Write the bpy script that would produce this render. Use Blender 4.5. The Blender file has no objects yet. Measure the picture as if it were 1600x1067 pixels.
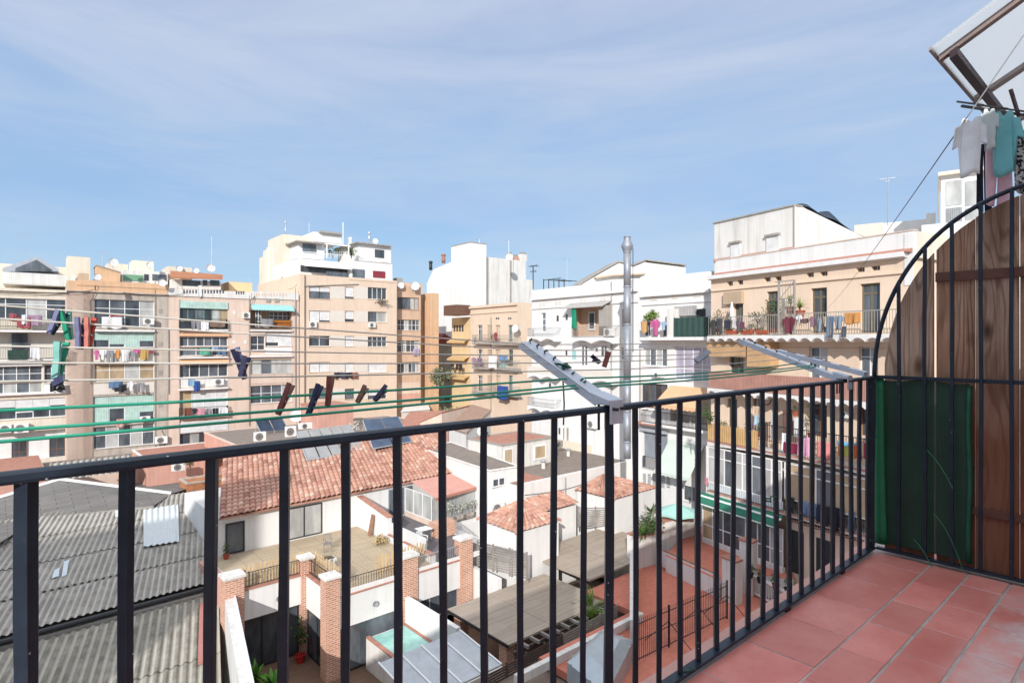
import bpy, math, random
from mathutils import Vector
RN = random.Random(11)
F, CX, CY = 925.0, 800.0, 533.5
SC = bpy.context.scene
COL = SC.collection

# ------------------------------------------------------------------ camera rays and frames
def ray(px, py): return Vector(((px-CX)/F, 1.0, -(py-CY)/F))
def onz(px, py, z):
    d = ray(px, py); return d*(z/d.z)
def P(px, py, Y): return ray(px, py)*Y

class Frame:
    """local axes: u along the wall (left to right), v away from the viewer, z up"""
    def __init__(s, O, ang):
        s.O = Vector((O[0], O[1], 0)); s.s = Vector((math.sin(ang), math.cos(ang), 0))
        s.n = Vector((-s.s.y, s.s.x, 0))
    def pt(s, u, v, z): return s.O + s.s*u + s.n*v + Vector((0, 0, z))
    def loc(s, p):
        d = Vector((p.x, p.y, 0))-s.O; return d.dot(s.s), d.dot(s.n), p.z
    def hit(s, px, py, v=0.0):
        d = ray(px, py); p = s.O+s.n*v
        t = p.dot(s.n)/d.dot(s.n); w = d*t
        return (w-s.O).dot(s.s), w.z
    def hitu(s, px, py, u):
        d = ray(px, py); p = s.O+s.s*u
        t = p.dot(s.s)/d.dot(s.s); w = d*t
        return (w-s.O).dot(s.n), w.z
    def hitz(s, px, py, z):
        l = s.loc(onz(px, py, z)); return l[0], l[1]
    def shift(s, v):
        f = Frame((0, 0), 0); f.O = s.O+s.n*v; f.s = s.s; f.n = s.n; return f
def vp_frame(px, Y, vp):
    dx, dy = (vp-CX)/F, 1.0
    if vp < CX: dx, dy = -dx, -dy
    p = P(px, CY, Y); return Frame((p.x, p.y), math.atan2(dx, dy))
WF = Frame((0, 0), math.pi/2)                       # world axes
BF = Frame((0, 0), math.radians(48.5))              # balcony and courtyard houses

# ------------------------------------------------------------------ materials
def lin(c): return tuple((x/12.92 if x <= .04045 else ((x+.055)/1.055)**2.4) for x in c)
def C(r, g, b, k=.8):
    l = lin((r/255, g/255, b/255)); return (l[0]*k, l[1]*k, l[2]*k)
class NT:
    def __init__(s, name):
        s.m = bpy.data.materials.new(name); s.m.use_nodes = True
        s.t = s.m.node_tree; s.t.nodes.clear()
        s.o = s.N('ShaderNodeOutputMaterial'); s.b = s.N('ShaderNodeBsdfPrincipled')
        s.L(s.b, 0, s.o, 0)
    def N(s, k, **kw):
        n = s.t.nodes.new(k)
        for a, v in kw.items(): setattr(n, a, v)
        return n
    def L(s, a, i, b, j): s.t.links.new(a.outputs[i], b.inputs[j])
    def pos(s, sx=1, sy=1, sz=1):
        g = s.N('ShaderNodeNewGeometry'); m = s.N('ShaderNodeMapping'); s.L(g, 'Position', m, 0)
        m.inputs['Scale'].default_value = (sx, sy, sz); return m
    def noise(s, scale, detail=4, vec=None, rough=.6):
        n = s.N('ShaderNodeTexNoise'); n.inputs['Scale'].default_value = scale
        n.inputs['Detail'].default_value = detail; n.inputs['Roughness'].default_value = rough
        s.L(vec or s.pos(), 0, n, 'Vector'); return n
    def ramp(s, src, i, lo, hi, a=0.0, b=1.0):
        r = s.N('ShaderNodeMapRange'); s.L(src, i, r, 0)
        for k, v in ((1, lo), (2, hi), (3, a), (4, b)): r.inputs[k].default_value = v
        return r
    def mix(s, fac, c1, c2, mode='MIX'):
        m = s.N('ShaderNodeMix', data_type='RGBA', blend_type=mode)
        for idx, v in ((0, fac), (6, c1), (7, c2)):
            if isinstance(v, tuple) and len(v) == 2 and not isinstance(v[0], float): s.L(v[0], v[1], m, idx)
            elif isinstance(v, (int, float)): m.inputs[idx].default_value = v
            else: m.inputs[idx].default_value = (*v[:3], 1)
        return (m, 2)
    def base(s, pair): s.L(pair[0], pair[1], s.b, 'Base Color')
    def bump(s, src, i, strength, dist=.02):
        b = s.N('ShaderNodeBump'); b.inputs['Strength'].default_value = strength
        b.inputs['Distance'].default_value = dist; s.L(src, i, b, 'Height'); s.L(b, 0, s.b, 'Normal')
MATS = {}
def mat(name, c, rough=.85, var=.12, scale=1.5, bump=0., metal=0., streak=0., spec=.4, island=0., fine=0.):
    if name in MATS: return MATS[name]
    t = NT(name); t.b.inputs['Roughness'].default_value = rough; t.b.inputs['Metallic'].default_value = metal
    t.b.inputs['Specular IOR Level'].default_value = spec
    n = t.noise(scale, 6)
    f = t.ramp(n, 0, .3, .7)
    col = t.mix((f, 0), tuple(x*(1-var) for x in c), tuple(min(1, x*(1+var*.6)) for x in c))
    if streak:
        n2 = t.noise(1.0, 5, t.pos(3.2, 3.2, .22)); f2 = t.ramp(n2, 0, .46, .74, 0, min(.75, streak*1.9))
        col = t.mix((f2, 0), col, tuple(x*.55 for x in (c[0], c[1]*.97, c[2]*.93)))
    if fine:
        n3 = t.noise(scale*14, 4); f3 = t.ramp(n3, 0, .5, .75, 0, min(.7, fine*1.5))
        col = t.mix((f3, 0), col, tuple(x*.6 for x in c))
    if island:
        g = t.N('ShaderNodeNewGeometry'); f4 = t.ramp(g, 'Random Per Island', 0, 1, 1-island, 1+island*.5)
        col = t.mix(1.0, col, (f4, 0), 'MULTIPLY')
    t.base(col)
    if bump: t.bump(t.noise(scale*22, 4), 0, bump)
    MATS[name] = t.m; return t.m
def brickmat(name, c1, c2, mortar, w, h, ms=.012, off=.5, rough=.85, bump=.4, var=.3, spec=.3):
    if name in MATS: return MATS[name]
    t = NT(name); t.b.inputs['Roughness'].default_value = rough; t.b.inputs['Specular IOR Level'].default_value = spec
    uv = t.N('ShaderNodeUVMap'); b = t.N('ShaderNodeTexBrick'); t.L(uv, 0, b, 'Vector')
    b.offset = off
    for k, v in (('Scale', 1), ('Brick Width', w), ('Row Height', h), ('Mortar Size', ms), ('Mortar Smooth', .2), ('Bias', 0)):
        b.inputs[k].default_value = v
    for k, v in (('Color1', c1), ('Color2', c2), ('Mortar', mortar)): b.inputs[k].default_value = (*v, 1)
    n = t.noise(1.3, 6); f = t.ramp(n, 0, .35, .7, 0, var)
    col = t.mix((f, 0), (b, 0), tuple(x*.6 for x in c1))
    t.base(col)
    inv = t.ramp(b, 'Fac', 0, 1, 1, 0)
    t.bump(inv, 0, bump, .01); MATS[name] = t.m; return t.m
def glassmat(name, c, rough=.06, cvar=.25):
    if name in MATS: return MATS[name]
    t = NT(name); t.b.inputs['Roughness'].default_value = rough; t.b.inputs['Specular IOR Level'].default_value = .5
    n = t.noise(1.1, 3, t.pos(1, 1, .35)); f = t.ramp(n, 0, .35, .65)
    t.base(t.mix((f, 0), tuple(x*(1-cvar) for x in c), tuple(x*(1+cvar) for x in c)))
    MATS[name] = t.m; return t.m
def stripemat(name, c1, c2, period, axis=0, duty=.5, rough=.8):
    """stripes woven or pressed along the uv axis"""
    if name in MATS: return MATS[name]
    t = NT(name); t.b.inputs['Roughness'].default_value = rough
    uv = t.N('ShaderNodeUVMap'); sp = t.N('ShaderNodeSeparateXYZ'); t.L(uv, 0, sp, 0)
    m = t.N('ShaderNodeMath', operation='MULTIPLY'); t.L(sp, axis, m, 0); m.inputs[1].default_value = 1/period
    fr = t.N('ShaderNodeMath', operation='FRACT'); t.L(m, 0, fr, 0)
    gt = t.N('ShaderNodeMath', operation='GREATER_THAN'); t.L(fr, 0, gt, 0); gt.inputs[1].default_value = duty
    n = t.noise(2, 5); f = t.ramp(n, 0, .3, .7, .82, 1.08)
    col = t.mix((gt, 0), c1, c2); t.base(t.mix(1.0, col, (f, 0), 'MULTIPLY'))
    pp = t.N('ShaderNodeMath', operation='PINGPONG'); t.L(fr, 0, pp, 0); pp.inputs[1].default_value = .5
    t.bump(pp, 0, .35, .02); MATS[name] = t.m; return t.m

# ------------------------------------------------------------------ mesh builder
class MB:
    def __init__(s, fr=None): s.f = fr or WF; s.v = []; s.fc = []; s.uv = {}
    def w(s, p): return p if isinstance(p, Vector) else s.f.pt(*p)
    def face(s, pts, uvs=None):
        i = len(s.v); s.v += [s.w(p) for p in pts]; s.fc.append(tuple(range(i, i+len(pts))))
        if uvs: s.uv[len(s.fc)-1] = uvs
        return s
    def raw(s, verts, faces):
        i = len(s.v); s.v += [s.w(p) for p in verts]; s.fc += [tuple(k+i for k in f) for f in faces]; return s
    def box(s, u0, u1, v0, v1, z0, z1):
        if u1 < u0: u0, u1 = u1, u0
        if v1 < v0: v0, v1 = v1, v0
        if z1 < z0: z0, z1 = z1, z0
        a = [(u, v, z) for z in (z0, z1) for (u, v) in ((u0, v0), (u1, v0), (u1, v1), (u0, v1))]
        return s.raw(a, [(3, 2, 1, 0), (4, 5, 6, 7), (0, 1, 5, 4), (1, 2, 6, 5), (2, 3, 7, 6), (3, 0, 4, 7)])
    def hexa(s, b, t):
        """four bottom points and four top points"""
        return s.raw(list(b)+list(t), [(3, 2, 1, 0), (4, 5, 6, 7), (0, 1, 5, 4), (1, 2, 6, 5), (2, 3, 7, 6), (3, 0, 4, 7)])
    def prism(s, poly, a0, a1, axis='v'):
        """polygon (a,z) swept along v or u, or (u,v) swept along z"""
        def q(p, c): return (p[0], c, p[1]) if axis == 'v' else ((c, p[0], p[1]) if axis == 'u' else (p[0], p[1], c))
        n = len(poly); vs = [q(p, a0) for p in poly]+[q(p, a1) for p in poly]
        return s.raw(vs, [tuple(range(n-1, -1, -1)), tuple(range(n, 2*n))]+[(i, (i+1) % n, n+(i+1) % n, n+i) for i in range(n)])
    def tube(s, pts, r, n=8, r2=None, caps=True):
        pts = [s.w(p) for p in pts]; rings = []; m = len(pts)
        for i, p in enumerate(pts):
            d = (pts[min(i+1, m-1)]-pts[max(i-1, 0)]); d.normalize()
            a = d.cross(Vector((0, 0, 1)))
            if a.length < .05: a = d.cross(Vector((0, 1, 0)))
            a.normalize(); b = d.cross(a); rr = r if r2 is None else r+(r2-r)*i/(m-1)
            rings.append([p+(a*math.cos(t)+b*math.sin(t))*rr for t in [2*math.pi*k/n for k in range(n)]])
        vs = [p for g in rings for p in g]; fs = []
        for i in range(m-1):
            for k in range(n): fs.append((i*n+k, i*n+(k+1) % n, (i+1)*n+(k+1) % n, (i+1)*n+k))
        if caps: fs += [tuple(range(n-1, -1, -1)), tuple((m-1)*n+k for k in range(n))]
        return s.raw(vs, fs)
    def lathe(s, c, prof, n=16):
        """profile of (radius, height) round a vertical axis through c"""
        c = s.w(c); vs = []; fs = []
        for (r, z) in prof:
            for k in range(n):
                t = 2*math.pi*k/n; vs.append(c+Vector((r*math.cos(t), r*math.sin(t), z)))
        for i in range(len(prof)-1):
            for k in range(n): fs.append((i*n+k, i*n+(k+1) % n, (i+1)*n+(k+1) % n, (i+1)*n+k))
        fs += [tuple(range(n-1, -1, -1)), tuple((len(prof)-1)*n+k for k in range(n))]
        return s.raw(vs, fs)
    def disc(s, c, axis, r, n=16, depth=.02, bulge=0.):
        """a dish or disc facing along axis"""
        c = s.w(c); d = axis.normalized(); a = d.cross(Vector((0, 0, 1))).normalized(); b = a.cross(d)
        vs = []; fs = []; prof = [(r, depth), (r*.7, depth*.5+bulge*-.5), (.02, -bulge)]
        for (q, h) in prof:
            for k in range(n): vs.append(c+d*h+(a*math.cos(2*math.pi*k/n)+b*math.sin(2*math.pi*k/n))*q)
        for k in range(n): vs.append(c-d*.0+d*(depth-.03)+(a*math.cos(2*math.pi*k/n)+b*math.sin(2*math.pi*k/n))*r)
        m = len(prof)
        for i in range(m-1):
            for k in range(n): fs.append((i*n+k, i*n+(k+1) % n, (i+1)*n+(k+1) % n, (i+1)*n+k))
        fs.append(tuple((m-1)*n+k for k in range(n)))
        for k in range(n): fs.append((k, (k+1) % n, m*n+(k+1) % n, m*n+k))
        vs.append(c-d*(bulge+.05)); L = len(vs)-1
        for k in range(n): fs.append((m*n+k, m*n+(k+1) % n, L))
        return s.raw(vs, fs)
    def grid(s, fn, ni, nj, uvfn=None):
        i0 = len(s.v); s.v += [s.w(fn(i/ni, j/nj)) for j in range(nj+1) for i in range(ni+1)]
        for j in range(nj):
            for i in range(ni):
                a = i0+j*(ni+1)+i; s.fc.append((a, a+1, a+ni+2, a+ni+1))
                if uvfn: s.uv[len(s.fc)-1] = [uvfn(x/ni, y/nj) for x, y in ((i, j), (i+1, j), (i+1, j+1), (i, j+1))]
        return s
    def build(s, name, m, parent=None, smooth=False, bevel=0., solid=0.):
        me = bpy.data.meshes.new(name); o = bpy.data.objects.new(name, me); COL.objects.link(o)
        if parent:
            r = parent
            while r.parent: r = r.parent
            L = r.location.copy(); o.parent = parent
        else:
            L = Vector((sum(p.x for p in s.v)/len(s.v), sum(p.y for p in s.v)/len(s.v), min(p.z for p in s.v))); o.location = L
        me.from_pydata([p-L for p in s.v], [], s.fc); me.materials.append(getattr(m, 'm', m))
        uvl = me.uv_layers.new(name='UVMap')
        me.update()
        for p in me.polygons:
            n = p.normal; cu = s.uv.get(p.index)
            if abs(n.z) < .75:
                t = Vector((-n.y, n.x, 0)).normalized()
                if t.dot(s.f.s) < -.5 or (abs(t.dot(s.f.s)) <= .5 and t.dot(s.f.n) < 0): t = -t
            for k, li in enumerate(p.loop_indices):
                co = me.vertices[me.loops[li].vertex_index].co+L
                if cu: uvl.data[li].uv = cu[k]
                elif abs(n.z) < .75: uvl.data[li].uv = (co.dot(t), co.z)
                else: uvl.data[li].uv = (co.dot(s.f.s), co.dot(s.f.n))
            if smooth: p.use_smooth = True
        if solid:
            md = o.modifiers.new('thick', 'SOLIDIFY'); md.thickness = solid; md.offset = 0
        if bevel:
            md = o.modifiers.new('bevel', 'BEVEL'); md.width = bevel; md.segments = 2; md.limit_method = 'ANGLE'
        return o
def tag(o, label, cat, group=None, kind=None):
    if label: o['label'] = label
    if cat: o['category'] = cat
    if group: o['group'] = group
    if kind: o['kind'] = kind
    return o
def thing(name, loc, label, cat, group=None):
    o = bpy.data.objects.new(name, None); COL.objects.link(o); o.location = Vector(loc); o.empty_display_size = .2
    return tag(o, label, cat, group)
def struct(o): o['kind'] = 'structure'; return o

def bundle(items):
    """roof-type patches made of quads q(4 pts)"""
    mb = MB()
    for it in items: mb.face(it)
    return mb
def quad_patch(A, B, Cc, D, pitch, amp, prof, rowlen=None, step=0., res=8, wob=0.):
    """A top-left, B top-right, Cc bottom-right, D bottom-left: ridged sheet or barrel tiles"""
    W = ((B-A).length+(Cc-D).length)/2; H = ((D-A).length+(Cc-B).length)/2
    nu = (D-A).cross(B-A).normalized()
    if nu.z < 0: nu = -nu
    cols = max(1, round(W/pitch)); ni = cols*res
    rows = max(1, round(H/rowlen)) if rowlen else 1
    bs = []
    for k in range(rows):
        bs += [(k/rows, k), ((k+.995)/rows, k)]
    if not rowlen:
        rows = 6; bs = [(k/rows, 0) for k in range(rows+1)]
    rr = random.Random(5); jit = [[(rr.random()-.5) for _ in range(cols+1)] for _ in range(rows+1)]
    mb = MB(); nj = len(bs)-1
    def fn(a, b):
        bb, k = bs[round(b*nj)]; col = min(cols-1, int(a*cols+1e-6)); ph = a*cols-col
        e = .5*wob*jit[k][col]
        p = (A.lerp(B, a)).lerp(D.lerp(Cc, a), min(1, bb))
        h = amp*prof(ph)+e
        if rowlen and round(b*nj) % 2 == 1: h += step
        return p+nu*h
    def uvf(a, b):
        bb, k = bs[round(b*nj)]
        return (a*cols, (k+(.9 if round(b*nj) % 2 else .1)) if rowlen else bb*H)
    mb.grid(fn, ni, nj, uvf)
    return mb
def barrel(t): return abs(math.sin(math.pi*t))**.7
def wave(t): return .5+.5*math.sin(2*math.pi*t)

def leaves(mb, c, rad, n, size, rng, droop=.3, flat=.0, clumps=7):
    """many leaf-sized faces spread in uneven clumps through an ellipsoid"""
    cl = []
    for _ in range(clumps):
        while True:
            q = Vector((rng.uniform(-1, 1), rng.uniform(-1, 1), rng.uniform(-1, 1)))
            if q.length < 1: break
        cl.append(q*.72)
    for _ in range(n):
        k = rng.choice(cl); q = k+Vector((rng.gauss(0, .2), rng.gauss(0, .2), rng.gauss(0, .2)))
        p = c+Vector((q.x*rad[0], q.y*rad[1], q.z*rad[2]))
        d = Vector((rng.uniform(-1, 1), rng.uniform(-1, 1), rng.uniform(-.6, .8)-droop*.3)).normalized()
        t = d.cross(Vector((rng.uniform(-1, 1), rng.uniform(-1, 1), rng.uniform(.2, 1)))).normalized()
        L = size*rng.uniform(.6, 1.3); W = L*.42
        mb.face([p, p+d*L*.5+t*W*.5, p+d*L, p+d*L*.5-t*W*.5])
# ------------------------------------------------------------------ palette
WHITE = mat('white render', C(246, 244, 240), .9, .05, .8, streak=.14, fine=.08)
WHITE_OLD = mat('aged white render', C(240, 237, 230), .9, .07, .8, streak=.30, fine=.10)
CREAM = mat('cream render', C(240, 228, 208), .9, .07, .7, streak=.15, fine=.08)
SAND = mat('sand render', C(238, 214, 190), .9, .06, .6, streak=.10, fine=.06)
PEACH = mat('peach render', C(248, 222, 196), .9, .05, .8, streak=.08, fine=.05)
PINKISH = mat('pinkish render', C(234, 210, 192), .9, .08, .8, streak=.16, fine=.08)
TANW = mat('tan render', C(224, 190, 162), .9, .09, .8, streak=.18, fine=.08)
ORANGEW = mat('orange render', C(230, 190, 152), .9, .1, .8, streak=.2)
STONE = mat('weathered stone', C(205, 192, 178), .9, .16, 1.2, streak=.3, fine=.15, bump=.2)
YELLOW = mat('yellow render', C(240, 212, 166), .9, .07, .8, streak=.15)
BROWNW = mat('brown render', C(206, 180, 152), .9, .1, .8, streak=.25)
PINKW = mat('pink render', C(222, 170, 152), .9, .12, .9, streak=.2)
GREYW = mat('grey cement', C(176, 170, 162), .9, .14, 1.2, streak=.3, fine=.15)
UPVC = mat('white painted frame', (.78, .78, .76), .45, .04, 2)
WOODF = mat('brown wooden frame', (.20, .09, .045), .6, .2, 4)
GREENF = mat('green painted frame', (.16, .33, .20), .55, .12, 3)
DARKF = mat('dark metal frame', (.03, .033, .036), .45, .1, 3)
IRON = mat('black iron', (.022, .023, .026), .5, .2, 6, bump=.15)
GALV = mat('galvanised steel', (.52, .54, .56), .38, .12, 3, metal=.7)
ALU = mat('grey aluminium', (.45, .47, .5), .45, .1, 3, metal=.3)
GD = glassmat('dark window glass', (.062, .072, .084), .06, .45)
GM = glassmat('grey window glass', (.11, .125, .14), .08, .4)
GC = glassmat('curtained window glass', (.42, .42, .40), .12, .25)
GP = glassmat('lilac curtain glass', (.44, .41, .50), .15, .2)
GT = glassmat('tan blind glass', (.40, .30, .19), .15, .25)
SHUT = stripemat('white roller shutter', (.74, .74, .72), (.62, .62, .61), .055, 1, .5)
SHUTG = stripemat('pale green shutter', (.47, .62, .55), (.36, .52, .46), .13, 0, .5)
SHUTGREY = stripemat('grey roller shutter', (.27, .29, .32), (.23, .25, .28), .06, 1, .5)
SHUTRED = stripemat('maroon roller shutter', (.26, .03, .05), (.2, .025, .04), .06, 1, .5)
PANELW = mat('white spandrel panel', C(232, 224, 212), .7, .05, 1.5)
TERRA = mat('terracotta tile', C(200, 144, 124, .75), .85, .22, 2.5, island=.2)
ROOFT = NT('terracotta roof tile')
def _rt():
    t = ROOFT; t.b.inputs['Roughness'].default_value = .85; t.b.inputs['Specular IOR Level'].default_value = .3
    uv = t.N('ShaderNodeUVMap'); vm = t.N('ShaderNodeVectorMath', operation='FLOOR'); t.L(uv, 0, vm, 0)
    wn = t.N('ShaderNodeTexWhiteNoise', noise_dimensions='2D'); t.L(vm, 0, wn, 'Vector')
    rp = t.N('ShaderNodeValToRGB'); t.L(wn, 'Value', rp, 0); e = rp.color_ramp.elements
    e[0].position = 0; e[0].color = (*C(168, 120, 104, .82), 1); e[1].position = 1; e[1].color = (*C(228, 200, 178, .82), 1)
    for p_, c_ in ((.25, C(206, 157, 134, .82)), (.6, C(214, 169, 147, .82)), (.85, C(200, 151, 133, .82))): k = e.new(p_); k.color = (*c_, 1)
    n = t.noise(.8, 6); f = t.ramp(n, 0, .45, .75, 0, .45); col = t.mix((f, 0), (rp, 0), C(150, 112, 104, .75))
    n2 = t.noise(9, 4); f2 = t.ramp(n2, 0, .55, .75, 0, .5); t.base(t.mix((f2, 0), col, C(120, 92, 80, .7)))
_rt()
REDFLOOR = brickmat('red terrace tile', C(214, 132, 110, .9), C(202, 118, 98, .9), C(196, 138, 120, .9), .28, .14, .008, .5, .75, .2, .35)
BRICK = brickmat('orange brick', C(226, 156, 126, .8), C(196, 122, 94, .8), C(236, 214, 192, .8), .30, .10, .022, .5, .85, .6, .25)
PLANKS = brickmat('grey weathered planks', C(190, 176, 160, .82), C(174, 159, 143, .82), C(115, 100, 88, .7), 3.0, .14, .006, .37, .8, .3, .25)
DECK = brickmat('brown deck boards', C(150, 120, 100, .7), C(138, 108, 90, .7), C(60, 48, 42, .6), 2.2, .13, .007, .4, .7, .3, .3)
DECKL = brickmat('pale deck boards', C(215, 195, 165, .8), C(202, 182, 152, .8), C(110, 92, 76, .5), 2.2, .16, .014, .4, .7, .3, .3)
DARKTILE = brickmat('dark terrace tile', C(132, 126, 128, .7), C(122, 118, 120, .7), C(90, 86, 86, .7), .4, .4, .008, 0, .6, .2, .25)
GRAVEL = mat('grey roof felt', C(160, 147, 136, .72), .95, .2, 2.2, bump=.5, fine=.35)
def corrmat(name, c, valley_shade):
    t = NT(name); t.b.inputs['Roughness'].default_value = .95; t.b.inputs['Specular IOR Level'].default_value = .2
    n = t.noise(.55, 7); f = t.ramp(n, 0, .3, .7); col = t.mix((f, 0), tuple(x*.74 for x in c), c)
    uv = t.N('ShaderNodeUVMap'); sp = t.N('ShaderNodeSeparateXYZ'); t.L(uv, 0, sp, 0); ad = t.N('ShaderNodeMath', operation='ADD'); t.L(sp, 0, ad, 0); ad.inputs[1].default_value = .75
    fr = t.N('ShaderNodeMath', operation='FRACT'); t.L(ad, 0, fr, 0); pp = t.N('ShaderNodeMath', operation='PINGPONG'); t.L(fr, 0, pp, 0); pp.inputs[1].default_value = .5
    dn = t.noise(1.7, 5); dr = t.ramp(dn, 0, .3, .65, .35, 1.0); v = t.ramp(pp, 0, .20, .40, valley_shade, 0); mu = t.N('ShaderNodeMath', operation='MULTIPLY'); t.L(v, 0, mu, 0); t.L(dr, 0, mu, 1)  # dark stripes painted into the valleys stand in for ridge shading
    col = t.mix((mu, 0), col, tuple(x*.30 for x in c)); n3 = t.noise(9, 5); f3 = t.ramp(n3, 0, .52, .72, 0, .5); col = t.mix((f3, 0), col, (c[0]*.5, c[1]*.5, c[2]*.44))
    t.base(col); t.bump(t.noise(30, 4), 0, .25); MATS[name] = t.m; return t.m
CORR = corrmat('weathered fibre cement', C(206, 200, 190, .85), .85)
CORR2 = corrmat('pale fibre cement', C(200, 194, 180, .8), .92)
PICKET = mat('pale timber', C(226, 196, 150, .8), .75, .15, 3, island=.12)
DWOOD = mat('dark slat timber', C(96, 82, 74, .7), .75, .25, 3, island=.2)
GWOOD = mat('grey slat timber', C(170, 162, 154, .7), .8, .2, 3, island=.15)
LEAF = mat('green leaves', (.07, .13, .03), .6, .35, 3, island=.5)
LEAFD = mat('dark green leaves', (.04, .085, .02), .55, .35, 3, island=.5)
LEAFY = mat('yellow green leaves', (.20, .30, .06), .6, .3, 3, island=.4)
BARK = mat('brown stem', (.12, .08, .05), .9, .2, 5)
BLACKP = mat('black plastic', (.02, .02, .022), .5, .1, 4)
TURQ = mat('turquoise canvas', (.30, .55, .53), .85, .1, 3)
GRNSTR = stripemat('green striped canvas', (.02, .16, .10), (.75, .78, .74), .40, 1, .80)
OCANV = mat('orange canvas', C(240, 194, 152), .85, .08, 2)
CANVW = mat('white canvas', C(238, 236, 230), .85, .06, 2)
PALEG = mat('pale green canvas', C(214, 226, 214), .85, .06, 1)
TANBL = stripemat('tan straw blind', C(222, 182, 136), C(206, 166, 120), .05, 1, .5)
REED = stripemat('reddish reed screen', C(206, 160, 142), C(170, 118, 104), .09, 0, .5)
GMAT = mat('dark green screen', (.025, .06, .045), .8, .4, 5, fine=.3)
def cloth_mat(name, c): return mat('fabric '+name, c, .9, .14, 6, fine=.1)

# ------------------------------------------------------------------ facades
class Bld:
    def __init__(s, name, label, fr, px0, px1, ytop, zbot, depth, wm, v=0.0, cat='building', group=None, u=None, ztop=None):
        s.fr, s.v, s.wm, s.depth, s.zb = fr, v, wm, depth, zbot
        s.u0, s.u1 = u if u else (fr.hit(px0, CY, v)[0], fr.hit(px1, CY, v)[0])
        s.zt = ztop if ztop is not None else fr.hit(px0, ytop, v)[1]
        s.holes = []
        s.root = thing(name, fr.pt((s.u0+s.u1)/2, v, zbot), label, cat, group)
    def r(s, px0, py0, px1, py1, v=None):
        v = s.v if v is None else v
        u0, za = s.fr.hit(px0, py0, v); zb = s.fr.hit(px0, py1, v)[1]; u1 = s.fr.hit(px1, py0, v)[0]
        return u0, u1, zb, za
    def win(s, px0, py0, px1, py1, nx=2, ny=1, fm=None, gm=None, shut=0, sm=None, sill=True, hole=True, v=None, bar=.045,
            kind='window', split=None, d=.16, depth=.3):
        vv = s.v if v is None else v
        u0, u1, z0, z1 = s.r(px0, py0, px1, py1, vv); fm = fm or UPVC; gm = gm or GD
        if hole: s.holes.append((u0, u1, z0, z1)); a = vv+d
        else: a = vv-.04
        m = MB(s.fr); b = bar
        m.box(u0, u0+b, a, a+.06, z0, z1); m.box(u1-b, u1, a, a+.06, z0, z1)
        m.box(u0+b, u1-b, a, a+.06, z0, z0+b); m.box(u0+b, u1-b, a, a+.06, z1-b, z1)
        for i in range(1, nx):
            c = u0+(u1-u0)*i/nx; m.box(c-b*.7, c+b*.7, a+.003, a+.057, z0+b, z1-b)
        zs = [z0+(z1-z0)*k/ny for k in range(1, ny)] if split is None else [z0+(z1-z0)*k for k in split]
        for c in zs: m.box(u0+b, u1-b, a+.006, a+.054, c-b*.6, c+b*.6)
        w = m.build(kind, fm, s.root)
        gms = gm if isinstance(gm, (list, tuple)) else [gm]*nx
        for i in range(nx):
            g = gms[i % len(gms)]; MB(s.fr).box(u0+(u1-u0)*i/nx, u0+(u1-u0)*(i+1)/nx, a+.03, a+(.04 if not hole else .06), z0+.01, z1-.01).build('pane', g, w)
        if shut:
            sl = shut if isinstance(shut, (list, tuple)) else [shut]*nx
            ms = MB(s.fr)
            for i, f in enumerate(sl):
                if f: ms.box(u0+(u1-u0)*i/nx+.03, u0+(u1-u0)*(i+1)/nx-.03, a-.03, a-.005, z1-(z1-z0)*f, z1-.01)
            ms.build('shutter', sm or SHUT, w)
        if sill:
            MB(s.fr).box(u0-.06, u1+.06, vv-.07, vv+(d if hole else -.04), z0-.06, z0-.003).build('sill', s.wm, w)
        return w
    def recess(s, px0, py0, px1, py1, bm, d=1.1):
        """an open loggia: a hole with a back wall, floor and ceiling"""
        u0, u1, z0, z1 = s.r(px0, py0, px1, py1); s.holes.append((u0, u1, z0, z1))
        m = MB(s.fr)
        m.box(u0-.1, u1+.1, s.v+d, s.v+d+.1, z0-.1, z1+.1); m.box(u0-.1, u1+.1, s.v+.26, s.v+d, z0-.12, z0-.003)
        m.box(u0-.1, u1+.1, s.v+.26, s.v+d, z1+.003, z1+.12); m.box(u0-.1, u0-.003, s.v+.26, s.v+d, z0, z1); m.box(u1+.003, u1+.1, s.v+.26, s.v+d, z0, z1)
        return m.build('loggia', bm, s.root)
    def panel(s, px0, py0, px1, py1, m, name='panel', proud=.03, back=0., v=None, parent=None):
        vv = s.v if v is None else v
        u0, u1, z0, z1 = s.r(px0, py0, px1, py1, vv)
        return MB(s.fr).box(u0, u1, vv-proud, vv-back-.002 if not back else vv+back, z0, z1).build(name, m, parent or s.root)
    def slab(s, px0, py0, px1, out=.9, th=.16, m=None, name='balcony', vault=0, v=None):
        vv = s.v if v is None else v
        u0, z1 = s.fr.hit(px0, py0, vv-out); u1 = s.fr.hit(px1, py0, vv-out)[0]
        mb = MB(s.fr).box(u0, u1, vv-out, vv-.003, z1-th, z1)
        if vault:
            w = (u1-u0)/vault; K = 8
            for k in range(vault):
                pl = [(u0+w*k, z1-th-.003), (u0+w*(k+1), z1-th-.003)]
                arc = [(u0+w*(k+1)-w*j/K, z1-th-.30+.26*math.sin(math.pi*j/K)) for j in range(K+1)]
                for j in range(K):
                    q = [(arc[j][0], z1-th-.003), arc[j], arc[j+1], (arc[j+1][0], z1-th-.003)]
                    mb.prism([(a, b) for a, b in q], vv-out, vv-.003)
        return mb.build(name, m or WHITE, s.root)
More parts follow.
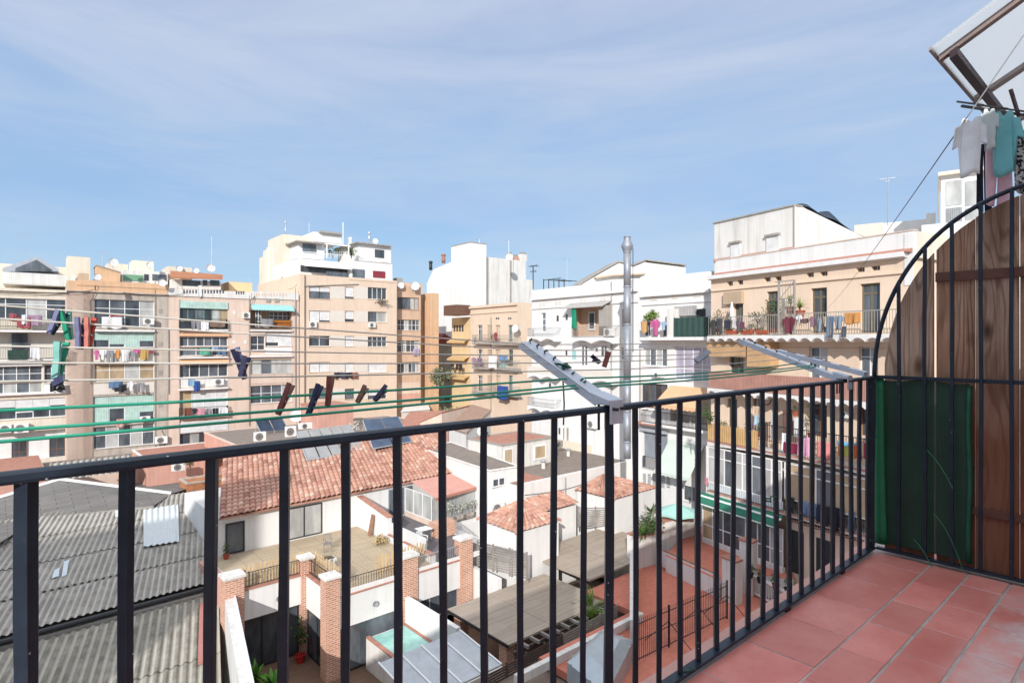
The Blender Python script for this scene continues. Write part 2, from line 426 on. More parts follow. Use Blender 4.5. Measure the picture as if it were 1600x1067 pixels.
    def rail(s, px0, py0, px1, py1, out=.85, m=None, step=.11, name='railing', parent=None, solid=None, ret=True):
        vv = s.v-out; u0, u1, z0, z1 = s.r(px0, py0, px1, py1, vv)
        mb = MB(s.fr)
        if solid: mb.box(u0, u1, vv, vv+.03, z0, z1)
        else:
            mb.box(u0, u1, vv, vv+.04, z1-.04, z1); mb.box(u0, u1, vv, vv+.03, z0, z0+.03)
            n = max(2, round((u1-u0)/step))
            for i in range(n+1):
                c = u0+(u1-u0)*i/n; mb.box(c-.009, c+.009, vv+.008, vv+.026, z0+.03, z1-.04)
            if ret and out > .2:
                for c in (u0, u1):
                    mb.box(c-.015, c+.015, vv+.04, s.v-.003, z1-.04, z1)
                    for i in range(1, 6): mb.box(c-.008, c+.008, vv+out*i/6, vv+out*i/6+.018, z0, z1-.04)
        return mb.build(name, solid or m or IRON, parent or s.root)
    def awn(s, px0, py0, px1, py1, out, m, name='awning', v=None, val=.12, py1r=None):
        """sloping canvas: from the wall at py0 down to a front edge seen at py1"""
        vv = s.v if v is None else v
        u0, z1 = s.fr.hit(px0, py0, vv); u1 = s.fr.hit(px1, py0, vv)[0]; z0 = s.fr.hit(px0, py1, vv-out)[1]
        mb = MB(s.fr)
        mb.hexa([(u0, vv-out, z0), (u1, vv-out, z0), (u1, vv-.01, z1-.03), (u0, vv-.01, z1-.03)],
                [(u0, vv-out, z0+.03), (u1, vv-out, z0+.03), (u1, vv-.01, z1), (u0, vv-.01, z1)])
        n = max(4, int((u1-u0)/.18))
        for i in range(n):
            a = u0+(u1-u0)*i/n; b = u0+(u1-u0)*(i+1)/n
            mb.box(a, b, vv-out-.012, vv-out-.002, z0-val*(1 if i % 2 else .8), z0+.03)
        return mb.build(name, m, s.root)
    def band(s, px0, py0, px1, h, out, m=None, name='cornice'):
        u0, z1 = s.fr.hit(px0, py0, s.v); u1 = s.fr.hit(px1, py0, s.v)[0]
        return MB(s.fr).box(u0, u1, s.v-out, s.v-.002, z1-h, z1).build(name, m or s.wm, s.root)
    def strip(s, px0, px1, py0, py1, m, out=.06, name='pilaster'):
        u0, u1, z0, z1 = s.r(px0, py0, px1, py1)
        return MB(s.fr).box(u0, u1, s.v-out, s.v-.002, z0, z1).build(name, m, s.root)
    def pipe(s, pts, r=.05, m=None, name='downpipe'):
        q = [s.fr.pt(*(lambda h: (h[0], s.v-.09, h[1]))(s.fr.hit(x, y, s.v-.09))) for x, y in pts]
        return MB(s.fr).tube(q, r, 6).build(name, m or GREYW, s.root)
    def finish(s, poly=None):
        m = MB(s.fr); v = s.v; hs = [h for h in s.holes]
        us = sorted({s.u0, s.u1, *[x for h in hs for x in h[:2]]}); zs = sorted({s.zb, s.zt, *[x for h in hs for x in h[2:]]})
        us = [x for x in us if s.u0-1e-6 <= x <= s.u1+1e-6]; zs = [x for x in zs if s.zb-1e-6 <= x <= s.zt+1e-6]
        for i in range(len(us)-1):
            for j in range(len(zs)-1):
                a, b, c, d = us[i], us[i+1], zs[j], zs[j+1]
                if b-a < 1e-5 or d-c < 1e-5: continue
                x, z = (a+b)/2, (c+d)/2
                if any(h[0] < x < h[1] and h[2] < z < h[3] for h in hs): continue
                m.face([(a, v, c), (b, v, c), (b, v, d), (a, v, d)])
        for (a, b, c, d) in hs:
            e = v+.26
            m.face([(a, v, c), (a, e, c), (a, e, d), (a, v, d)]); m.face([(b, v, c), (b, v, d), (b, e, d), (b, e, c)])
            m.face([(a, v, d), (a, e, d), (b, e, d), (b, v, d)]); m.face([(a, v, c), (b, v, c), (b, e, c), (a, e, c)])
        B = v+s.depth
        m.face([(s.u0, v, s.zt), (s.u1, v, s.zt), (s.u1, B, s.zt), (s.u0, B, s.zt)])
        m.face([(s.u0, v, s.zb), (s.u0, v, s.zt), (s.u0, B, s.zt), (s.u0, B, s.zb)])
        m.face([(s.u1, v, s.zb), (s.u1, B, s.zb), (s.u1, B, s.zt), (s.u1, v, s.zt)])
        m.face([(s.u0, B, s.zb), (s.u0, B, s.zt), (s.u1, B, s.zt), (s.u1, B, s.zb)])
        m.build('wall', s.wm, s.root)
def simple_box(name, label, fr, u0, u1, v0, v1, z0, z1, wm, cat='building', roofm=None, cop=None, group=None):
    t = thing(name, fr.pt((u0+u1)/2, (v0+v1)/2, z0), label, cat, group)
    MB(fr).box(u0, u1, v0, v1, z0, z1).build('wall', wm, t)
    if roofm: MB(fr).box(u0+.12, u1-.12, v0+.12, v1-.12, z1+.003, z1+.03).build('roof', roofm, t)
    if cop:
        m = MB(fr)
        for a in ((u0-.05, u1+.05, v0-.05, v0+.15), (u0-.05, u1+.05, v1-.15, v1+.05), (u0-.05, u0+.15, v0+.15, v1-.15), (u1-.15, u1+.05, v0+.15, v1-.15)):
            m.box(*a, z1+.002, z1+.1)
        m.build('coping', cop, t)
    return t

# ------------------------------------------------------------------ repeated things
CASE = mat('white appliance casing', (.74, .74, .72), .5, .05, 3)
def ac_unit(fr, px0, py0, px1, py1, v, label, d=.36, m=None):
    u0, z1 = fr.hit(px0, py0, v-d); u1 = fr.hit(px1, py0, v-d)[0]; z0 = fr.hit(px0, py1, v-d)[1]
    t = thing('air_conditioner', fr.pt((u0+u1)/2, v-d/2-.05, z0), label, 'air conditioner', 'air conditioner outdoor units on the facades')
    MB(fr).box(u0, u1, v-d, v-.06, z0, z1).build('casing', m or CASE, t, bevel=.02)
    r = min((z1-z0)*.40, (u1-u0)*.36); cu = u0+(u1-u0)*.40; cz = (z0+z1)/2
    g = MB(fr); K = 20
    for rr in (r, r*.68, r*.36):
        pts = [(cu+rr*math.cos(2*math.pi*k/K), v-d-.012, cz+rr*math.sin(2*math.pi*k/K)) for k in range(K+1)]
        g.tube(pts, .012, 4, caps=False)
    for k in range(6): g.tube([(cu, v-d-.012, cz), (cu+r*math.cos(k*1.047), v-d-.012, cz+r*math.sin(k*1.047))], .01, 4)
    gg = g.build('fan_grille', DARKF, t)
    MB(fr).prism([(cu+r*.96*math.cos(2*math.pi*k/K), cz+r*.96*math.sin(2*math.pi*k/K)) for k in range(K)], v-d-.004, v-d+.02).build('fan_opening', GREYW, t)
    b = MB(fr)
    for c in (u0+.12, u1-.12): b.box(c-.02, c+.02, v-d+.03, v-.003, z0-.05, z0-.003)
    b.build('bracket', GALV, t)
    return t
def hang(fr, px0, py0, px1, py1, v, m, label, cat, kind='cloth', group=None, seed=0, amp=.05, taper=0.):
    """a piece of washing hanging from its top edge, with folds and an uneven hem"""
    u0, z1 = fr.hit(px0, py0, v); u1 = fr.hit(px1, py0, v)[0]; z0 = fr.hit(px0, py1, v)[1]
    return hang_uv(fr, u0, u1, z0, z1, v, m, label, cat, kind, group, seed, amp, taper)
def hang_uv(fr, u0, u1, z0, z1, v, m, label, cat, kind='cloth', group=None, seed=0, amp=.05, taper=0., res=14):
    rg = random.Random(seed+sum(map(ord, label))); W = u1-u0; H = z1-z0
    ph = [rg.uniform(0, 6.3) for _ in range(4)]; fq = rg.uniform(2.2, 3.8)/max(.3, abs(W))
    hem = lambda a: H*(.05*math.sin(a*5+ph[0])+.04*math.sin(a*11+ph[1]))
    def fold(a, b): return amp*(.25+b)*(math.sin(a*W*fq*2+ph[2])+.5*math.sin(a*W*fq*4.7+ph[3]+b))
    mb = MB(fr)
    if kind == 'shirt':
        # sleeves, shoulders and neckline cut into the outline
        xs = [0, .1, .22, .24, .38, .5, .62, .76, .78, .9, 1]
        def rowz(a, b):
            if a < .235 or a > .765: return z1-H*.1-(H*.32+H*.06*abs(a-.5))*b-H*.10*(abs(a-.5)-.26)*2
            neck = .07*H*max(0, 1-((a-.5)/.12)**2)
            return z1-neck-(H-neck+hem(a)*.6)*b
        nj = 10
        for half in ((0, .24), (.24, .76), (.76, 1)):
            ni = 4 if half[1]-half[0] < .3 else 14
            mb.grid(lambda a, b, h=half: (u0+W*(h[0]+(h[1]-h[0])*a), v-fold(h[0]+(h[1]-h[0])*a, b)-0, rowz(min(max(h[0]+(h[1]-h[0])*a, h[0]+.001 if h[0] else 0), h[1]-.001 if h[1] < 1 else 1), b)), ni, nj)
    elif kind == 'trousers':
        for h in ((0, .5), (.5, 1)):
            mb.grid(lambda a, b, h=h: (u0+W*(h[0]+(h[1]-h[0])*(a*(1-.22*b)+.11*b))+W*.03*b*(1 if h[0] else -1), v-fold(h[0]+.5*a, b), z1-(H+hem(h[0]+.5*a)*.5)*b), 5, 10)
    else:
        mb.grid(lambda a, b: (u0+W*(a+taper*(a-.5)*b), v-fold(a, b), z1+.02*math.sin(a*9+ph[0])*amp*8-(H+hem(a))*b), res, 10)
    o = mb.build({'shirt': 'shirt', 'trousers': 'trousers'}.get(kind, cat.replace(' ', '_')), m, None, smooth=True, solid=.012)
    return tag(o, label, cat, group or 'washing hung out to dry')
def dish(p, axis, r, label, m=None):
    t = thing('satellite_dish', p-Vector((0, 0, r*1.3)), label, 'satellite dish', 'satellite dishes on the roofs')
    MB().disc(p, axis, r, 18, .06*r/.4, .12*r/.4).build('reflector', m or CASE, t, smooth=True)
    a = axis.normalized()
    MB().tube([p-a*.1, p-a*.15-Vector((0, 0, r*.5)), p-a*.15-Vector((0, 0, r*1.3))], .03, 6).build('mast', GALV, t)
    MB().tube([p-Vector((0, 0, r*.9)), p+a*r*.9-Vector((0, 0, r*.25))], .02, 5).tube([p+a*r*.8-Vector((0, 0, r*.25)), p+a*r*.98-Vector((0, 0, r*.25))], .05, 6).build('feed_arm', GALV, t)
    return t
def antenna(base, h, label, arms=((.95, .5, 5),), m=None, r=.03, ang=.7):
    t = thing('antenna', base, label, 'antenna', 'television antennas on the roofs')
    MB().tube([base, base+Vector((0, 0, h))], r, 6).build('mast', m or GALV, t)
    a = Vector((math.cos(ang), math.sin(ang), 0)); b = Vector((-a.y, a.x, 0))
    e = MB()
    for (f, L, n) in arms:
        c = base+Vector((0, 0, h*f)); e.tube([c-a*L, c+a*L], r*.6, 5)
        for k in range(n):
            q = c-a*L+a*(2*L*k/(n-1)); w = L*(.65-.3*k/(n-1)); e.tube([q-b*w, q+b*w], r*.4, 4); 
            if k % 2 == 0: e.tube([q-Vector((0, 0, w*.5)), q+Vector((0, 0, w*.5))], r*.35, 4)
    if arms: e.build('aerial', m or GALV, t)
    return t
POTM = mat('terracotta pot', C(190, 96, 66, .7), .8, .15, 4)
REDPOT = mat('red pot', (.42, .02, .02), .4, .1, 4)
def plant(p, rad, n, size, label, m=None, pot=None, potr=.2, poth=.3, stem=True, cat='plant', seed=1, clumps=7, group=None):
    rg = random.Random(seed); t = thing('potted_plant' if pot else 'shrub', p, label, cat, group)
    z0 = 0
    if pot:
        MB().lathe(p, [(potr*.72, 0), (potr*.95, poth*.85), (potr*1.08, poth*.86), (potr*1.08, poth), (potr*.9, poth), (potr*.85, poth*.8)], 14).build('pot', pot, t); z0 = poth*.8
    c = p+Vector((0, 0, z0+rad[2]*1.0+(rad[2]*.3 if stem else 0)))
    mb = MB(); leaves(mb, c, rad, n, size, rg, clumps=clumps); mb.build('foliage', m or LEAF, t)
    if stem:
        s = MB(); b0 = p+Vector((0, 0, z0))
        s.tube([b0, b0+Vector((0, 0, rad[2]*.8))], max(.015, rad[0]*.06), 6)
        for k in range(5):
            q = c+Vector((rg.uniform(-.6, .6)*rad[0], rg.uniform(-.6, .6)*rad[1], rg.uniform(-.2, .6)*rad[2])); s.tube([b0+Vector((0, 0, rad[2]*.5)), q], max(.008, rad[0]*.03), 5)
        s.build('stem', BARK, t)
    return t
def spiky(p, r, n, label, m=None, pot=None, seed=1, potr=.25, poth=.35, wid=.06, cat='plant', up=.25):
    """a rosette of long arching blades"""
    rg = random.Random(seed); t = thing('spiky_plant', p, label, cat)
    z0 = 0
    if pot: MB().lathe(p, [(potr*.7, 0), (potr, poth*.9), (potr*1.1, poth), (potr*.9, poth)], 12).build('pot', pot, t); z0 = poth
    mb = MB(); c = p+Vector((0, 0, z0+up*r))
    for _ in range(n):
        a = rg.uniform(0, 6.283); e = rg.uniform(.15, 1.35); L = r*rg.uniform(.7, 1.1)
        d = Vector((math.cos(a)*math.cos(e), math.sin(a)*math.cos(e), math.sin(e))); s = Vector((-math.sin(a), math.cos(a), 0))*wid*.5*rg.uniform(.7, 1.2)
        q = [c+d*L*k/4-Vector((0, 0, L*.35*math.cos(e)*(k/4)**2)) for k in range(5)]; ws = [.6, 1, .9, .6, .05]
        for k in range(4): mb.face([q[k]-s*ws[k], q[k]+s*ws[k], q[k+1]+s*ws[k+1], q[k+1]-s*ws[k+1]])
    mb.build('foliage', m or LEAFY, t)
    MB().tube([p+Vector((0, 0, z0*.8)), c], max(.03, r*.06), 6).build('stem', BARK, t)
    return t
# ================================================================== the balcony
FZ = -1.30
UD = 4.12                                            # the divider stands across the balcony here
floor_tile = NT('balcony terracotta tile')
def _ft():
    t = floor_tile; t.b.inputs['Roughness'].default_value = .40; t.b.inputs['Specular IOR Level'].default_value = .5
    g = t.N('ShaderNodeNewGeometry'); isl = t.ramp(g, 'Random Per Island', 0, 1, .86, 1.08)
    n = t.noise(3.5, 6); f = t.ramp(n, 0, .32, .7)
    col = t.mix((f, 0), (.60, .18, .15), (.72, .285, .245)); col = t.mix(1.0, col, (isl, 0), 'MULTIPLY')
    n4 = t.noise(38, 4); f4 = t.ramp(n4, 0, .56, .72, 0, .35); col = t.mix((f4, 0), col, (.44, .15, .12))
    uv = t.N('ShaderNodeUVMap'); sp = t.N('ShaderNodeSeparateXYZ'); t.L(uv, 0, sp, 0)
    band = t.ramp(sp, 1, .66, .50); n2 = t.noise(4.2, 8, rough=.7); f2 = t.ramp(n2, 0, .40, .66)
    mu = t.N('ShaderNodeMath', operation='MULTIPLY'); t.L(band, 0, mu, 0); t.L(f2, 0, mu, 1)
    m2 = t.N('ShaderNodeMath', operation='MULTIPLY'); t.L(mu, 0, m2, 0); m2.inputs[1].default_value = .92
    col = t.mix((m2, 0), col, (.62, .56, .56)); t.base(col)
    t.bump(t.noise(60, 3), 0, .06)
_ft()
GROUT = mat('grey grout', (.44, .39, .37), .95, .25, 8, fine=.3)
fl = MB(BF); fl.box(-3.4, UD+4.0, -1.1, 1.315, FZ-.24, FZ-.0035)
struct(fl.build('balcony_floor', GROUT))
def tile_row(mb, v0, v1, us, g):
    for a, b in zip(us[:-1], us[1:]):
        mb.box(a+g, b-g, v0+g*2.0, v1-g*2.0, FZ-.03, FZ+RN.uniform(-.0008, .0012))
tl = MB(BF)
tile_row(tl, .965, 1.262, [3.92-.362*k for k in range(20, -1, -1)]+[UD], .0032)
tile_row(tl, .785, .968, [3.76-.35*k for k in range(20, -1, -1)]+[UD], .0028)
tile_row(tl, .605, .785, [3.90-.35*k for k in range(20, -1, -1)]+[UD], .0028)
for j in range(9):
    tile_row(tl, .605-.18*(j+1), .605-.18*j, [3.76+(.14 if j % 2 else 0)-.35*k for k in range(20, -1, -1)]+[UD+.12 if j % 2 else UD], .003)
tile_row(tl, .1, 1.26, [UD+.1+.36*k for k in range(9)], .003)
struct(tl.build('floor_tiles', floor_tile, bevel=.003))
EDGE = mat('pink painted edge', C(226, 176, 164, .75), .8, .12, 4, fine=.2)
struct(MB(BF).box(-3.4, UD+4, 1.318, 1.40, FZ-.26, FZ-.03).build('balcony_edge', EDGE))

# railing
V = 1.27; RZ = -.222
PAINT = NT('dark grey gloss paint')
def _pt():
    t = PAINT; t.b.inputs['Roughness'].default_value = .42; t.b.inputs['Specular IOR Level'].default_value = .32
    n = t.noise(9, 6); f = t.ramp(n, 0, .3, .7); col = t.mix((f, 0), (.009, .015, .025), (.020, .032, .050))
    n2 = t.noise(26, 5); f2 = t.ramp(n2, 0, .64, .72, 0, .5); col = t.mix((f2, 0), col, (.035, .036, .04))
    vo = t.N('ShaderNodeTexVoronoi'); vo.inputs['Scale'].default_value = 34; t.L(t.pos(), 0, vo, 'Vector')
    f3 = t.ramp(vo, 'Distance', .055, .085, .9, 0); n4 = t.noise(5, 2); f4 = t.ramp(n4, 0, .50, .56); mu = t.N('ShaderNodeMath', operation='MULTIPLY'); t.L(f3, 0, mu, 0); t.L(f4, 0, mu, 1)
    t.base(t.mix((mu, 0), col, (.55, .55, .53))); t.bump(t.noise(70, 4), 0, .22, .004)
_pt()
railing = thing('balcony_railing', BF.pt(1.6, V, FZ), 'dark grey iron balcony railing with twisted square bars', 'railing')
m = MB(BF); pr = [(-.020, -.004), (-.017, .006), (-.008, .0095), (.008, .0095), (.017, .006), (.020, -.004), (.018, -.0095), (-.018, -.0095)]
N = 46; U0, U1 = -1.1, UD-.01
vs = []
for i in range(N+1):
    u = U0+(U1-U0)*i/N; dz = .0015*math.sin(u*3.1)
    vs += [(u, V+a, RZ+b+dz) for a, b in pr]
K = len(pr)
m.raw(vs, [tuple(range(K))]+[(i*K+k, i*K+(k+1) % K, (i+1)*K+(k+1) % K, (i+1)*K+k) for i in range(N) for k in range(K)]+[tuple(N*K+k for k in range(K))])
m.build('handrail', PAINT, railing, smooth=False)
m = MB(BF).box(U0, U1, V-.022, V+.022, FZ+.020, FZ+.032)
m.build('bottom_rail', PAINT, railing, bevel=.003)
def bar(name, u, h):
    """a square bar set cornerwise to the rail, a little uneven like hammered iron"""
    mb = MB(WF); c = BF.pt(u, V, 0); z0 = FZ+.03; z1 = RZ-.006; K = 9; rg = random.Random(int(u*1000)+77)
    vs = []; tw = rg.uniform(-.10, .10)
    ox, oy = rg.uniform(-.002, .002), rg.uniform(-.002, .002)
    for k in range(K+1):
        f = k/K; e = h*(1+rg.uniform(-.05, .05)); a = tw+.07*math.sin(f*4+u*9)
        cx = c.x+ox+.0022*math.sin(f*5+u*7); cy = c.y+oy+.0022*math.cos(f*4+u*3)
        for sx, sy in ((-1, -1), (1, -1), (1, 1), (-1, 1)):
            x, y = sx*e, sy*e; vs.append(Vector((cx+x*math.cos(a)-y*math.sin(a), cy+x*math.sin(a)+y*math.cos(a), z0+(z1-z0)*f)))
    mb.raw(vs, [(3, 2, 1, 0), tuple(K*4+k for k in range(4))]+[(k*4+i, k*4+(i+1) % 4, k*4+4+(i+1) % 4, k*4+4+i) for k in range(K) for i in range(4)])
    return mb.build(name, PAINT, railing, bevel=.0016)
for k in range(-5, 31):
    u = .0495+.1365*k+.016*max(0, min(1, k/4))
    if k in (11,): bar('post', 1.556, .0142)
    elif k == 0: bar('baluster', u, .0122)
    elif k == 30: pass
    else: bar('baluster', u, .0094)
bar('post', 4.085, .0165)
for u in (1.9, 2.9, 3.6): MB(BF).box(u-.02, u+.02, V-.015, V+.015, FZ-.012, FZ+.02).build('foot', PAINT, railing)

# divider: arched grille, planks behind it, green mesh
grille = thing('arched_grille', BF.pt(UD, .6, FZ), 'dark grey iron grille with quarter round top closing the balcony end', 'grille')
def arc_z(v):
    t = min(1, max(0, (v-.25)/(1.262-.25))); return -.222+1.085*math.sqrt(max(0, 1-t**2.35))
arcpts = [(UD, 1.262, FZ+.03), (UD, 1.262, -.222)]
K = 36
for i in range(1, K+1):
    a = math.pi/2*i/K; c = math.cos(a)**(2/2.35); v = .25+(1.262-.25)*c; arcpts.append((UD, v, arc_z(v)))
arcpts += [(UD, -.3, (-.222+1.085)), (UD, -.8, (-.222+1.085))]
MB(BF).tube(arcpts[1:], .013, 8).build('arch', PAINT, grille, smooth=True)
MB(BF).box(UD-.011, UD+.011, -.8, 1.25, -.230, -.208).build('mid_rail', PAINT, grille, bevel=.003)
MB(BF).box(UD-.018, UD+.018, -.8, 1.25, FZ+.02, FZ+.034).build('bottom_rail', PAINT, grille, bevel=.003)
for k in range(15):
    v = 1.126-.131*k
    mb = MB(BF); rg = random.Random(k)
    pts = [(UD+.001*math.sin(z*5+k)-.0135, v+.002*math.sin(z*4+k*2), z) for z in [FZ+.034+(arc_z(v)-FZ-.04)*j/8 for j in range(9)]]
    for a, b in zip(pts[:-1], pts[1:]): mb.hexa([(a[0]-.0085, a[1]-.0085, a[2]), (a[0]+.0085, a[1]-.0085, a[2]), (a[0]+.0085, a[1]+.0085, a[2]), (a[0]-.0085, a[1]+.0085, a[2])],
        [(b[0]-.0085, b[1]-.0085, b[2]), (b[0]+.0085, b[1]-.0085, b[2]), (b[0]+.0085, b[1]+.0085, b[2]), (b[0]-.0085, b[1]+.0085, b[2])])
    mb.build('bar', PAINT, grille)
def plankmat(name, c1, c2, dark):
    t = NT(name); t.b.inputs['Roughness'].default_value = .75; t.b.inputs['Specular IOR Level'].default_value = .25
    v1 = t.pos(7, 7, .55); w = t.noise(1.0, 8, v1, .65); n2 = t.noise(1.0, 6, t.pos(60, 60, 1.5), .6)
    vo = t.N('ShaderNodeTexVoronoi', feature='F1'); vo.inputs['Scale'].default_value = 1.0; t.L(t.pos(5.0, 5.0, 2.2), 0, vo, 'Vector')
    kn = t.ramp(vo, 'Distance', .10, .20, 1, 0)
    f = t.ramp(w, 0, .30, .70); col = t.mix((f, 0), c1, c2)
    rg_ = t.noise(1.0, 3, t.pos(5, 5, .55), .45); sc = t.N('ShaderNodeMath', operation='MULTIPLY'); t.L(rg_, 0, sc, 0); sc.inputs[1].default_value = 95
    sn = t.N('ShaderNodeMath', operation='SINE'); t.L(sc, 0, sn, 0); fr = t.ramp(sn, 0, .2, 1.0, 0, .5); col = t.mix((fr, 0), col, dark)
    st = t.noise(1.0, 5, t.pos(2.2, 2.2, .8)); fs = t.ramp(st, 0, .50, .68, 0, .65); col = t.mix((fs, 0), col, tuple(x*1.6 for x in dark))
    f2 = t.ramp(n2, 0, .5, .72, 0, .6); col = t.mix((f2, 0), col, dark)
    col = t.mix((kn, 0), col, tuple(x*.7 for x in dark)); og = t.noise(1.0, 4, t.pos(2.6, 2.6, .9)); fo = t.ramp(og, 0, .54, .68, 0, .55); col = t.mix((fo, 0), col, (.42, .17, .075))
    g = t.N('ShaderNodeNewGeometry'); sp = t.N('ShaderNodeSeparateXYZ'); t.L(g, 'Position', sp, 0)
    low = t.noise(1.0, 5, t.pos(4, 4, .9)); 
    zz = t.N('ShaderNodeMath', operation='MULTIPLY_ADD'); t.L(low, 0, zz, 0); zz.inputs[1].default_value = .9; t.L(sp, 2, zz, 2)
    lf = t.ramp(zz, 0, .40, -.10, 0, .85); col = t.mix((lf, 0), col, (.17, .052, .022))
    t.base(col); t.bump(n2, 0, .35, .004); return t.m
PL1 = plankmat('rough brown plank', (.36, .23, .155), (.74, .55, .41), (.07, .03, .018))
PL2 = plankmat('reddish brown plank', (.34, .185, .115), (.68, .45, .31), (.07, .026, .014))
screen = thing('plank_screen', BF.pt(UD+.06, .5, FZ), 'rough brown plank screen with curved top behind the iron grille', 'wooden screen')
edges = [(1.222, .968), (.955, .775), (.769, .581), (.577, .389), (.385, .198), (.194, 0.0), (-.004, -.2), (-.204, -.42)]
def ptop(v):
    return arc_z(min(1.2618, v+.035))-.012
for i, (a, b) in enumerate(edges):
    K = 10; off = (.0, .006, -.004, .003)[i % 4]
    top = [(a+(b-a)*k/K, ptop(a+(b-a)*k/K)-.012) for k in range(K+1)]
    poly = [(a, FZ+.015), *top, (b, FZ+.015)]
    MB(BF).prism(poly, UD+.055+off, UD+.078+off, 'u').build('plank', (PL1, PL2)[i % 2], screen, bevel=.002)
for z, h, v0 in ((.375, .028, .955), (-.955, .022, .90)):
    MB(BF).box(UD+.034, UD+.0495, -.4, v0, z-h, z+h).build('batten', mat('dark brown batten', (.15, .065, .045), .7, .3, 9), screen, bevel=.003)
meshm = NT('green garden mesh')
def _gm():
    t = meshm; t.b.inputs['Roughness'].default_value = .6
    uv = t.N('ShaderNodeUVMap'); sp = t.N('ShaderNodeSeparateXYZ'); t.L(uv, 0, sp, 0)
    wv = t.N('ShaderNodeMath', operation='MULTIPLY'); t.L(sp, 0, wv, 0); wv.inputs[1].default_value = 90
    fr = t.N('ShaderNodeMath', operation='PINGPONG'); t.L(wv, 0, fr, 0); fr.inputs[1].default_value = .5
    n = t.noise(3, 5); f = t.ramp(n, 0, .35, .7)
    col = t.mix((f, 0), (.008, .040, .023), (.016, .066, .038)); r2 = t.ramp(fr, 0, 0, .5, .85, 1.08); t.base(t.mix(1.0, col, (r2, 0), 'MULTIPLY'))
    al = t.ramp(fr, 0, .05, .30, .92, .99); t.L(al, 0, t.b, 'Alpha')
_gm()
GROLL = mat('bright green mesh edge', (.020, .19, .085), .55, .2, 9)
gm = thing('garden_mesh', BF.pt(UD+.03, 1.0, FZ), 'dark green garden mesh tied over the lower planks', 'garden mesh')
MB(BF).grid(lambda a, b: (UD+.027+.004*math.sin(a*17+b*3), 1.232-.44*a, FZ+.06+(1.005-.008*math.sin(a*9))*b), 24, 12, lambda a, b: (a*.44, b)).build('mesh_sheet', meshm.m, gm, smooth=True)
MB(BF).tube([(UD+.022, .792+.004*math.sin(k), FZ+.05+1.0*k/10) for k in range(11)], .014, 8).build('rolled_edge', mat('dark green mesh edge', (.012, .10, .055), .5, .2, 9), gm, smooth=True)
MB(BF).grid(lambda a, b: (UD+.020-.012*math.sin(a*3.1), 1.268-.052*a-.012*b*b*0-.02*(1-b)*(1-b)*a, FZ+.05+1.03*b), 6, 14).build('folded_edge', GROLL, gm, smooth=True, solid=.004)
for (v, z, a) in ((1.0, -.62, -.35), (.95, -1.0, -.6), (1.05, -1.17, -.5)):
    tag(MB(BF).tube([(UD-.012-.01*k, v-.03*k, z-.02*k+a*.012*k*k) for k in range(6)], .0022, 5).build('wire_tie', GROLL),
        {-.62: 'loose green wire end hooked on the grille halfway up', -1.0: 'loose green wire end slanting across the lower mesh', -1.17: 'bent green wire end near the foot of the grille'}[z], 'wire tie')
tag(MB(BF).tube([(4.05+.012*math.cos(k*1.1)*(1+.3*math.sin(k)), 1.25+.014*math.sin(k*1.1), FZ+.06+.002*k) for k in range(16)], .0035, 5).build('wire_coil', PAINT), 'tangle of wire at the foot of the corner post', 'wire')
TIE = mat('dark green wire', (.01, .10, .06), .5, .2, 9)
def tie(u, z, label):
    c = BF.pt(u, V, z); pts = [c+Vector((.018*math.cos(k*1.3), .018*math.sin(k*1.3), .0025*(k-5))) for k in range(11)]+[c+Vector((.03, -.025, .02))]
    tag(MB().tube(pts, .003, 5).build('wire_tie', TIE), label, 'wire tie')
tie(BF.hit(1199, 780, V)[0], BF.hit(1199, 780, V)[1], 'green wire twisted round a railing bar halfway down')
tie(BF.hit(1071, 1052, V)[0], BF.hit(1071, 1052, V)[1]+.01, 'green wire wound round the foot of a railing bar')
tie(4.085, BF.hit(1362, 685, V)[1], 'green wire wound round the corner post')

# ------------------------------------------------------------------ clothes line brackets and lines
BRK = mat('grey painted bracket', (.55, .59, .66), .42, .1, 6, metal=.2, fine=.15)
def bracket(u, tip, base, label, w=.032, plate=True):
    t = thing('line_bracket', BF.pt(u, base[0], base[1]), label, 'clothes line bracket')
    mb = MB(BF); (v0, z0), (v1, z1) = base, tip
    L = math.hypot(v1-v0, z1-z0); dv, dz = (v1-v0)/L, (z1-z0)/L; nv, nz = -dz, dv
    def q(a, n, du): return (u+du, v0+dv*a+nv*n, z0+dz*a+nz*n)
    for du0, du1, n0, n1 in ((-w, w, 0, .006), (-w, -w+.005, -.024, -.0005), (w-.005, w, -.024, -.0005)):
        mb.hexa([q(0, n0, du0), q(0, n0, du1), q(L, n0, du1), q(L, n0, du0)], [q(0, n1, du0), q(0, n1, du1), q(L, n1, du1), q(L, n1, du0)])
    arm = mb.build('arm', BRK, t, bevel=.002)
    if plate:
        p = MB(BF); s = 1
        p.hexa([(u-.036, V-.03, RZ+.012), (u+.036, V-.03, RZ+.012), (u+.036, V+.03, RZ+.012), (u-.036, V+.03, RZ+.012)],
               [(u-.036, V-.03, RZ+.03), (u+.036, V-.03, RZ+.03), (u+.036, V+.05, RZ+.052), (u-.036, V+.05, RZ+.052)])
        p.box(u-.034, u+.034, V-.036, V-.030, RZ-.05, RZ+.03)
        p.build('clamp', BRK, t, bevel=.003)
        bo = MB(BF)
        for du in (-.02, .02): MB(BF).tube([(u+du, V-.055, RZ-.0), (u+du, V-.036, RZ-.0)], .006, 6).build('bolt', IRON, t)
        for du in (-.018, .018): MB(BF).tube([(u+du-.0, V+.028, RZ-.075), (u+du, V+.028, RZ+.02)], .0045, 6).build('bolt', IRON, t)
    return t, q, L
UB1 = 1.556
pix1 = [(829, 538), (840, 547), (852, 556), (866, 567), (880, 579), (895, 591), (909, 601), (913, 605)]
hooks = []
for x, y in pix1:
    v, z = BF.hitu(x, y, UB1); hooks.append((v, z))
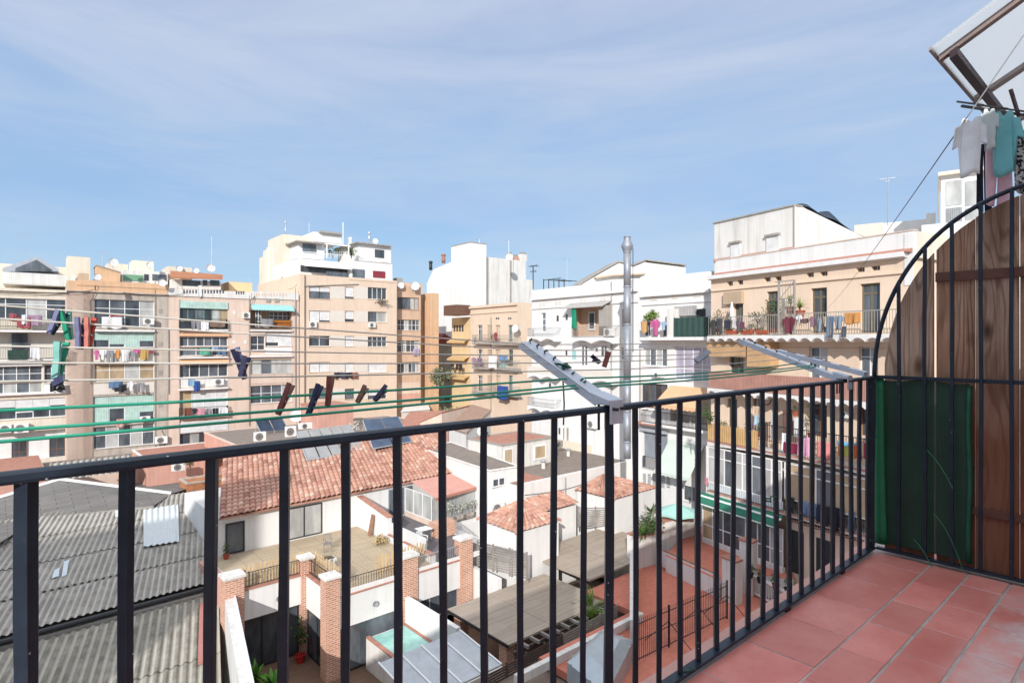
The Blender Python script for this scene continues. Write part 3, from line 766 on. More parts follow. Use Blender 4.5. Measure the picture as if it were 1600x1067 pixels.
b1, q1, L1 = bracket(UB1, (hooks[0][0]+.02, hooks[0][1]+.006), (V+.02, -.195), 'grey metal clothes line bracket clamped to the middle railing post', .034)
UB2 = BF.hit(1318, 590, V)[0]
pix2 = [(1163, 532), (1180, 538), (1197, 545), (1214, 552), (1231, 560), (1249, 567), (1268, 571), (1274, 573)]
hooks2 = [BF.hitu(x, y, UB2) for x, y in pix2]
b2, q2, L2 = bracket(UB2, (hooks2[0][0]+.02, hooks2[0][1]+.006), (V+.02, -.205), 'pale grey clothes line bracket near the far end of the railing', .034)
MB(BF).box(UB2-.03, UB2+.03, V+.0, V+.03, RZ+.01, RZ+.03).build('foot_plate', BRK, b2)
U3 = 4.10; t3 = BF.hitu(1215, 547, U3); b3, q3, L3 = bracket(U3, t3, (V+.03, -.195), 'pale grey slotted bracket fixed at the corner post', .034, plate=False)
sl = MB(BF)
for k in range(4): sl.hexa([q3(L3*(.18+.2*k), .0065, -.008), q3(L3*(.18+.2*k), .0065, .008), q3(L3*(.28+.2*k), .0065, .008), q3(L3*(.28+.2*k), .0065, -.008)],
                           [q3(L3*(.18+.2*k), .009, -.008), q3(L3*(.18+.2*k), .009, .008), q3(L3*(.28+.2*k), .009, .008), q3(L3*(.28+.2*k), .009, -.008)])
sl.build('slot', DARKF, b3)
LW = mat('white plastic line', (.62, .60, .53), .6, .15, 8); LGn = mat('green plastic line', (.03, .33, .21), .5, .2, 8)
lefts = [473, 493.5, 536, 562, 591, 627, 658, 675]
linfo = []
names = ['outermost pale', 'second pale', 'third pale', 'fourth pale', 'innermost pale', 'outer green', 'middle green', 'inner green']
for i, ((v, z), (v2, z2), yl) in enumerate(zip(hooks, hooks2, lefts)):
    ul, zl = BF.hit(0, yl, v); UE = -1.3
    zE = z+(zl-z)*(UB1-UE)/(UB1-ul)
    sag = .006 if i < 5 else .017
    def zz(u, z=z, zE=zE, sag=sag): f = (UB1-u)/(UB1-UE); return z+(zE-z)*f-4*sag*f*(1-f)
    r = .0023 if i < 5 else .0036
    K = 26; pts = [(UE+(UB1-UE)*k/K, v, zz(UE+(UB1-UE)*k/K)) for k in range(K+1)]
    M2 = 14; pts += [(UB1+(UB2-UB1)*k/M2, v+(v2-v)*k/M2, z+(z2-z)*k/M2-4*(.008+.004*(i % 3))*(k/M2)*(1-k/M2)) for k in range(1, M2+1)]
    o = MB(BF).tube(pts, r, 6).build('clothes_line', LW if i < 5 else LGn, None, smooth=True)
    tag(o, f'{names[i]} clothes line strung between the brackets outside the railing', 'clothes line')
    hk = MB(BF).tube([(UB1, v, z-.002), (UB1, v+.004, z+.016), (UB1+.004, v-.004, z+.021)], .0045, 6).build('hook', IRON if i < 5 else TIE, b1)
    MB(BF).tube([(UB2, v2, z2-.002), (UB2, v2+.003, z2+.016)], .005, 6).build('hook', IRON if i < 5 else TIE, b2)
    linfo.append((v, zz))
kn = [(UB1+.03*math.sin(k*1.9), hooks[4][0]+.022*math.cos(k*1.3), hooks[4][1]+.016+.012*math.sin(k*2.3)) for k in range(14)]
tag(MB(BF).tube(kn+[(UB1-.0, hooks[4][0]+.0, hooks[4][1]-.05), (UB1-.005, hooks[4][0]-.01, hooks[4][1]-.12), (UB1-.03, hooks[4][0]-.03, hooks[4][1]-.19)], .0032, 5).build('line_end', TIE),
    'knotted green line end dangling from the middle bracket', 'clothes line end')

# pegs
def cpeg(n, c): return mat('peg '+n, c, .5, .12, 20)
NAVY, EMER, REDP, BRN, GRYN, GRYL, MARO = cpeg('navy', (.022, .026, .075)), cpeg('emerald', (.02, .30, .17)), cpeg('red', (.48, .07, .04)), cpeg('brown', (.20, .10, .075)), cpeg('slate', (.11, .12, .17)), cpeg('grey', (.22, .25, .30)), cpeg('maroon', (.20, .06, .05))
LILA, ROSE, MINT = cpeg('lilac', (.15, .16, .28)), cpeg('rose', (.55, .20, .16)), cpeg('mint', (.20, .46, .40))
STEEL = mat('peg spring', (.5, .5, .5), .35, .1, 5, metal=.8)
def peg(x0, y0, x1, y1, li, m1, m2, label, w=.0054, spread=.0055, dv=0.):
    v = linfo[li][0]+dv; u0, z0 = BF.hit(x0, y0, v); u1, z1 = BF.hit(x1, y1, v)
    A = BF.pt(u0, v, z0); B = BF.pt(u1, v, z1); d = (B-A); L = d.length; d.normalize()
    t = thing('clothes_peg', B if B.z < A.z else A, label, 'clothes peg', 'clothes pegs clipped along the lines')
    n = BF.n; s = d.cross(n).normalized()
    s2 = (s*.75+n*.66).normalized(); n2 = d.cross(s2).normalized()
    for sg, m in ((1, m1), (-1, m2)):
        mb = MB(); prof = [(0, .0105), (.25, .0075), (.45, .0042), (.62, .0042), (.8, .0028), (1, .0026)]
        vs = []
        for f, o in prof:
            th = .0042 if .1 < f < .9 else .0030
            for a, b in ((-w, o-th*.5), (w, o-th*.5), (w, o+th), (-w, o+th)): vs.append(A+d*L*f+n2*a+s2*sg*b)
        K = len(prof)
        mb.raw(vs, [(0, 1, 2, 3), tuple((K-1)*4+k for k in range(4))]+[(i*4+k, i*4+(k+1) % 4, i*4+4+(k+1) % 4, i*4+4+k) for i in range(K-1) for k in range(4)])
        mb.build('prong', m, t, bevel=.0008)
    c = A+d*L*.55; MB().tube([c+n2*(w+.001)*(k/8*2-1)+s2*.006*math.sin(k*2.4)+d*.003*math.cos(k*2.4) for k in range(9)], .0016, 5).build('spring', STEEL, t)
peg(97, 487, 78, 522, 0, NAVY, LILA, 'navy and lilac peg leaning at the far left of the top line')
peg(101, 485, 109, 531, 0, MINT, EMER, 'mint green peg hanging beside the navy one on the top line')
peg(127, 496, 124, 546, 1, NAVY, LILA, 'navy peg hanging straight beside the red peg')
peg(142, 496, 137, 544, 1, REDP, ROSE, 'red and rose peg on the second pale line')
peg(97, 534, 88, 594, 2, EMER, MINT, 'long emerald and mint peg hanging on the third line', .0075)
peg(99, 597, 81, 601, 4, BLACKP, NAVY, 'small black peg lying across the fifth pale line', .010)
peg(367, 544, 383, 592, 2, LILA, NAVY, 'lilac and navy peg leaning right over its neighbour')
peg(386, 557, 376, 589, 3, NAVY, LILA, 'short navy peg crossing the lilac one')
peg(455, 600, 434, 648, 5, BRN, MARO, 'brown peg leaning on the green line, leftmost of the brown ones')
peg(500, 601, 481, 649, 6, NAVY, NAVY, 'dark navy peg standing askew on the green lines')
peg(517, 588, 512, 634, 6, BRN, MARO, 'upright brown peg on the green line right of the dark navy one')
peg(572, 604, 558, 629, 5, BRN, BRN, 'short brown peg tipped forward on the outer green line')
peg(604, 605, 585, 626, 5, GRYN, NAVY, 'slate grey peg tipped forward, rightmost left of the bracket')
peg(926, 559, 937, 566, 2, BLACKP, NAVY, 'small black peg on the pale line beyond the bracket', .008)
peg(951, 551, 944, 573, 3, MARO, MARO, 'maroon peg beyond the bracket beside the flue pipe', .010)
peg(1106, 551, 1088, 565, 4, GRYL, GRYL, 'grey peg on the line midway to the far bracket', .011)

# ------------------------------------------------------------------ neighbour's canopy, drying rack and washing
CANP = NT('frosted canopy sheet')
def _cp():
    t = CANP; t.b.inputs['Roughness'].default_value = .35; n = t.noise(2.5, 5); f = t.ramp(n, 0, .3, .7)
    t.base(t.mix((f, 0), (.70, .73, .73), (.80, .82, .82))); t.b.inputs['Transmission Weight'].default_value = .0
    tr = t.N('ShaderNodeBsdfTranslucent'); tr.inputs[0].default_value = (.93, .95, .95, 1); mx = t.N('ShaderNodeMixShader'); mx.inputs[0].default_value = .8
    t.L(t.b, 0, mx, 1); t.L(tr, 0, mx, 2); t.L(mx, 0, t.o, 0)
_cp()
BEAM = mat('brown canopy beam', (.26, .20, .18), .6, .2, 5); BEAML = mat('weathered canopy batten', (.36, .31, .29), .7, .2, 5); BEAMD = mat('dark canopy beam', (.045, .025, .032), .5, .2, 5)
cu0, cu1, cv0, cv1 = 4.5, 8.2, 1.055, -.95
def cz(v): return 1.865+(1.055-v)*.53
can = thing('canopy', BF.pt(6, 0, FZ), 'frosted white canopy on brown beams over the next balcony', 'canopy')
MB(BF).hexa([(cu0, cv0, cz(cv0)), (cu1, cv0, cz(cv0)), (cu1, cv1, cz(cv1)), (cu0, cv1, cz(cv1))], [(cu0, cv0, cz(cv0)+.012), (cu1, cv0, cz(cv0)+.012), (cu1, cv1, cz(cv1)+.012), (cu0, cv1, cz(cv1)+.012)]).build('sheet', CANP.m, can)
def beam(u0, u1, va, vb, th, m, nm, d=.0):
    MB(BF).hexa([(u0, va, cz(va)-th-d), (u1, va, cz(va)-th-d), (u1, vb, cz(vb)-th-d), (u0, vb, cz(vb)-th-d)], [(u0, va, cz(va)-.002-d), (u1, va, cz(va)-.002-d), (u1, vb, cz(vb)-.002-d), (u0, vb, cz(vb)-.002-d)]).build(nm, m, can)
beam(cu0-.01, cu1, cv0+.012, cv0-.002, .022, BEAML, 'edge_strip', -.012)
beam(4.64, 4.69, 1.045, cv1, .04, BEAM, 'rafter'); beam(5.62, 5.70, 1.045, cv1, .035, BEAML, 'rafter'); beam(6.62, 6.70, 1.045, cv1, .035, BEAML, 'rafter'); beam(7.62, 7.7, 1.045, cv1, .035, BEAML, 'rafter')
beam(4.62, cu1, .985, .945, .05, BEAMD, 'purlin', .042)
for u in (7.4,): MB(BF).box(u-.05, u+.05, .90, 1.0, FZ, cz(.95)-.125).build('post', BEAMD, can)
beam(4.55, cu1, .0, -.07, .07, BEAMD, 'purlin', .052)

rack = thing('drying_rack', BF.pt(6.4, .8, FZ), 'black drying rack rod under the canopy holding washing', 'drying rack')
def at(px, py, u): 
    v, z = BF.hitu(px, py, u); return BF.pt(u, v, z)
ra, rb = at(1503, 166, 5.0), at(1612, 182, 5.75)
MB().tube([ra, rb], .010, 6).build('rod', IRON, rack)
for f in (.05, .38, .72):
    c = ra.lerp(rb, f); MB().tube([c-BF.n*.10-Vector((0, 0, .02)), c+BF.n*.05+Vector((0, 0, .05))], .007, 5).build('crossbar', IRON, rack)
MB().tube([at(1579, 140, 5.5), at(1592, 182, 5.6)], .014, 6).build('strut', BEAMD, rack)
pz = rb+BF.s*.3; MB().tube([rb, pz, Vector((pz.x, pz.y, FZ))], .014, 6).build('stand', IRON, rack)
def wash(px0, py0, px1, py1, u, m, label, cat, kind='cloth', seed=0, amp=.04, taper=0.):
    # washing faces the viewer: hung on the vertical plane square to the viewing direction at that distance
    c = at((px0+px1)/2, py0, u); fr = Frame((c.x, c.y), math.atan2(1, -.25)+0.0)
    u0, z1 = fr.hit(px0, py0); u1 = fr.hit(px1, py0)[0]; z0 = fr.hit(px0, py1)[1]
    return hang_uv(fr, u0, u1, z0, z1, 0, m, label, cat, kind, 'washing on the rack under the canopy', seed, amp, taper)
wash(1494, 186, 1540, 276, 5.05, cloth_mat('white', (.9, .9, .9)), 'white shirt hanging at the left end of the rack', 'shirt', 'shirt', 1, .03, .25)
wash(1530, 172, 1560, 236, 5.2, cloth_mat('pale grey', (.62, .68, .67)), 'pale grey top hanging behind the teal one', 'shirt', 'shirt', 2, .03)
wash(1527, 226, 1546, 330, 5.35, cloth_mat('black navy', (.012, .016, .035)), 'black trousers hanging between white shirt and pink trousers', 'trousers', 'trousers', 3, .02)
wash(1541, 230, 1580, 322, 5.3, cloth_mat('pink', (.80, .52, .58)), 'pink trousers hanging under the teal shirt', 'trousers', 'trousers', 4, .03)
wash(1546, 176, 1592, 272, 5.25, cloth_mat('teal', (.22, .56, .58)), 'teal shirt hanging beside the patterned dress', 'shirt', 'shirt', 5, .035, .2)
LEO = NT('fabric black and white print')
def _leo():
    t = LEO; t.b.inputs['Roughness'].default_value = .9; n = t.noise(42, 2); f = t.ramp(n, 0, .49, .53)
    t.base(t.mix((f, 0), (.015, .015, .02), (.55, .53, .50)))
_leo()
wash(1583, 205, 1620, 300, 5.4, LEO.m, 'black and white patterned dress at the right of the rack', 'dress', 'cloth', 6, .03)
# cable from the rack to the far terrace
# ================================================================== left and back row
LB = vp_frame(50, 52, 1950)
ZG = -15.8
B1 = Bld('apartment_building', 'cream apartment block with white glazed galleries at the far left', LB, -150, 104, 443, ZG, 12, CREAM)
b = B1
b.strip(102, 145, 452, 735, PINKISH, .05)
b.win(-60, 463, 103, 497, 5, 2, UPVC, [GM, GD, GD, GC, GD], split=[.72])
b.slab(-80, 515, 103, .9); b.rail(-80, 497, 102, 514)
b.recess(-70, 519, 102, 561, PANELW, .7)
b.panel(18, 521, 43, 562, GD, 'door', -.5, .56); b.slab(-80, 563, 103, .8); b.rail(-80, 544, 102, 562)
b.panel(12, 547, 42, 562, GMAT, 'mat_screen', v=-.88, proud=.02)
b.panel(-60, 569, 66, 573.5, UPVC, 'awning_box', .25)
b.win(-60, 574, 66, 599, 6, 2, UPVC, GM, hole=True); b.win(69, 570, 103, 598, 3, 2, UPVC, [GD, GC, GM])
b.win(-60, 601, 66, 618, 6, 1, UPVC, [GM, GC], hole=True); b.panel(69, 601, 103, 617, UPVC); b.slab(-80, 619, 103, .35)
b.win(-60, 628, 103, 660, 6, 1, UPVC, GD, shut=[.4, .55, .4, .7, .45, .4])
b.recess(-70, 682, 102, 730, WHITE, .7)
b.win(18, 686, 42, 728, 2, 2, WOODF, GD, hole=False, v=.62, kind='door', sill=False); b.win(77, 682, 101, 722, 2, 2, WOODF, GD, hole=False, v=.62, kind='door', sill=False)
b.band(-150, 443, 104, .25, .25)
b.band(-150, 450, 104, .08, .1)
b.rail(8, 424, 100, 442, 0.1, GALV, .14, ret=False)
b.finish()
B2 = Bld('apartment_building', 'worn stone apartment block with orange balustrade and green shutters', LB, 104.3, 262, 440, ZG, 12, STONE)
b = B2
b.strip(104.4, 145, 453, 735, PINKISH, .05); b.strip(243, 262, 455, 730, STONE, .05)
b.win(147, 467, 241, 511, 4, 2, UPVC, [GD, GM, GD, GC], split=[.68]); b.slab(146, 515, 242, .35)
b.win(146, 517, 241, 543, 4, 1, UPVC, GD, shut=[.55, .8, 1, .6], sm=SHUTG); b.slab(146, 566, 242, .4)
b.panel(146, 546, 241, 565, PANELW, 'panel', .05)
b.win(147, 568, 241, 597, 4, 2, UPVC, [GT, GT, GC, GT], split=[.62]); b.panel(146, 600, 241, 617, PANELW, 'panel', .06)
b.win(146, 620, 241, 666, 4, 1, UPVC, GD, shut=[1, .45, .9, .62], sm=SHUTG)
b.win(146, 668, 241, 702, 5, 2, UPVC, [GM, GC, GM, GC, GM], split=[.6])
b.band(120, 437, 262, .5, .16, ORANGEW, 'parapet'); b.band(104.3, 453, 262, .1, .22)
b.panel(104.4, 438, 262, 453, ORANGEW, 'parapet', .1)
for i in range(17): b.panel(153+i*4.9, 441.5, 155.4+i*4.9, 448.5, GREYW if i < 7 else BROWNW, 'baluster_opening', .112, 0)
for y in (483, 534, 579, 629): b.panel(247.5, y, 254, y+7, GREYW, 'rosette', .075)
for x in (187, 203): b.panel(x, 454, x+6, 459, GREYW, 'rosette', .03)
b.pipe([(242.5, 440), (242.5, 725)], .05); b.pipe([(263, 515), (263, 615)], .05)
b.finish()
B3 = Bld('apartment_building', 'pink apartment block with turquoise awning and white balustrade parapet', LB, 262.3, 467, 450, ZG, 12, PINKISH)
b = B3
b.panel(281, 470, 356, 481, SHUTG, 'blind', .1); b.win(281, 481, 356, 501, 6, 1, GREENF, [GD, GD, GM, GD, GC, GT]); b.panel(281, 501, 356, 513, GD, 'panel')
b.slab(280, 514, 357, .5); b.rail(281, 497, 355, 512, .48)
b.panel(280, 521, 357, 525, OCANV, 'awning_box', .3)
b.win(281, 526, 356, 541, 6, 1, UPVC, GM); b.win(281, 543, 356, 556, 3, 1, UPVC, GM); b.slab(280, 558, 357, .4)
b.awn(280, 561, 357, 569, .4, OCANV, val=.05)
b.win(281, 570, 356, 590, 5, 1, UPVC, [GM, GD, GM, GM, GD]); b.panel(281, 592, 356, 606, WHITE_OLD); b.slab(280, 608, 357, .45)
b.win(281, 611, 356, 650, 4, 2, UPVC, [GT, SHUT, SHUT, SHUT], split=[.62]); b.slab(280, 653, 357, .5); b.rail(281, 638, 356, 652, .48)
b.panel(281, 660, 356, 677, SHUT, 'shutter', .06); b.win(281, 678, 356, 696, 5, 1, WOODF, [GD, GC, GD, GC, GD])
b.awn(391.5, 475, 457, 483, .75, TURQ, val=.1)
b.recess(391.5, 484, 456, 513, BROWNW, 1.0)
b.win(399, 484.5, 408, 511, 2, 3, UPVC, GM, hole=False, v=.5, kind='door', sill=False); b.win(420, 487, 455, 499, 5, 2, UPVC, GD, hole=False, v=.94, sill=False)
b.slab(391, 515, 457, .25); b.rail(391.5, 499, 456, 514, .1, IRON, ret=False)
b.win(392, 525, 414, 547, 2, 2, UPVC, GD, split=[.4]); b.win(415, 520, 456, 541, 2, 1, UPVC, GD, shut=[.72, .95]); b.panel(414.5, 543, 456, 553, UPVC); b.slab(391, 556, 457, .3)
b.win(392, 562, 456, 585, 4, 1, ALU, [GC, GM, GC, GC], split=[.72]); b.panel(392, 587, 456, 600, PINKISH, 'panel', .06)
b.win(392, 603, 456, 631, 4, 2, UPVC, [GD, GM, GM, GC], split=[.55])
b.panel(262.5, 451, 392, 462, WHITE_OLD, 'parapet', .12); b.panel(393, 455, 466, 466, WHITE_OLD, 'parapet', .12)
for i in range(14): b.panel(286+i*4.7, 453, 288.3+i*4.7, 458.5, GD, 'baluster_opening', .13)
for i in range(4): b.panel(368+i*3.7, 455, 370+i*3.7, 460, GD, 'baluster_opening', .13)
for i in range(11): b.panel(399+i*4.6, 458, 401.5+i*4.6, 463, PINKISH, 'baluster_opening', .13)
for x, y in ((364, 486), (363, 532), (381, 532)): b.panel(x, y, x+5, y+5, WHITE_OLD, 'rosette', .03)
for x in (416, 429): b.panel(x, 466.5, x+6, 472, GREYW, 'vent', .12)
b.pipe([(389.5, 462), (389.5, 665)], .05); b.pipe([(280.5, 468), (280.5, 700)], .04); b.pipe([(461.5, 450), (461.5, 650)], .06)
b.finish()
# things on the left roofs
def rbox(name, label, px0, px1, yt, yb, v, d, m, cat='roof hut', roof=None, fr=LB, **k):
    u0, z1 = fr.hit(px0, yt, v); u1 = fr.hit(px1, yt, v)[0]; z0 = fr.hit(px0, yb, v)[1]
    return simple_box(name, label, fr, u0, u1, v, v+d, z0, z1, m, cat, roof, **k)
rbox('roof_hut', 'long cream rooftop wall behind the leftmost block', -120, 120, 404, 450, 7, 4, CREAM)
rbox('roof_hut', 'cream rooftop hut with dark eave left of the dish', 105, 141, 400, 450, 5, 3, CREAM, roof=GREYW)
t = thing('glass_gable', LB.pt(LB.hit(45, 430, 3)[0], 3, LB.hit(45, 430, 3)[1]), 'grey gabled conservatory roof on the leftmost terrace', 'conservatory')
g = [LB.hit(x, y, 3) for x, y in ((4, 419), (58, 400.5), (92, 421), (92, 424), (4, 424))]
MB(LB).prism(g, 3, 7).build('roof', ALU, t); g = [LB.hit(x, y, 2.9) for x, y in ((24, 419), (57, 406), (80, 421), (80, 424), (24, 424))]
MB(LB).prism(g, 2.9, 2.99).build('pane', GM, t)
g0 = LB.hit(4, 424, 3); g1 = LB.hit(118, 436, 3); MB(LB).box(g0[0], g1[0], 3, 7, LB.hit(4, 443, 3)[1], g0[1]-.02).build('wall', WHITE_OLD, t)
rbox('roof_hut', 'small brick hut with pointed cap beside the orange balustrade', 123, 139, 427, 440, 2, 2, BROWNW, roof=TERRA)
t = thing('roof_lean_to', LB.pt(LB.hit(165, 437, 3)[0], 3, LB.hit(165, 437, 3)[1]), 'orange sloping rooftop wall behind the orange balustrade', 'roof hut')
MB(LB).prism([LB.hit(x, y, 3) for x, y in ((151, 415), (188, 426), (188, 440), (151, 440))], 3, 6).build('wall', ORANGEW, t)
MB(LB).prism([LB.hit(x, y, 2.95) for x, y in ((150, 413.5), (189, 425), (189, 426.3), (150, 415))], 2.9, 6.2).build('roof', GREYW, t)
rbox('roof_hut', 'boxy cream rooftop hut between two dishes', 207, 240, 406.5, 440, 6, 3, CREAM, roof=GREYW)
rbox('roof_hut', 'low cream rooftop block behind the green canvas', 168, 200, 411, 440, 9, 3, CREAM)
rbox('roof_terrace_room', 'glazed rooftop room with green canvas strip', 190, 262, 421, 441, 4, 4, WHITE_OLD, 'roof room')
for i, (x0, x1, mm) in enumerate(((193, 223, GREENF), (225, 232, GD), (238, 260, GM))): MB(LB).box(LB.hit(x0, 430, 3.96)[0], LB.hit(x1, 430, 3.96)[0], 3.93, 3.995, LB.hit(x0, 438, 3.96)[1], LB.hit(x0, 428.5, 3.96)[1]).build('pane', mm, [o for o in COL.objects if o.name.startswith('roof_terrace_room')][-1])
t = rbox('roof_terrace_room', 'white rooftop room under a rusty sheet roof', 268, 345, 436, 450, 3, 4, WHITE_OLD, 'roof room')
for x0, x1 in ((285, 313), (317, 324), (328, 343)): MB(LB).box(LB.hit(x0, 440, 2.96)[0], LB.hit(x1, 440, 2.96)[0], 2.93, 2.995, LB.hit(x0, 446, 2.96)[1], LB.hit(x0, 437.5, 2.96)[1]).build('window', GD, t)
MB(LB).hexa([(*LB.hit(266, 434, 2), 0)[:1]+(2.0, LB.hit(266, 435, 2)[1]), (LB.hit(348, 436, 2)[0], 2.0, LB.hit(348, 437, 2)[1]), (LB.hit(348, 430, 7)[0], 7, LB.hit(348, 431, 7)[1]), (LB.hit(266, 424, 7)[0], 7, LB.hit(266, 425, 7)[1])],
            [(LB.hit(266, 434, 2)[0], 2.0, LB.hit(266, 433, 2)[1]), (LB.hit(348, 436, 2)[0], 2.0, LB.hit(348, 435.3, 2)[1]), (LB.hit(348, 430, 7)[0], 7, LB.hit(348, 429, 7)[1]), (LB.hit(266, 424, 7)[0], 7, LB.hit(266, 423, 7)[1])]).build('roof', mat('rusty sheet', C(196, 130, 90), .8, .3, 2, fine=.3), t)
rbox('roof_hut', 'yellow rooftop hut with grey eave above the turquoise awning', 358, 394, 440, 458, 4, 4, YELLOW, roof=GREYW)
rbox('roof_hut', 'pale rooftop ledge behind the white balustrade', 262, 300, 416, 450, 8, 4, CREAM)
CAMV = lambda p: Vector((-p.x, -p.y, 0)).normalized()
def ldish(px, py, Y, r, label, ax=None):
    p = P(px, py, Y); return dish(p, ax or (CAMV(p)+Vector((.25, 0, .35))), r, label)
ldish(177, 410, 57, .40, 'white dish beside the thin mast on the left roofs'); ldish(253, 442, 57.5, .36, 'white dish on the corner of the orange balustrade')
ldish(329, 419, 64, .45, 'white dish at the foot of the tall mast'); ldish(280, 420, 66, .35, 'small white dish on the ledge left of the tall mast'); ldish(306, 423, 66, .33, 'flat white dish right of the ledge')
ldish(234, 414, 60, .3, 'small dish leaning against the boxy rooftop hut'); ldish(152, 433, 53, .3, 'low pale dish behind the orange parapet corner')
antenna(P(331, 419, 64), (419-370)/F*64, 'tall bare mast rising over the left roofs', (), r=.035)
antenna(P(161, 415, 58), (415-394)/F*58, 'short dark mast with one crossbar beside the dish', ((.98, .4, 3),), r=.03)
antenna(P(40, 405, 62), (405-364)/F*62, 'pale aerial above the leftmost roof', ((.97, .5, 5), (.85, .35, 3)), r=.02)
antenna(P(234, 408, 60), (408-399)/F*60, 'stub aerial on the boxy rooftop hut', ((.95, .25, 3),), r=.02)
antenna(P(390, 440, 66), (440-431)/F*66, 'tiny aerial over the yellow rooftop hut', ((.95, .3, 4),), r=.015)
# washing on the left blocks
def LC(n, r, g, b):
    y = .3*r+.6*g+.1*b; q = lambda x: x*.72+y*.28
    return cloth_mat(n, C(q(r), q(g), q(b), .75))
RED_, PUR_, WHI_, GRY_, BLU_, DBL_, ORA_, PNK_, BLK_, MUS_ = LC('faded red', 190, 80, 90), LC('mauve', 178, 140, 170), LC('off white', 245, 245, 245), LC('mid grey', 150, 150, 155), LC('denim', 90, 130, 175), LC('royal blue', 40, 90, 190), LC('orange', 240, 150, 60), LC('hot pink', 240, 95, 165), LC('charcoal', 50, 50, 58), LC('mustard', 215, 165, 70)
vo = -.95
hang(LB, 14, 490, 26, 502, vo, RED_, 'faded red towel on the top left balcony rail', 'towel'); hang(LB, 26, 496, 48, 513, vo-.03, RED_, 'faded red cloth sagging below the mauve sheet', 'cloth')
hang(LB, 43, 492, 66, 509, vo-.06, PUR_, 'mauve sheet on the top left balcony rail', 'sheet'); hang(LB, 34, 492, 42, 507, vo-.09, WHI_, 'white towel between red and mauve on the top left balcony', 'towel')
hang(LB, 47, 543, 62, 561, vo, WHI_, 'white towel beside the green mat screen', 'towel')
hang(LB, 159, 495, 191, 513, -.42, WHI_, 'large white sheet under the stone block top windows', 'sheet'); hang(LB, 172, 491, 191, 495, -.4, RED_, 'red cloth folded over the white sheet', 'cloth')
for i, (x0, x1, y1, m_, l_) in enumerate(((147, 155, 562, PNK_, 'pink top'), (156, 166, 563, WHI_, 'white top'), (167, 178, 566, GRY_, 'grey trousers'), (180, 189, 560, ORA_, 'orange top'), (190, 201, 565, WHI_, 'white trousers'), (202, 211, 563, GRY_, 'grey top'), (208, 220, 552, PNK_, 'bright pink towel'), (219, 232, 562, MUS_, 'mustard towel'), (232, 241, 552, RED_, 'dark red cloth'))):
    hang(LB, x0, 546+(i % 3)*.7, x1, y1, -.45, m_, f'{l_}, {["first","second","third","fourth","fifth","sixth","seventh","eighth","last"][i]} on the line under the green shutters', l_.split()[-1], 'shirt' if 'top' in l_ else ('trousers' if 'trousers' in l_ else 'cloth'), seed=i)
hang(LB, 170, 596, 192, 607, -.45, BLU_, 'blue denim spread on the line below tan blinds', 'cloth', amp=.09); hang(LB, 179, 602, 198, 612, -.5, BLK_, 'dark clothes bunched behind the blue denim', 'cloth', amp=.09)
hang(LB, 200, 596, 209, 611, -.45, WHI_, 'white shirt right of the blue denim', 'shirt', 'shirt'); hang(LB, 214, 598, 226, 613, -.45, GRY_, 'grey trousers on the line below tan blinds', 'trousers', 'trousers')
hang(LB, 182, 655, 194, 668, -.4, LC('striped salmon', 225, 170, 150), 'salmon towel under the half raised green shutter', 'towel')
hang(LB, 299, 502, 314, 516, -.52, GRY_, 'grey trousers on the green framed balcony', 'trousers', 'trousers'); hang(LB, 314, 501, 327, 517, -.54, WHI_, 'bright white towel on the green framed balcony', 'towel'); hang(LB, 328, 501, 352, 511, -.55, LC('brown', 150, 115, 95), 'brown cloth draped at the right of the green framed balcony', 'cloth')
hang(LB, 312, 544, 329, 555, -.45, LC('sea green', 80, 190, 150), 'sea green towel on the pink block', 'towel'); hang(LB, 331, 542, 341, 549, -.42, LC('sky', 150, 185, 215), 'pale blue cloth beside the sea green towel', 'cloth'); hang(LB, 340, 543, 353, 554, -.45, BLU_, 'denim blue cloth on the pink block', 'cloth')
hang(LB, 294, 591, 304, 603, -.5, LC('light blue', 130, 185, 225), 'light blue cloth below the orange awning', 'cloth'); hang(LB, 303, 596, 313, 611, -.52, DBL_, 'royal blue towel below the orange awning', 'towel')
for i, (x0, x1, y1, m_, l_) in enumerate(((288, 300, 650, LC('brick', 150, 75, 60), 'brick red towel'), (300, 308, 646, BLK_, 'black top'), (306, 320, 654, LC('soft pink', 235, 150, 165), 'soft pink towel'), (321, 331, 648, GRY_, 'grey top'), (332, 341, 650, BLK_, 'black trousers'), (342, 356, 647, WHI_, 'white towel'))):
    hang(LB, x0, 638, x1, y1, -.55, m_, f'{l_} on the lowest balcony line of the pink block', l_.split()[-1], 'shirt' if 'top' in l_ else ('trousers' if 'trousers' in l_ else 'cloth'), seed=i)
hang(LB, 408, 498, 428, 511, -.18, GRY_, 'grey and white sheet gathered on the balcony under the turquoise awning', 'sheet', amp=.1)
hang(LB, 310, 446, 315, 464, -.2, WHI_, 'white cloth hanging over the balustrade parapet', 'cloth')
hang(LB, 78, 598, 98, 612, -.5, BLK_, 'charcoal bag like cloth on the lowest far left line', 'cloth', amp=.1)
ac_unit(LB, 224, 497, 241, 507, -.35, 'air conditioner at the right end of the stone block top balcony')
ac_unit(LB, 0, 664, 18, 677, 0, 'leftmost air conditioner under the cream block windows'); ac_unit(LB, 22, 663, 45, 677, 0, 'air conditioner right beside the leftmost one')
ac_unit(LB, 219, 651, 235, 659, -.05, 'air conditioner under the green shutters of the stone block'); ac_unit(LB, 243, 683, 262, 694, -.05, 'air conditioner low on the grey pilaster')
ac_unit(LB, 335, 592, 350, 602, -.08, 'air conditioner under the orange awning of the pink block'); ac_unit(LB, 380, 488, 391, 497, 0, 'air conditioner on the pink wall left of the turquoise awning')
ch = thing('orange_chair', LB.pt(LB.hit(435, 513, .35)[0], .35, LB.hit(435, 512, .35)[1]), 'orange cabinet on the balcony under the turquoise awning', 'cabinet')
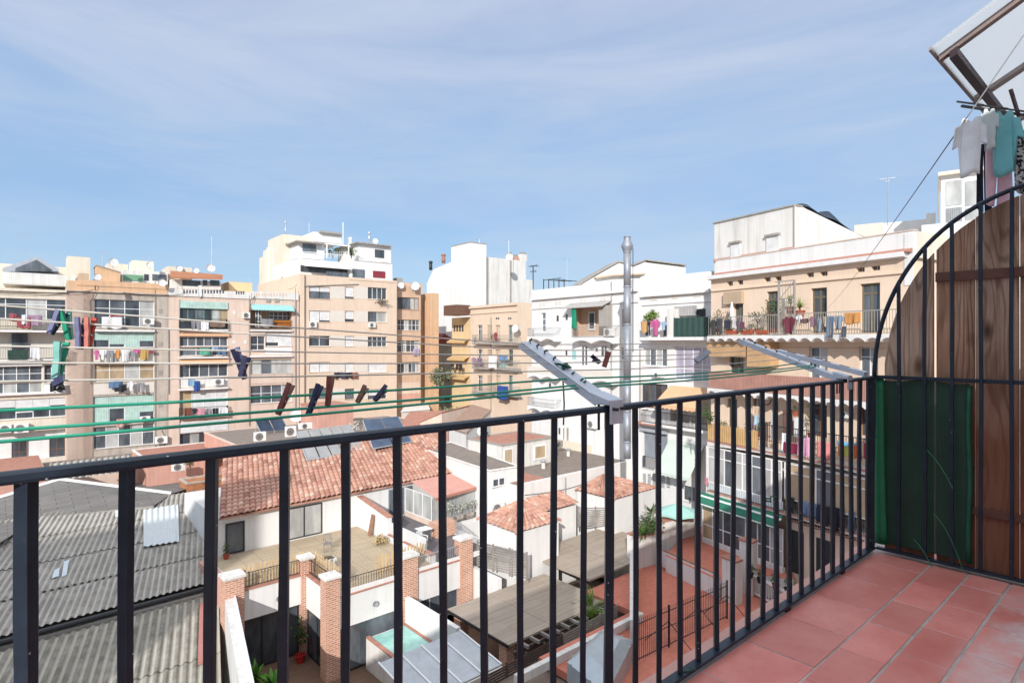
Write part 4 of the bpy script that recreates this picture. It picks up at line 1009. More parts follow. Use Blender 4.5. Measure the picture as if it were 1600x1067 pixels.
q0 = LB.hit(425, 512, .35); q1 = LB.hit(454, 501, .35); MB(LB).box(q0[0], q1[0], .35, .6, q0[1], q1[1]).build('body', mat('orange cabinet paint', C(225, 150, 60), .7, .2, 6), ch, bevel=.02)
for k in range(3):
    a = q0[0]+(q1[0]-q0[0])*k/3; MB(LB).box(a+.05, a+(q1[0]-q0[0])/3-.05, .33, .348, q0[1]+.08, q1[1]-.08).build('door', mat('orange cabinet panel', C(205, 120, 40), .7, .2, 6), ch)
ch.name = 'balcony_cabinet'

# ------------------------------------------------------------------ tall tan block
BT = Bld('apartment_building', 'tall tan apartment block with white penthouse and rows of square windows', LB, 467.3, 620, 428, ZG, 16, SAND, v=.25)
b = BT
b.strip(467.4, 474, 428, 655, SAND, .3)
rows = [(447, 466), (485, 502.5), (524.5, 541), (566, 581.5), (607, 624)]
c1 = [dict(nx=2, shut=[.4, .4], gm=GM), dict(nx=2, shut=[1, .85]), dict(nx=2), dict(nx=2, shut=[1, 1]), dict(nx=2, gm=GM)]
c2 = [dict(shut=.85), dict(shut=.75), dict(shut=1), dict(shut=1), dict(gm=GM)]
c3 = [dict(nx=4), dict(nx=2, gm=[GM, GC]), dict(nx=4), dict(nx=2, shut=1), dict(nx=2, shut=.6)]
for i, (y0, y1) in enumerate(rows):
    b.win(483, y0, 516, y1, fm=DARKF if i != 2 else UPVC, **c1[i]); b.panel(516.4, y0+.5, 538.6, y1, PANELW, 'spandrel', .015)
    b.win(539, y0+.6, 553.5, y1, nx=1, fm=DARKF, **c2[i]); b.panel(554, y0+1, 574.6, y1+.3, PANELW, 'spandrel', .015); b.win(575, y0+1.5, 604.5, y1+.8, fm=UPVC, **c3[i])
b.pipe([(474.5, 443), (474.5, 655)], .07); b.pipe([(474.5, 447), (560, 444)], .06)
b.panel(545, 434.2, 618, 437, SAND, 'ledge', .06)
b.finish()
ac_unit(LB, 484, 502.5, 495, 511.5, .25, 'air conditioner under the second left window of the tan block'); ac_unit(LB, 577, 504.5, 587, 511.5, .25, 'air conditioner under the second right window of the tan block')
tr_pl = P(595, 474, 72.3)
plant(LB.pt(*(lambda h: (h[0], -.05, h[1]))(LB.hit(594, 477, -.05))), (1.2, .25, .35), 120, .28, 'grey climbing plant hanging under the top right window of the tan block', mat('dry climber', (.22, .2, .16), .8, .3, 4), stem=True, seed=3)
for i, (x0, x1, m_, l_) in enumerate(((522, 531, BLK_, 'black clothes bunched'), (531, 540, LC('indigo', 60, 70, 110), 'indigo clothes bunched'), (540, 550, BLK_, 'black trousers bunched'), (549, 559, LC('rust', 170, 90, 70), 'rust clothes bunched'))):
    hang(LB, x0, 582, x1, 591, 0.0, m_, f'{l_} on the line below the closed shutters of the tan block', 'clothes', seed=i, amp=.1)
# penthouse
PH = thing('penthouse', LB.pt(LB.hit(540, 428, 2)[0], 2, LB.hit(540, 428, 2)[1]), 'stepped white penthouse on top of the tan block', 'penthouse')
def pb(px0, px1, yt, yb, v0, v1, m, name='wall', par=PH, fr=LB):
    u0, z1 = fr.hit(px0, yt, v0); u1 = fr.hit(px1, yt, v0)[0]; z0 = fr.hit(px0, yb, v0)[1]
    return MB(fr).box(u0, u1, v0, v1, z0, z1).build(name, m, par)
pb(466, 546, 404, 436, 2.2, 11, WHITE); pb(546.5, 613, 407, 440, 1.4, 11, WHITE)
pb(470, 543, 414.5, 424, 2.1, 2.19, GD, 'window'); pb(551, 570, 420, 437, 1.33, 1.39, GM, 'window'); pb(583, 602, 423, 433.5, 1.33, 1.39, SHUTRED, 'shutter')
pb(510, 545, 424, 436, .5, .54, GM, 'glass_balustrade'); pb(546, 581, 433, 438, .45, .48, GC, 'glass_balustrade')
u0, z1 = LB.hit(469, 404.5, 2.19); u1 = LB.hit(543, 405, 2.19)[0]; z0 = LB.hit(469, 415, .8)[1]
MB(LB).hexa([(u0, .8, z0), (u1, .8, z0), (u1, 2.19, z1-.04), (u0, 2.19, z1-.04)], [(u0, .8, z0+.04), (u1, .8, z0+.04), (u1, 2.19, z1), (u0, 2.19, z1)]).build('awning', CANVW, PH)
pb(466, 506, 377, 403, 5.2, 11, WHITE); pb(473, 494, 381, 394, 5.1, 5.19, GM, 'window'); pb(463, 508, 375, 377, 4.2, 11, GREYW, 'roof')
pb(561, 611, 379, 407, 4.2, 11, WHITE); pb(586, 600, 389.5, 402, 4.12, 4.19, GD, 'window'); pb(557, 612, 377.5, 379.3, 3.6, 11, GREYW, 'roof')
pb(490, 534, 362, 377, 7.5, 12, WHITE); pb(500, 535, 360, 363, 7.0, 12.2, GREYW, 'roof'); pb(446, 500, 366, 380, 8, 12, CREAM)
m = MB(LB)
for x in range(468, 546, 3): u, z = LB.hit(x, 393, 2.4); z0 = LB.hit(x, 403.5, 2.4)[1]; m.box(u-.015, u+.015, 2.4, 2.43, z0, z)
u0, z = LB.hit(467, 392.5, 2.4); u1 = LB.hit(546, 393, 2.4)[0]; m.box(u0, u1, 2.39, 2.44, z-.03, z+.03); m.build('railing', UPVC, PH)
m = MB(LB)
for x in (511, 545): u, z1 = LB.hit(x, 380, 3); z0 = LB.hit(x, 404, 3)[1]; m.box(u-.06, u+.06, 3, 3.12, z0, z1)
u0, z = LB.hit(508, 380.5, 3); u1 = LB.hit(548, 383, 3)[0]; m.box(u0, u1, 2.98, 3.14, z-.08, z+.06); m.build('pergola', UPVC, PH)
for x, y, s_, l_ in ((520, 399, 1, 'left bush on the penthouse terrace under the pergola'), (549, 399, 2, 'right bush on the penthouse terrace beside the white block')):
    plant(LB.pt(LB.hit(x, y, 3.5)[0], 3.5, LB.hit(x, 404, 3.5)[1]), (1.0, .6, .65), 260, .26, l_, LEAF, seed=s_)
# left white side wall and stair tower
ST = thing('stair_tower', LB.pt(LB.hit(440, 450, 9)[0], 9, LB.hit(440, 450, 9)[1]), 'cream stair tower with rounded edge left of the penthouse', 'tower')
pb(441, 467, 366, 460, 8.2, 14, CREAM, par=ST); pb(422, 445, 388, 460, 12, 15, CREAM, par=ST); pb(414, 424, 400, 460, 13.5, 16, CREAM, par=ST)
uu, zz_ = LB.hit(424, 387, 12.6); MB(LB).lathe((uu+.5, 12.8, ZG+10), [(1.0, 0), (1.0, zz_-ZG-10)], 20).build('round_corner', CREAM, ST, smooth=True)
pb(441, 453, 432, 452, 7.6, 8.19, ORANGEW, 'hut', par=ST)
def flue(px, yt, yb, Y, r, label, m=GALV, cap=True, name='chimney_pipe'):
    p = P(px, yb, Y); h = (yb-yt)/F*Y
    t = thing(name, p, label, 'chimney pipe')
    MB().tube([p, p+Vector((0, 0, h))], r, 10).build('pipe', m, t, smooth=True)
    if cap: MB().lathe(p+Vector((0, 0, h)), [(r, 0), (r*1.3, .05), (r*1.3, .2), (r*.6, .35)], 12).build('cowl', m, t, smooth=True)
    return t
flue(446, 349, 372, 78, .09, 'thin steel pipe on the stair tower'); flue(577, 366, 379, 77, .14, 'steel pipe on the penthouse block'); flue(547, 375, 384, 78, .22, 'stubby white pipe behind the pergola', UPVC)
antenna(P(483, 364, 80), 1.4, 'small aerial above the penthouse roof hut', ((.95, .4, 4),), r=.02); antenna(P(536, 384, 76), 3.0, 'white pole rising beside the penthouse pergola', (), UPVC, .05)
ldish(586, 377, 78, .4, 'white dish on the penthouse roof right of the steel pipe')

# recessed bay and end slab
BR = Bld('apartment_building', 'recessed tan bay with long glazed windows right of the tan block', LB, 620.3, 657.5, 446, ZG, 12, TANW, v=1.6)
b = BR
b.win(621, 464, 655, 483, 5, 1, WOODF, [GM, GM, GM, GC, GC], sill=True); b.win(621, 499, 656, 516, 6, 2, UPVC, [GD, GM, GC, GM, GD, GM], split=[.5]); b.win(621, 532, 656, 550, 5, 2, UPVC, [GM, GC, GD], split=[.6])
b.win(621, 566, 656, 583, 6, 1, UPVC, [GD, GM, GC]); b.panel(621, 598, 656, 616, PINKISH, 'panel'); b.panel(621, 617, 656, 629, PINKW, 'panel', .05)
b.finish()
B4 = Bld('apartment_building', 'narrow recessed tan bay with dark windows', LB, 657.8, 672.2, 460, ZG, 10, BROWNW, v=3.2)
b = B4
for y in (471, 506, 538, 572, 605): b.win(663, y, 667, y+15, 1, 2, ALU, GD); b.panel(669, y+3, 671.5, y+11, GD, 'window')
b.finish()
B5 = Bld('apartment_building', 'plain tan end slab with scalloped roof edge', LB, 672.4, 685.5, 458, ZG, 10, ORANGEW, v=1.4)
B5.finish()
rbox('roof_hut', 'tan rooftop hut behind the recessed bay', 624, 660, 441, 458, 4, 5, TANW, roof=GREYW)
t = rbox('chimney', 'stubby dark chimney with white cap above the recessed bay', 620, 629, 434, 448, 2.5, 1, GREYW, 'chimney'); 
ldish(626, 446, 76, .45, 'grey dish on the recessed bay roof at the left'); ldish(648, 447, 77, .6, 'large pale dish on the recessed bay roof')
hang(LB, 646, 545, 655, 556, 1.5, LC('lilac', 190, 170, 215), 'lilac clothes under the recessed bay windows', 'clothes', amp=.1)

# ------------------------------------------------------------------ big white party wall
PW = vp_frame(735, 88, 1950)
WP = thing('party_wall_building', PW.pt(0, 0, ZG), 'tall blank white party wall building with stepped top', 'building')
def zt(px, py, v=0): return PW.hit(px, py, v)[1]
ub = PW.hit(760, 400, 0)[0]; zA = zt(735, 379)
vL = PW.hitu(705, 388, 0)[0]
MB(PW).box(0, ub, 0, vL, ZG, zA).build('wall', WHITE, WP)
m = MB(PW)
uR = PW.hit(822, 400, .4)[0]; zR = zt(775, 403, .4)
m.box(ub+.003, uR, .4, 8, ZG, zR)
m.box(uR+.003, PW.hit(834, 437, .4)[0], .4, 8, ZG, zt(824, 437, .4))
m.build('wall', WHITE_OLD, WP)
v2 = PW.hitu(667, 440, .25)[0]; zl0 = PW.hitu(705, 409, .25)[1]; zl1 = PW.hitu(668, 443, .25)[1]; vm = PW.hitu(677, 422, .25)[0]; zm = PW.hitu(677, 421, .25)[1]
MB(PW).prism([(vL+.003, ZG), (vL+.003, zl0), (vm, zm), (v2, zl1), (v2, ZG)], .25, uR-.5, 'u').build('wall', WHITE, WP)
MB(PW).box(-.06, ub+.06, -.06, vL, zA+.002, zA+.12).build('coping', GREYW, WP)
for x in (761, 797): 
    u = PW.hit(x, 430, .3)[0]; MB(PW).box(u, u+.18, .22, .39, zt(x, 480, .3), zR-.05).build('pipe', GREYW, WP)
for x0, x1, y in ((804, 811, 401), (815, 823, 397), (796, 801, 397)):
    u0, z = PW.hit(x0, y, .5); u1 = PW.hit(x1, y, .5)[0]; c = MB(PW).box(u0, u1, .42, 1.4, zR+.003, z).build('chimney', WHITE_OLD if x0 != 804 else PINKW, WP)
    MB(PW).box(u0+.1, u1-.1, .6, 1.2, z+.003, z+.35).build('chimney_cap', GREYW, c)
flue(673, 411, 422, 98, .27, 'dark chimney stack on the white party wall', DARKF, True, 'chimney_stack'); flue(693, 400, 411, 94, .30, 'reddish chimney stack on the white party wall', mat('red clay', C(176, 130, 115), .8, .2, 3), True, 'chimney_stack')
antenna(P(795, 402, 89), 2.6, 'aerial on the right part of the party wall', ((.97, .5, 4),), r=.03); antenna(P(749, 380, 90), .6, 'tiny aerial on top of the party wall', ((.9, .5, 3),), r=.03)
ldish(795, 402, 88.5, .55, 'white dish on the right part of the party wall')

# ------------------------------------------------------------------ yellow and tan small blocks in the far corner
SF = vp_frame(770, 72, 110)
BY = Bld('apartment_building', 'small yellow house with four small windows behind the balconies block', SF, 706, 734.5, 497, ZG, 8, YELLOW, v=.6)
b = BY
for k in range(4): b.panel(709+k*4.2, 508, 711.6+k*4.2, 518, GD, 'window', .02)
for y in (529, 556, 585): b.awn(706, y, 734, y+5, .8, mat('rust canvas', C(222, 186, 136), .85, .15, 3), val=.2)
b.finish()
BS = Bld('apartment_building', 'narrow cream block with small iron balconies in the far corner', SF, 735, 809, 479, ZG, 8, SAND)
b = BS
b.band(735, 479, 809, .3, .25); b.band(735, 490, 809, .12, .12)
for x in (775, 794): b.panel(x, 496, x+2, 499, GD, 'vent', .02); b.panel(x+3, 496, x+5, 499, GD, 'vent', .02)
for k, (y, yb) in enumerate(((508, 535), (546, 573), (586, 612))):
    for j, x in enumerate((746, 761, 774, 794)):
        b.win(x, y, x+7.5, yb-1, 2, 2, UPVC if j % 2 == 0 else GREENF, [GM, GC] if (j+k) % 2 else GD, kind='door', sill=False, split=[.75])
    b.slab(737, yb, 764, .8, .22, GREYW); b.rail(737, yb-12, 763.5, yb-.5, .75, GREYW, .14)
    b.slab(767, yb+1, 806, .8, .22, GREYW); b.rail(767.5, yb-11, 805, yb+.5, .75, GREYW, .14)
b.pipe([(767, 496), (767, 640)], .05)
b.panel(785, 562, 791, 576, TURQ, 'blind', .3)
b.finish()
BSe = Bld('apartment_building', 'blank brownish gable wall beside the narrow cream block', vp_frame(812, 68.5, 1950), 810, 831, 474, ZG, 6, BROWNW, v=0)
BSe.pipe([(816, 474), (816, 640)], .06); BSe.finish()
hang(SF, 772, 519, 777, 532, -.9, LC('crimson', 190, 60, 80), 'crimson shirt on the top right iron balcony of the narrow block', 'shirt', 'shirt')
hang(SF, 737, 558, 744, 570, -.9, PUR_, 'mauve shirt on the middle iron balcony', 'shirt', 'shirt'); hang(SF, 746, 559, 753, 572, -.9, LC('violet', 140, 110, 150), 'violet cloth on the middle iron balcony', 'cloth')
hang(SF, 763, 556, 776, 576, -.95, WHI_, 'white sheet between the middle iron balconies', 'sheet'); hang(SF, 779, 554, 794, 563, -.9, LC('periwinkle', 120, 160, 215), 'periwinkle sheet on the middle right iron balcony', 'sheet', amp=.1)
hang(SF, 777, 602, 794, 623, -.95, DBL_, 'blue towel over the lowest right iron balcony', 'towel')
hang(SF, 704, 567, 710, 577, -.4, BLK_, 'black shirt on the line by the yellow house', 'shirt', 'shirt'); hang(SF, 712, 568, 722, 578, -.4, BLK_, 'black trousers on the line by the yellow house', 'trousers', 'trousers')
spiky(P(768, 530, 70), 1.0, 30, 'pale spiky plant on the top left iron balcony', mat('grey green leaves', (.25, .3, .2), .7, .3, 3), None, 4); spiky(P(742, 536, 71), .8, 26, 'grey palm at the corner of the iron balcony', mat('grey green leaves', (.25, .3, .2)), None, 5)
dish(P(806, 513, 67), Vector((-.6, -.7, .3)), .5, 'grey dish on the gable corner of the narrow block')
rbox('roof_hut', 'brown glazed roof shelter above the narrow cream block', 713, 735, 476, 492, 0, 3, mat('brown glazing', C(120, 90, 75), .5, .2, 3), fr=vp_frame(725, 76, 1950), roof=GREYW)
t = rbox('low_house', 'grey low houses far behind in the gap', 680, 708, 531, 640, 0, 8, GREYW, 'house', fr=vp_frame(690, 88, 1950)); 
u0 = vp_frame(690, 88, 1950)
MB(u0).prism([u0.hit(684, 531), u0.hit(692, 521), u0.hit(712, 534), u0.hit(712, 536), u0.hit(684, 536)], -.5, 8).build('roof', mat('dark red roof', C(140, 70, 70), .8, .2, 2), t)
for y in (586, 620): MB(u0).box(u0.hit(695, y)[0], u0.hit(702, y)[0], -.05, -.004, u0.hit(695, y+10)[1], u0.hit(695, y)[1]).build('window', GD, t)
rg_ = 0
for (x, y, r_, s_, l_) in ((693, 590, 1.5, 1, 'big pale green bush in the far gap'), (704, 648, 1.3, 2, 'dark green bush behind the far tiled roofs'), (682, 590, 1.3, 3, 'loose grey green bush beside the end slab')):
    plant(P(x, y, 78)-Vector((0, 0, r_)), (r_, r_, r_*.9), 420, .4, l_, mat('pale grey green leaves', (.24, .28, .17), .7, .3, 3, island=.4), seed=s_)

# ------------------------------------------------------------------ white row
W = vp_frame(1000, 45, 100)
BW = Bld('apartment_building', 'long white block with vaulted balconies behind the steel flue', W, 831, 1112, 454, ZG, 9, WHITE)
b = BW
for y in (467, ): b.band(831, y, 998, .16, .28); b.band(831, 482, 998, .09, .12); b.band(1004, 459, 1112, .28, .3); b.band(1004, 476, 1112, .08, .1)
for x, y in ((843, 474), (868, 471), (907, 468), (938, 464), (1017, 464), (1050, 461), (1085, 458)):
    for d in (0, 5): b.panel(x+d, y-d*.1, x+d+3.6+(x > 1000)*1.5, y+6-d*.1, PANELW, 'vent', .03)
b.win(845.5, 489, 852.5, 518, 1, 3, UPVC, GM, sill=False, kind='door'); b.slab(824, 526, 866, .9, .16, WHITE, vault=2); b.rail(824, 513, 865.5, 525.5, .85, GALV, .12)
for x, y in ((870, 493), (884, 491)): b.panel(x, y, x+3, y+9, GD, 'window', .02)
b.recess(894, 478, 944, 525, TANW, 1.0)
b.panel(908, 487, 918, 516, UPVC, 'window_frame', -.88, .93); b.panel(909.5, 489, 916.5, 513, GD, 'window', -.85, .9)
b.slab(893, 528, 957, .9, .16, WHITE, vault=2); b.rail(893, 510, 956, 527, .85, GREYW, .10)
b.awn(892, 474, 957, 481, 1.1, mat('grey sheet', C(190, 186, 180), .8, .1, 2), 'canopy', val=.05); b.panel(945, 478, 957, 512, GREYW, 'corrugated_screen', .7)
b.panel(972, 483, 977.5, 510, mat('mauve shutter', C(190, 170, 165), .8, .1, 3), 'shutter', .02)
for (x0, y0, x1, y1, g) in ((910, 541, 912.5, 570, GM), (915, 541, 917.5, 570, GM), (940, 541, 943.5, 556, GM), (855, 546, 857, 552, GD), (884, 548, 886.5, 555, GD), (894, 548, 900.5, 561, TURQ), (931, 544, 934, 549, GD), (945, 541, 948, 556, GM), (858, 598, 861, 606, GD), (898, 592, 901, 598, GD), (934, 606, 936, 612, GD), (873, 668, 875.5, 678, GD), (885.5, 668, 888.5, 690, GREYW), (880, 668, 882, 690, GREYW), (972, 543, 976, 560, GREYW)):
    b.panel(x0, y0, x1, y1, g, 'window', .02)
b.slab(824, 583, 866, .9, .16, WHITE, vault=2); b.rail(824, 572, 865.5, 582.5, .85, PANELW, solid=PANELW); b.slab(893, 588, 957, .9, .16, WHITE, vault=2); b.rail(893, 576, 956, 587.5, .85, solid=PANELW)
b.slab(824, 633, 866, .9, .16, WHITE, vault=2); b.rail(824, 620, 865.5, 632.5, .85, GALV, .12)
# right half
b.slab(1000, 527, 1112, 1.0, .22, WHITE)
b.win(1005, 544, 1042, 571, 4, 1, UPVC, [GC, GM, GC, GM], sill=True); b.win(1053, 541, 1110, 593, 4, 2, UPVC, GP, split=[.34])
b.win(1002, 598, 1043, 636, 4, 1, WOODF, [GD, GM, GD, GM], sill=False); b.slab(1002, 659, 1112, .8, .2, WHITE); b.rail(1002, 640, 1110, 658.5, .78, IRON, .11)
b.panel(1002, 657.5, 1046, 660, TERRA, 'ledge', .82)
b.awn(1047, 602, 1112, 634, 1.8, OCANV, val=.25)
b.recess(1047, 603, 1110, 657, WHITE_OLD, 1.0)
b.panel(1002.5, 667, 1044, 672, ALU, 'shutter_box', .25); b.win(1005, 672, 1043, 713, 1, 1, ALU, GD, shut=1, sm=SHUTGREY, sill=False); b.rail(1004, 712, 1043, 729, .35, IRON, .1)
for x in (1005, 1012.5, 1020, 1034, 1042): b.panel(x, 739, x+4.6, 761, stripemat('louvre', (.55, .55, .53), (.15, .15, .15), .14, 1, .6), 'louvre', .03)
b.awn(1046, 686, 1101, 741, 1.7, PALEG, val=.2); b.win(1066, 757, 1092, 781, 2, 1, UPVC, GM)
b.pipe([(955, 440), (955, 700)], .05); b.pipe([(1000, 545), (1000, 665)], .05)
b.finish()
m = MB(W)
for x in range(849, 884, 8): u, z0 = W.hit(x, 453, 1); z1 = W.hit(x, 436, 1)[1]; m.box(u-.03, u+.03, 1, 1.06, z0, z1)
for dv in (1, 3): u0, z = W.hit(849, 438, dv); u1 = W.hit(876, 436, dv)[0]; m.box(u0, u1, dv, dv+.06, z-.03, z+.03)
for x in (858, 868, 876): u, z = W.hit(x, 437.5, 1); m.box(u-.025, u+.025, 1, 3, z-.03, z+.03)
tag(m.build('roof_frame', DARKF), 'dark bare metal frame on the white block roof', 'frame')
ac_unit(W, 943, 513, 956, 525, -.45, 'air conditioner on the tan balcony of the white block'); ac_unit(W, 1019, 582, 1034, 589, 0, 'air conditioner under the white gallery of the white block'); 
ac_unit(W, 917, 656, 930, 668, -.1, 'air conditioner low on the white block beside the middle post')
hang(W, 892.5, 480, 899.5, 513, -.95, cloth_mat('emerald curtain', (.01, .22, .13)), 'emerald curtain at the left of the tan balcony', 'curtain', amp=.08)
hang(W, 1001, 502, 1011, 520, -1.05, LC('amber', 225, 165, 90), 'amber towel on the white terrace line', 'towel'); hang(W, 1016, 499, 1032, 526, -1.05, PNK_, 'hot pink shirt on the white terrace line', 'shirt', 'shirt'); hang(W, 1032, 502, 1042, 516, -1.0, LC('ice blue', 165, 200, 230), 'ice blue shirt on the white terrace line', 'shirt', 'shirt'); hang(W, 1009, 503, 1016, 524, -.95, BLK_, 'black trousers behind the amber towel', 'trousers', 'trousers'); hang(W, 1037, 506, 1042, 525, -.9, BLK_, 'black cloth beside the ice blue shirt', 'cloth')
plant(W.pt(W.hit(1012, 505, -.5)[0], -.5, W.hit(1012, 508, -.5)[1]), (.75, .5, .5), 420, .2, 'round yellow green bush on the white terrace', LEAFY, seed=6)
t = thing('screened_fence', W.pt(W.hit(1080, 526, -1)[0], -1, W.hit(1053, 526, -1)[1]), 'dark green woven screen fence on the white terrace', 'fence')
u0, z1 = W.hit(1053, 497, -1.02); u1 = W.hit(1109, 494, -1.02)[0]; z0 = W.hit(1053, 526, -1.02)[1]
MB(W).grid(lambda a, b_: (u0+(u1-u0)*a, -1.03+.02*math.sin(a*40), z0+(z1-z0)*b_), 40, 4, lambda a, b_: (a*8, b_)).build('screen', stripemat('green woven screen', (.035, .085, .07), (.02, .05, .042), .05, 0, .5), t)
m = MB(W)
for k in range(6): c = u0+(u1-u0)*k/5; m.box(c-.02, c+.02, -1.0, -.96, z0, z1+.05)
m.build('post', DARKF, t)
rbox('roof_hut', 'short white wall pier on the white terrace', 1042, 1052, 483, 527, -.9, 1.4, WHITE_OLD, 'wall pier', fr=W)
t = thing('terrace_box', W.pt(W.hit(1068, 500, -.3)[0], -.3, W.hit(1053, 500, -.3)[1]), 'grey slatted rooftop box above the green screen', 'box')
u0, z1 = W.hit(1053, 479, -.3); u1 = W.hit(1085, 478, -.3)[0]; z0 = W.hit(1053, 494, -.3)[1]; MB(W).box(u0, u1, -.3, 1-.01+.0, z0, z1).build('body', stripemat('grey slats', (.5, .48, .46), (.3, .29, .28), .12, 0, .5), t)
b_ = W.hit(1088, 483, -.02); MB(W).box(b_[0], W.hit(1102, 483, -.02)[0], -.06, -.003, W.hit(1088, 495, -.02)[1], b_[1]).build('door', DARKF, t)
# white gable behind
QF = vp_frame(980, 60, 5000)
t = thing('gabled_building', QF.pt(0, 0, ZG), 'white building with zigzag gables rising behind the white block', 'building')
poly = [(905, 470), (905, 446), (928, 432), (967, 410), (990, 416), (1009, 408), (1009, 470)]
MB(QF).prism([QF.hit(*p) for p in poly], 0, 2.5).build('wall', WHITE, t)
poly = [(1002.7, 470), (1002.7, 408.5), (1072, 416.5), (1072, 470)]
MB(QF).prism([QF.hit(*p) for p in poly], .1, 2.5).build('wall', WHITE_OLD, t)
m = MB(QF); e = [QF.hit(x, y, -.2) for x, y in ((904, 446), (928, 431), (967, 409), (990, 415), (1009, 407), (1072, 415))]
for p0, p1 in zip(e[:-1], e[1:]): m.hexa([(p0[0], -.25, p0[1]), (p1[0], -.25, p1[1]), (p1[0], 2.7, p1[1]), (p0[0], 2.7, p0[1])], [(p0[0], -.25, p0[1]+.12), (p1[0], -.25, p1[1]+.12), (p1[0], 2.7, p1[1]+.12), (p0[0], 2.7, p0[1]+.12)])
m.build('roof', GREYW, t)
e = [QF.hit(x, y, -.4) for x, y in ((930, 434), (958, 430), (1008, 428))]
m = MB(QF)
for p0, p1 in zip(e[:-1], e[1:]): m.hexa([(p0[0], -.6, p0[1]-.1), (p1[0], -.6, p1[1]-.1), (p1[0], -.003, p1[1]-.1), (p0[0], -.003, p0[1]-.1)], [(p0[0], -.6, p0[1]+.05), (p1[0], -.6, p1[1]+.05), (p1[0], -.003, p1[1]+.05), (p0[0], -.003, p0[1]+.05)])
m.build('eave', BROWNW, t)
antenna(P(833, 452, 55), 2.2, 'leaning dark aerial at the left end of the white block', ((.98, .5, 4), (.75, .3, 3)), DARKF, .05, 2.3)
antenna(P(886, 447, 62), 2.9, 'thin aerial behind the white block roof', ((.97, .6, 4),), r=.015)
antenna(P(989, 700-150, 44), 150*44/F*1.08, 'thin dark pole just right of the steel flue', (), DARKF, .03)
dish(P(1007, 441, 45.5), Vector((.3, -.9, .3)), .5, 'pale dish beside the roof edge right of the steel flue')
# steel flue
fp = P(980, 716, 38); fh = lambda y: P(980, y, 38)
t = thing('steel_flue', fp, 'tall galvanised steel flue pipe with conical cowl', 'flue pipe')
FLUE = mat('dull flue steel', (.33, .35, .38), .55, .14, 3, metal=.45, streak=.2)
r = .235; seg = [716, 690, 642, 595, 507, 448, 394]
for a, b_ in zip(seg[:-1], seg[1:]):
    MB().tube([fh(a), fh(b_)], r*(1-.0*(a < 450)), 20).build('pipe_section', FLUE, t, smooth=True)
    c = fh(b_); MB().lathe(c, [(r+.012, -.05), (r+.022, 0), (r+.012, .05)], 20).build('joint_band', FLUE, t, smooth=True)
MB().lathe(fh(394), [(r, 0), (r*1.1, .05), (r*1.62, .34), (r*1.62, .40), (r*.98, .75), (r*.95, .76), (r*.92, .95), (r*.98, .97), (r*.98, 1.0)], 20).build('cowl', FLUE, t, smooth=True)
# slack cables and washing arms on the left facades
CAB = mat('black cable', (.06, .06, .06), .7, .1, 5)
def slack(fr, pts, v, label, sag=.12):
    q = []
    for (a, b_) in zip(pts[:-1], pts[1:]):
        A, B = [fr.pt(*(lambda h: (h[0], v, h[1]))(fr.hit(x, y, v))) for x, y in (a, b_)]
        q += [A.lerp(B, k/8)-Vector((0, 0, sag*4*(k/8)*(1-k/8))) for k in range(8)]
    q.append(B); tag(MB().tube(q, .022, 5).build('cable', CAB), label, 'cable')
slack(LB, ((-20, 455), (98, 457), (148, 452), (150, 445)), -.3, 'black cable looping under the cornice of the leftmost block')
slack(LB, ((146, 437), (150, 455), (141, 470), (143, 515), (142, 600)), -.12, 'black cable dropping beside the stone block windows')
slack(LB, ((284, 447), (288, 455), (279, 460), (200, 458)), -.25, 'black cable bending under the white balustrade')
slack(LB, ((393, 466), (398, 462), (391, 478), (389, 487)), -.2, 'black cable feeding the air conditioner left of the turquoise awning')
slack(LB, ((450, 452), (462, 447), (463, 444)), -.1, 'short black cable at the tan block edge')
slack(LB, ((253, 672), (258, 680), (256, 705), (257, 715)), -.1, 'grey cable running down from the low air conditioner')
# ================================================================== salmon block on the right
MF = vp_frame(1105, 35.4, 300)
WV = 1.2
BM = Bld('apartment_building', 'salmon apartment block with laundry hung along its scalloped balconies', MF, 1111, 1419, 436, ZG, 9, PEACH, v=WV)
b = BM
# top floor
for x, y, w in ((1136, 440, 9), (1152, 438, 9), (1194, 433.5, 10), (1211, 432, 10), (1260, 426.5, 11.5), (1281, 424.5, 12), (1338, 418.5, 13), (1361, 416, 14)):
    b.win(x, y, x+w, y+7.5, 2, 1, BROWNW, GD, sill=False, bar=.03)
b.band(1113, 453.5, 1412, .09, .1)
b.band(1111, 432, 1419, .22, .38, WHITE); b.band(1111, 435.7, 1419, .10, .25, WHITE)
# terracotta strip and parapet
u0, z = MF.hit(1111, 432, WV-.38); u1 = MF.hit(1419, 432, WV-.38)[0]
zp = MF.hit(1111, 409, WV+.05)[1]
MB(MF).hexa([(u0, WV-.36, z+.003), (u1, WV-.36, z+.003), (u1, WV+.0, z+.003), (u0, WV+.0, z+.003)], [(u0, WV-.36, z+.05), (u1, WV-.36, z+.05), (u1, WV, z+.22), (u0, WV, z+.22)]).build('tile_strip', TERRA, b.root)
MB(MF).box(u0, u1, WV+.003, WV+.30, z-.2, zp).build('parapet', WHITE, b.root); MB(MF).box(u0-.03, u1+.03, WV-.03, WV+.36, zp+.002, zp+.06).build('coping', PINKISH, b.root)
MB(MF).box(u1-.25, u1+.0, WV+.301, WV+8, z-.2, zp).build('parapet', CREAM, b.root)
MB(MF).box(u1-.35, u1+.02, WV-.03, WV-.003, MF.hit(1111, 470, WV)[1], zp-.1).build('pilaster', WHITE, b.root)
b.panel(1135, 457.5, 1163, 476, BROWNW, 'blind', .28); 
DOORB = mat('olive brown door paint', (.16, .135, .09), .55, .15, 4)
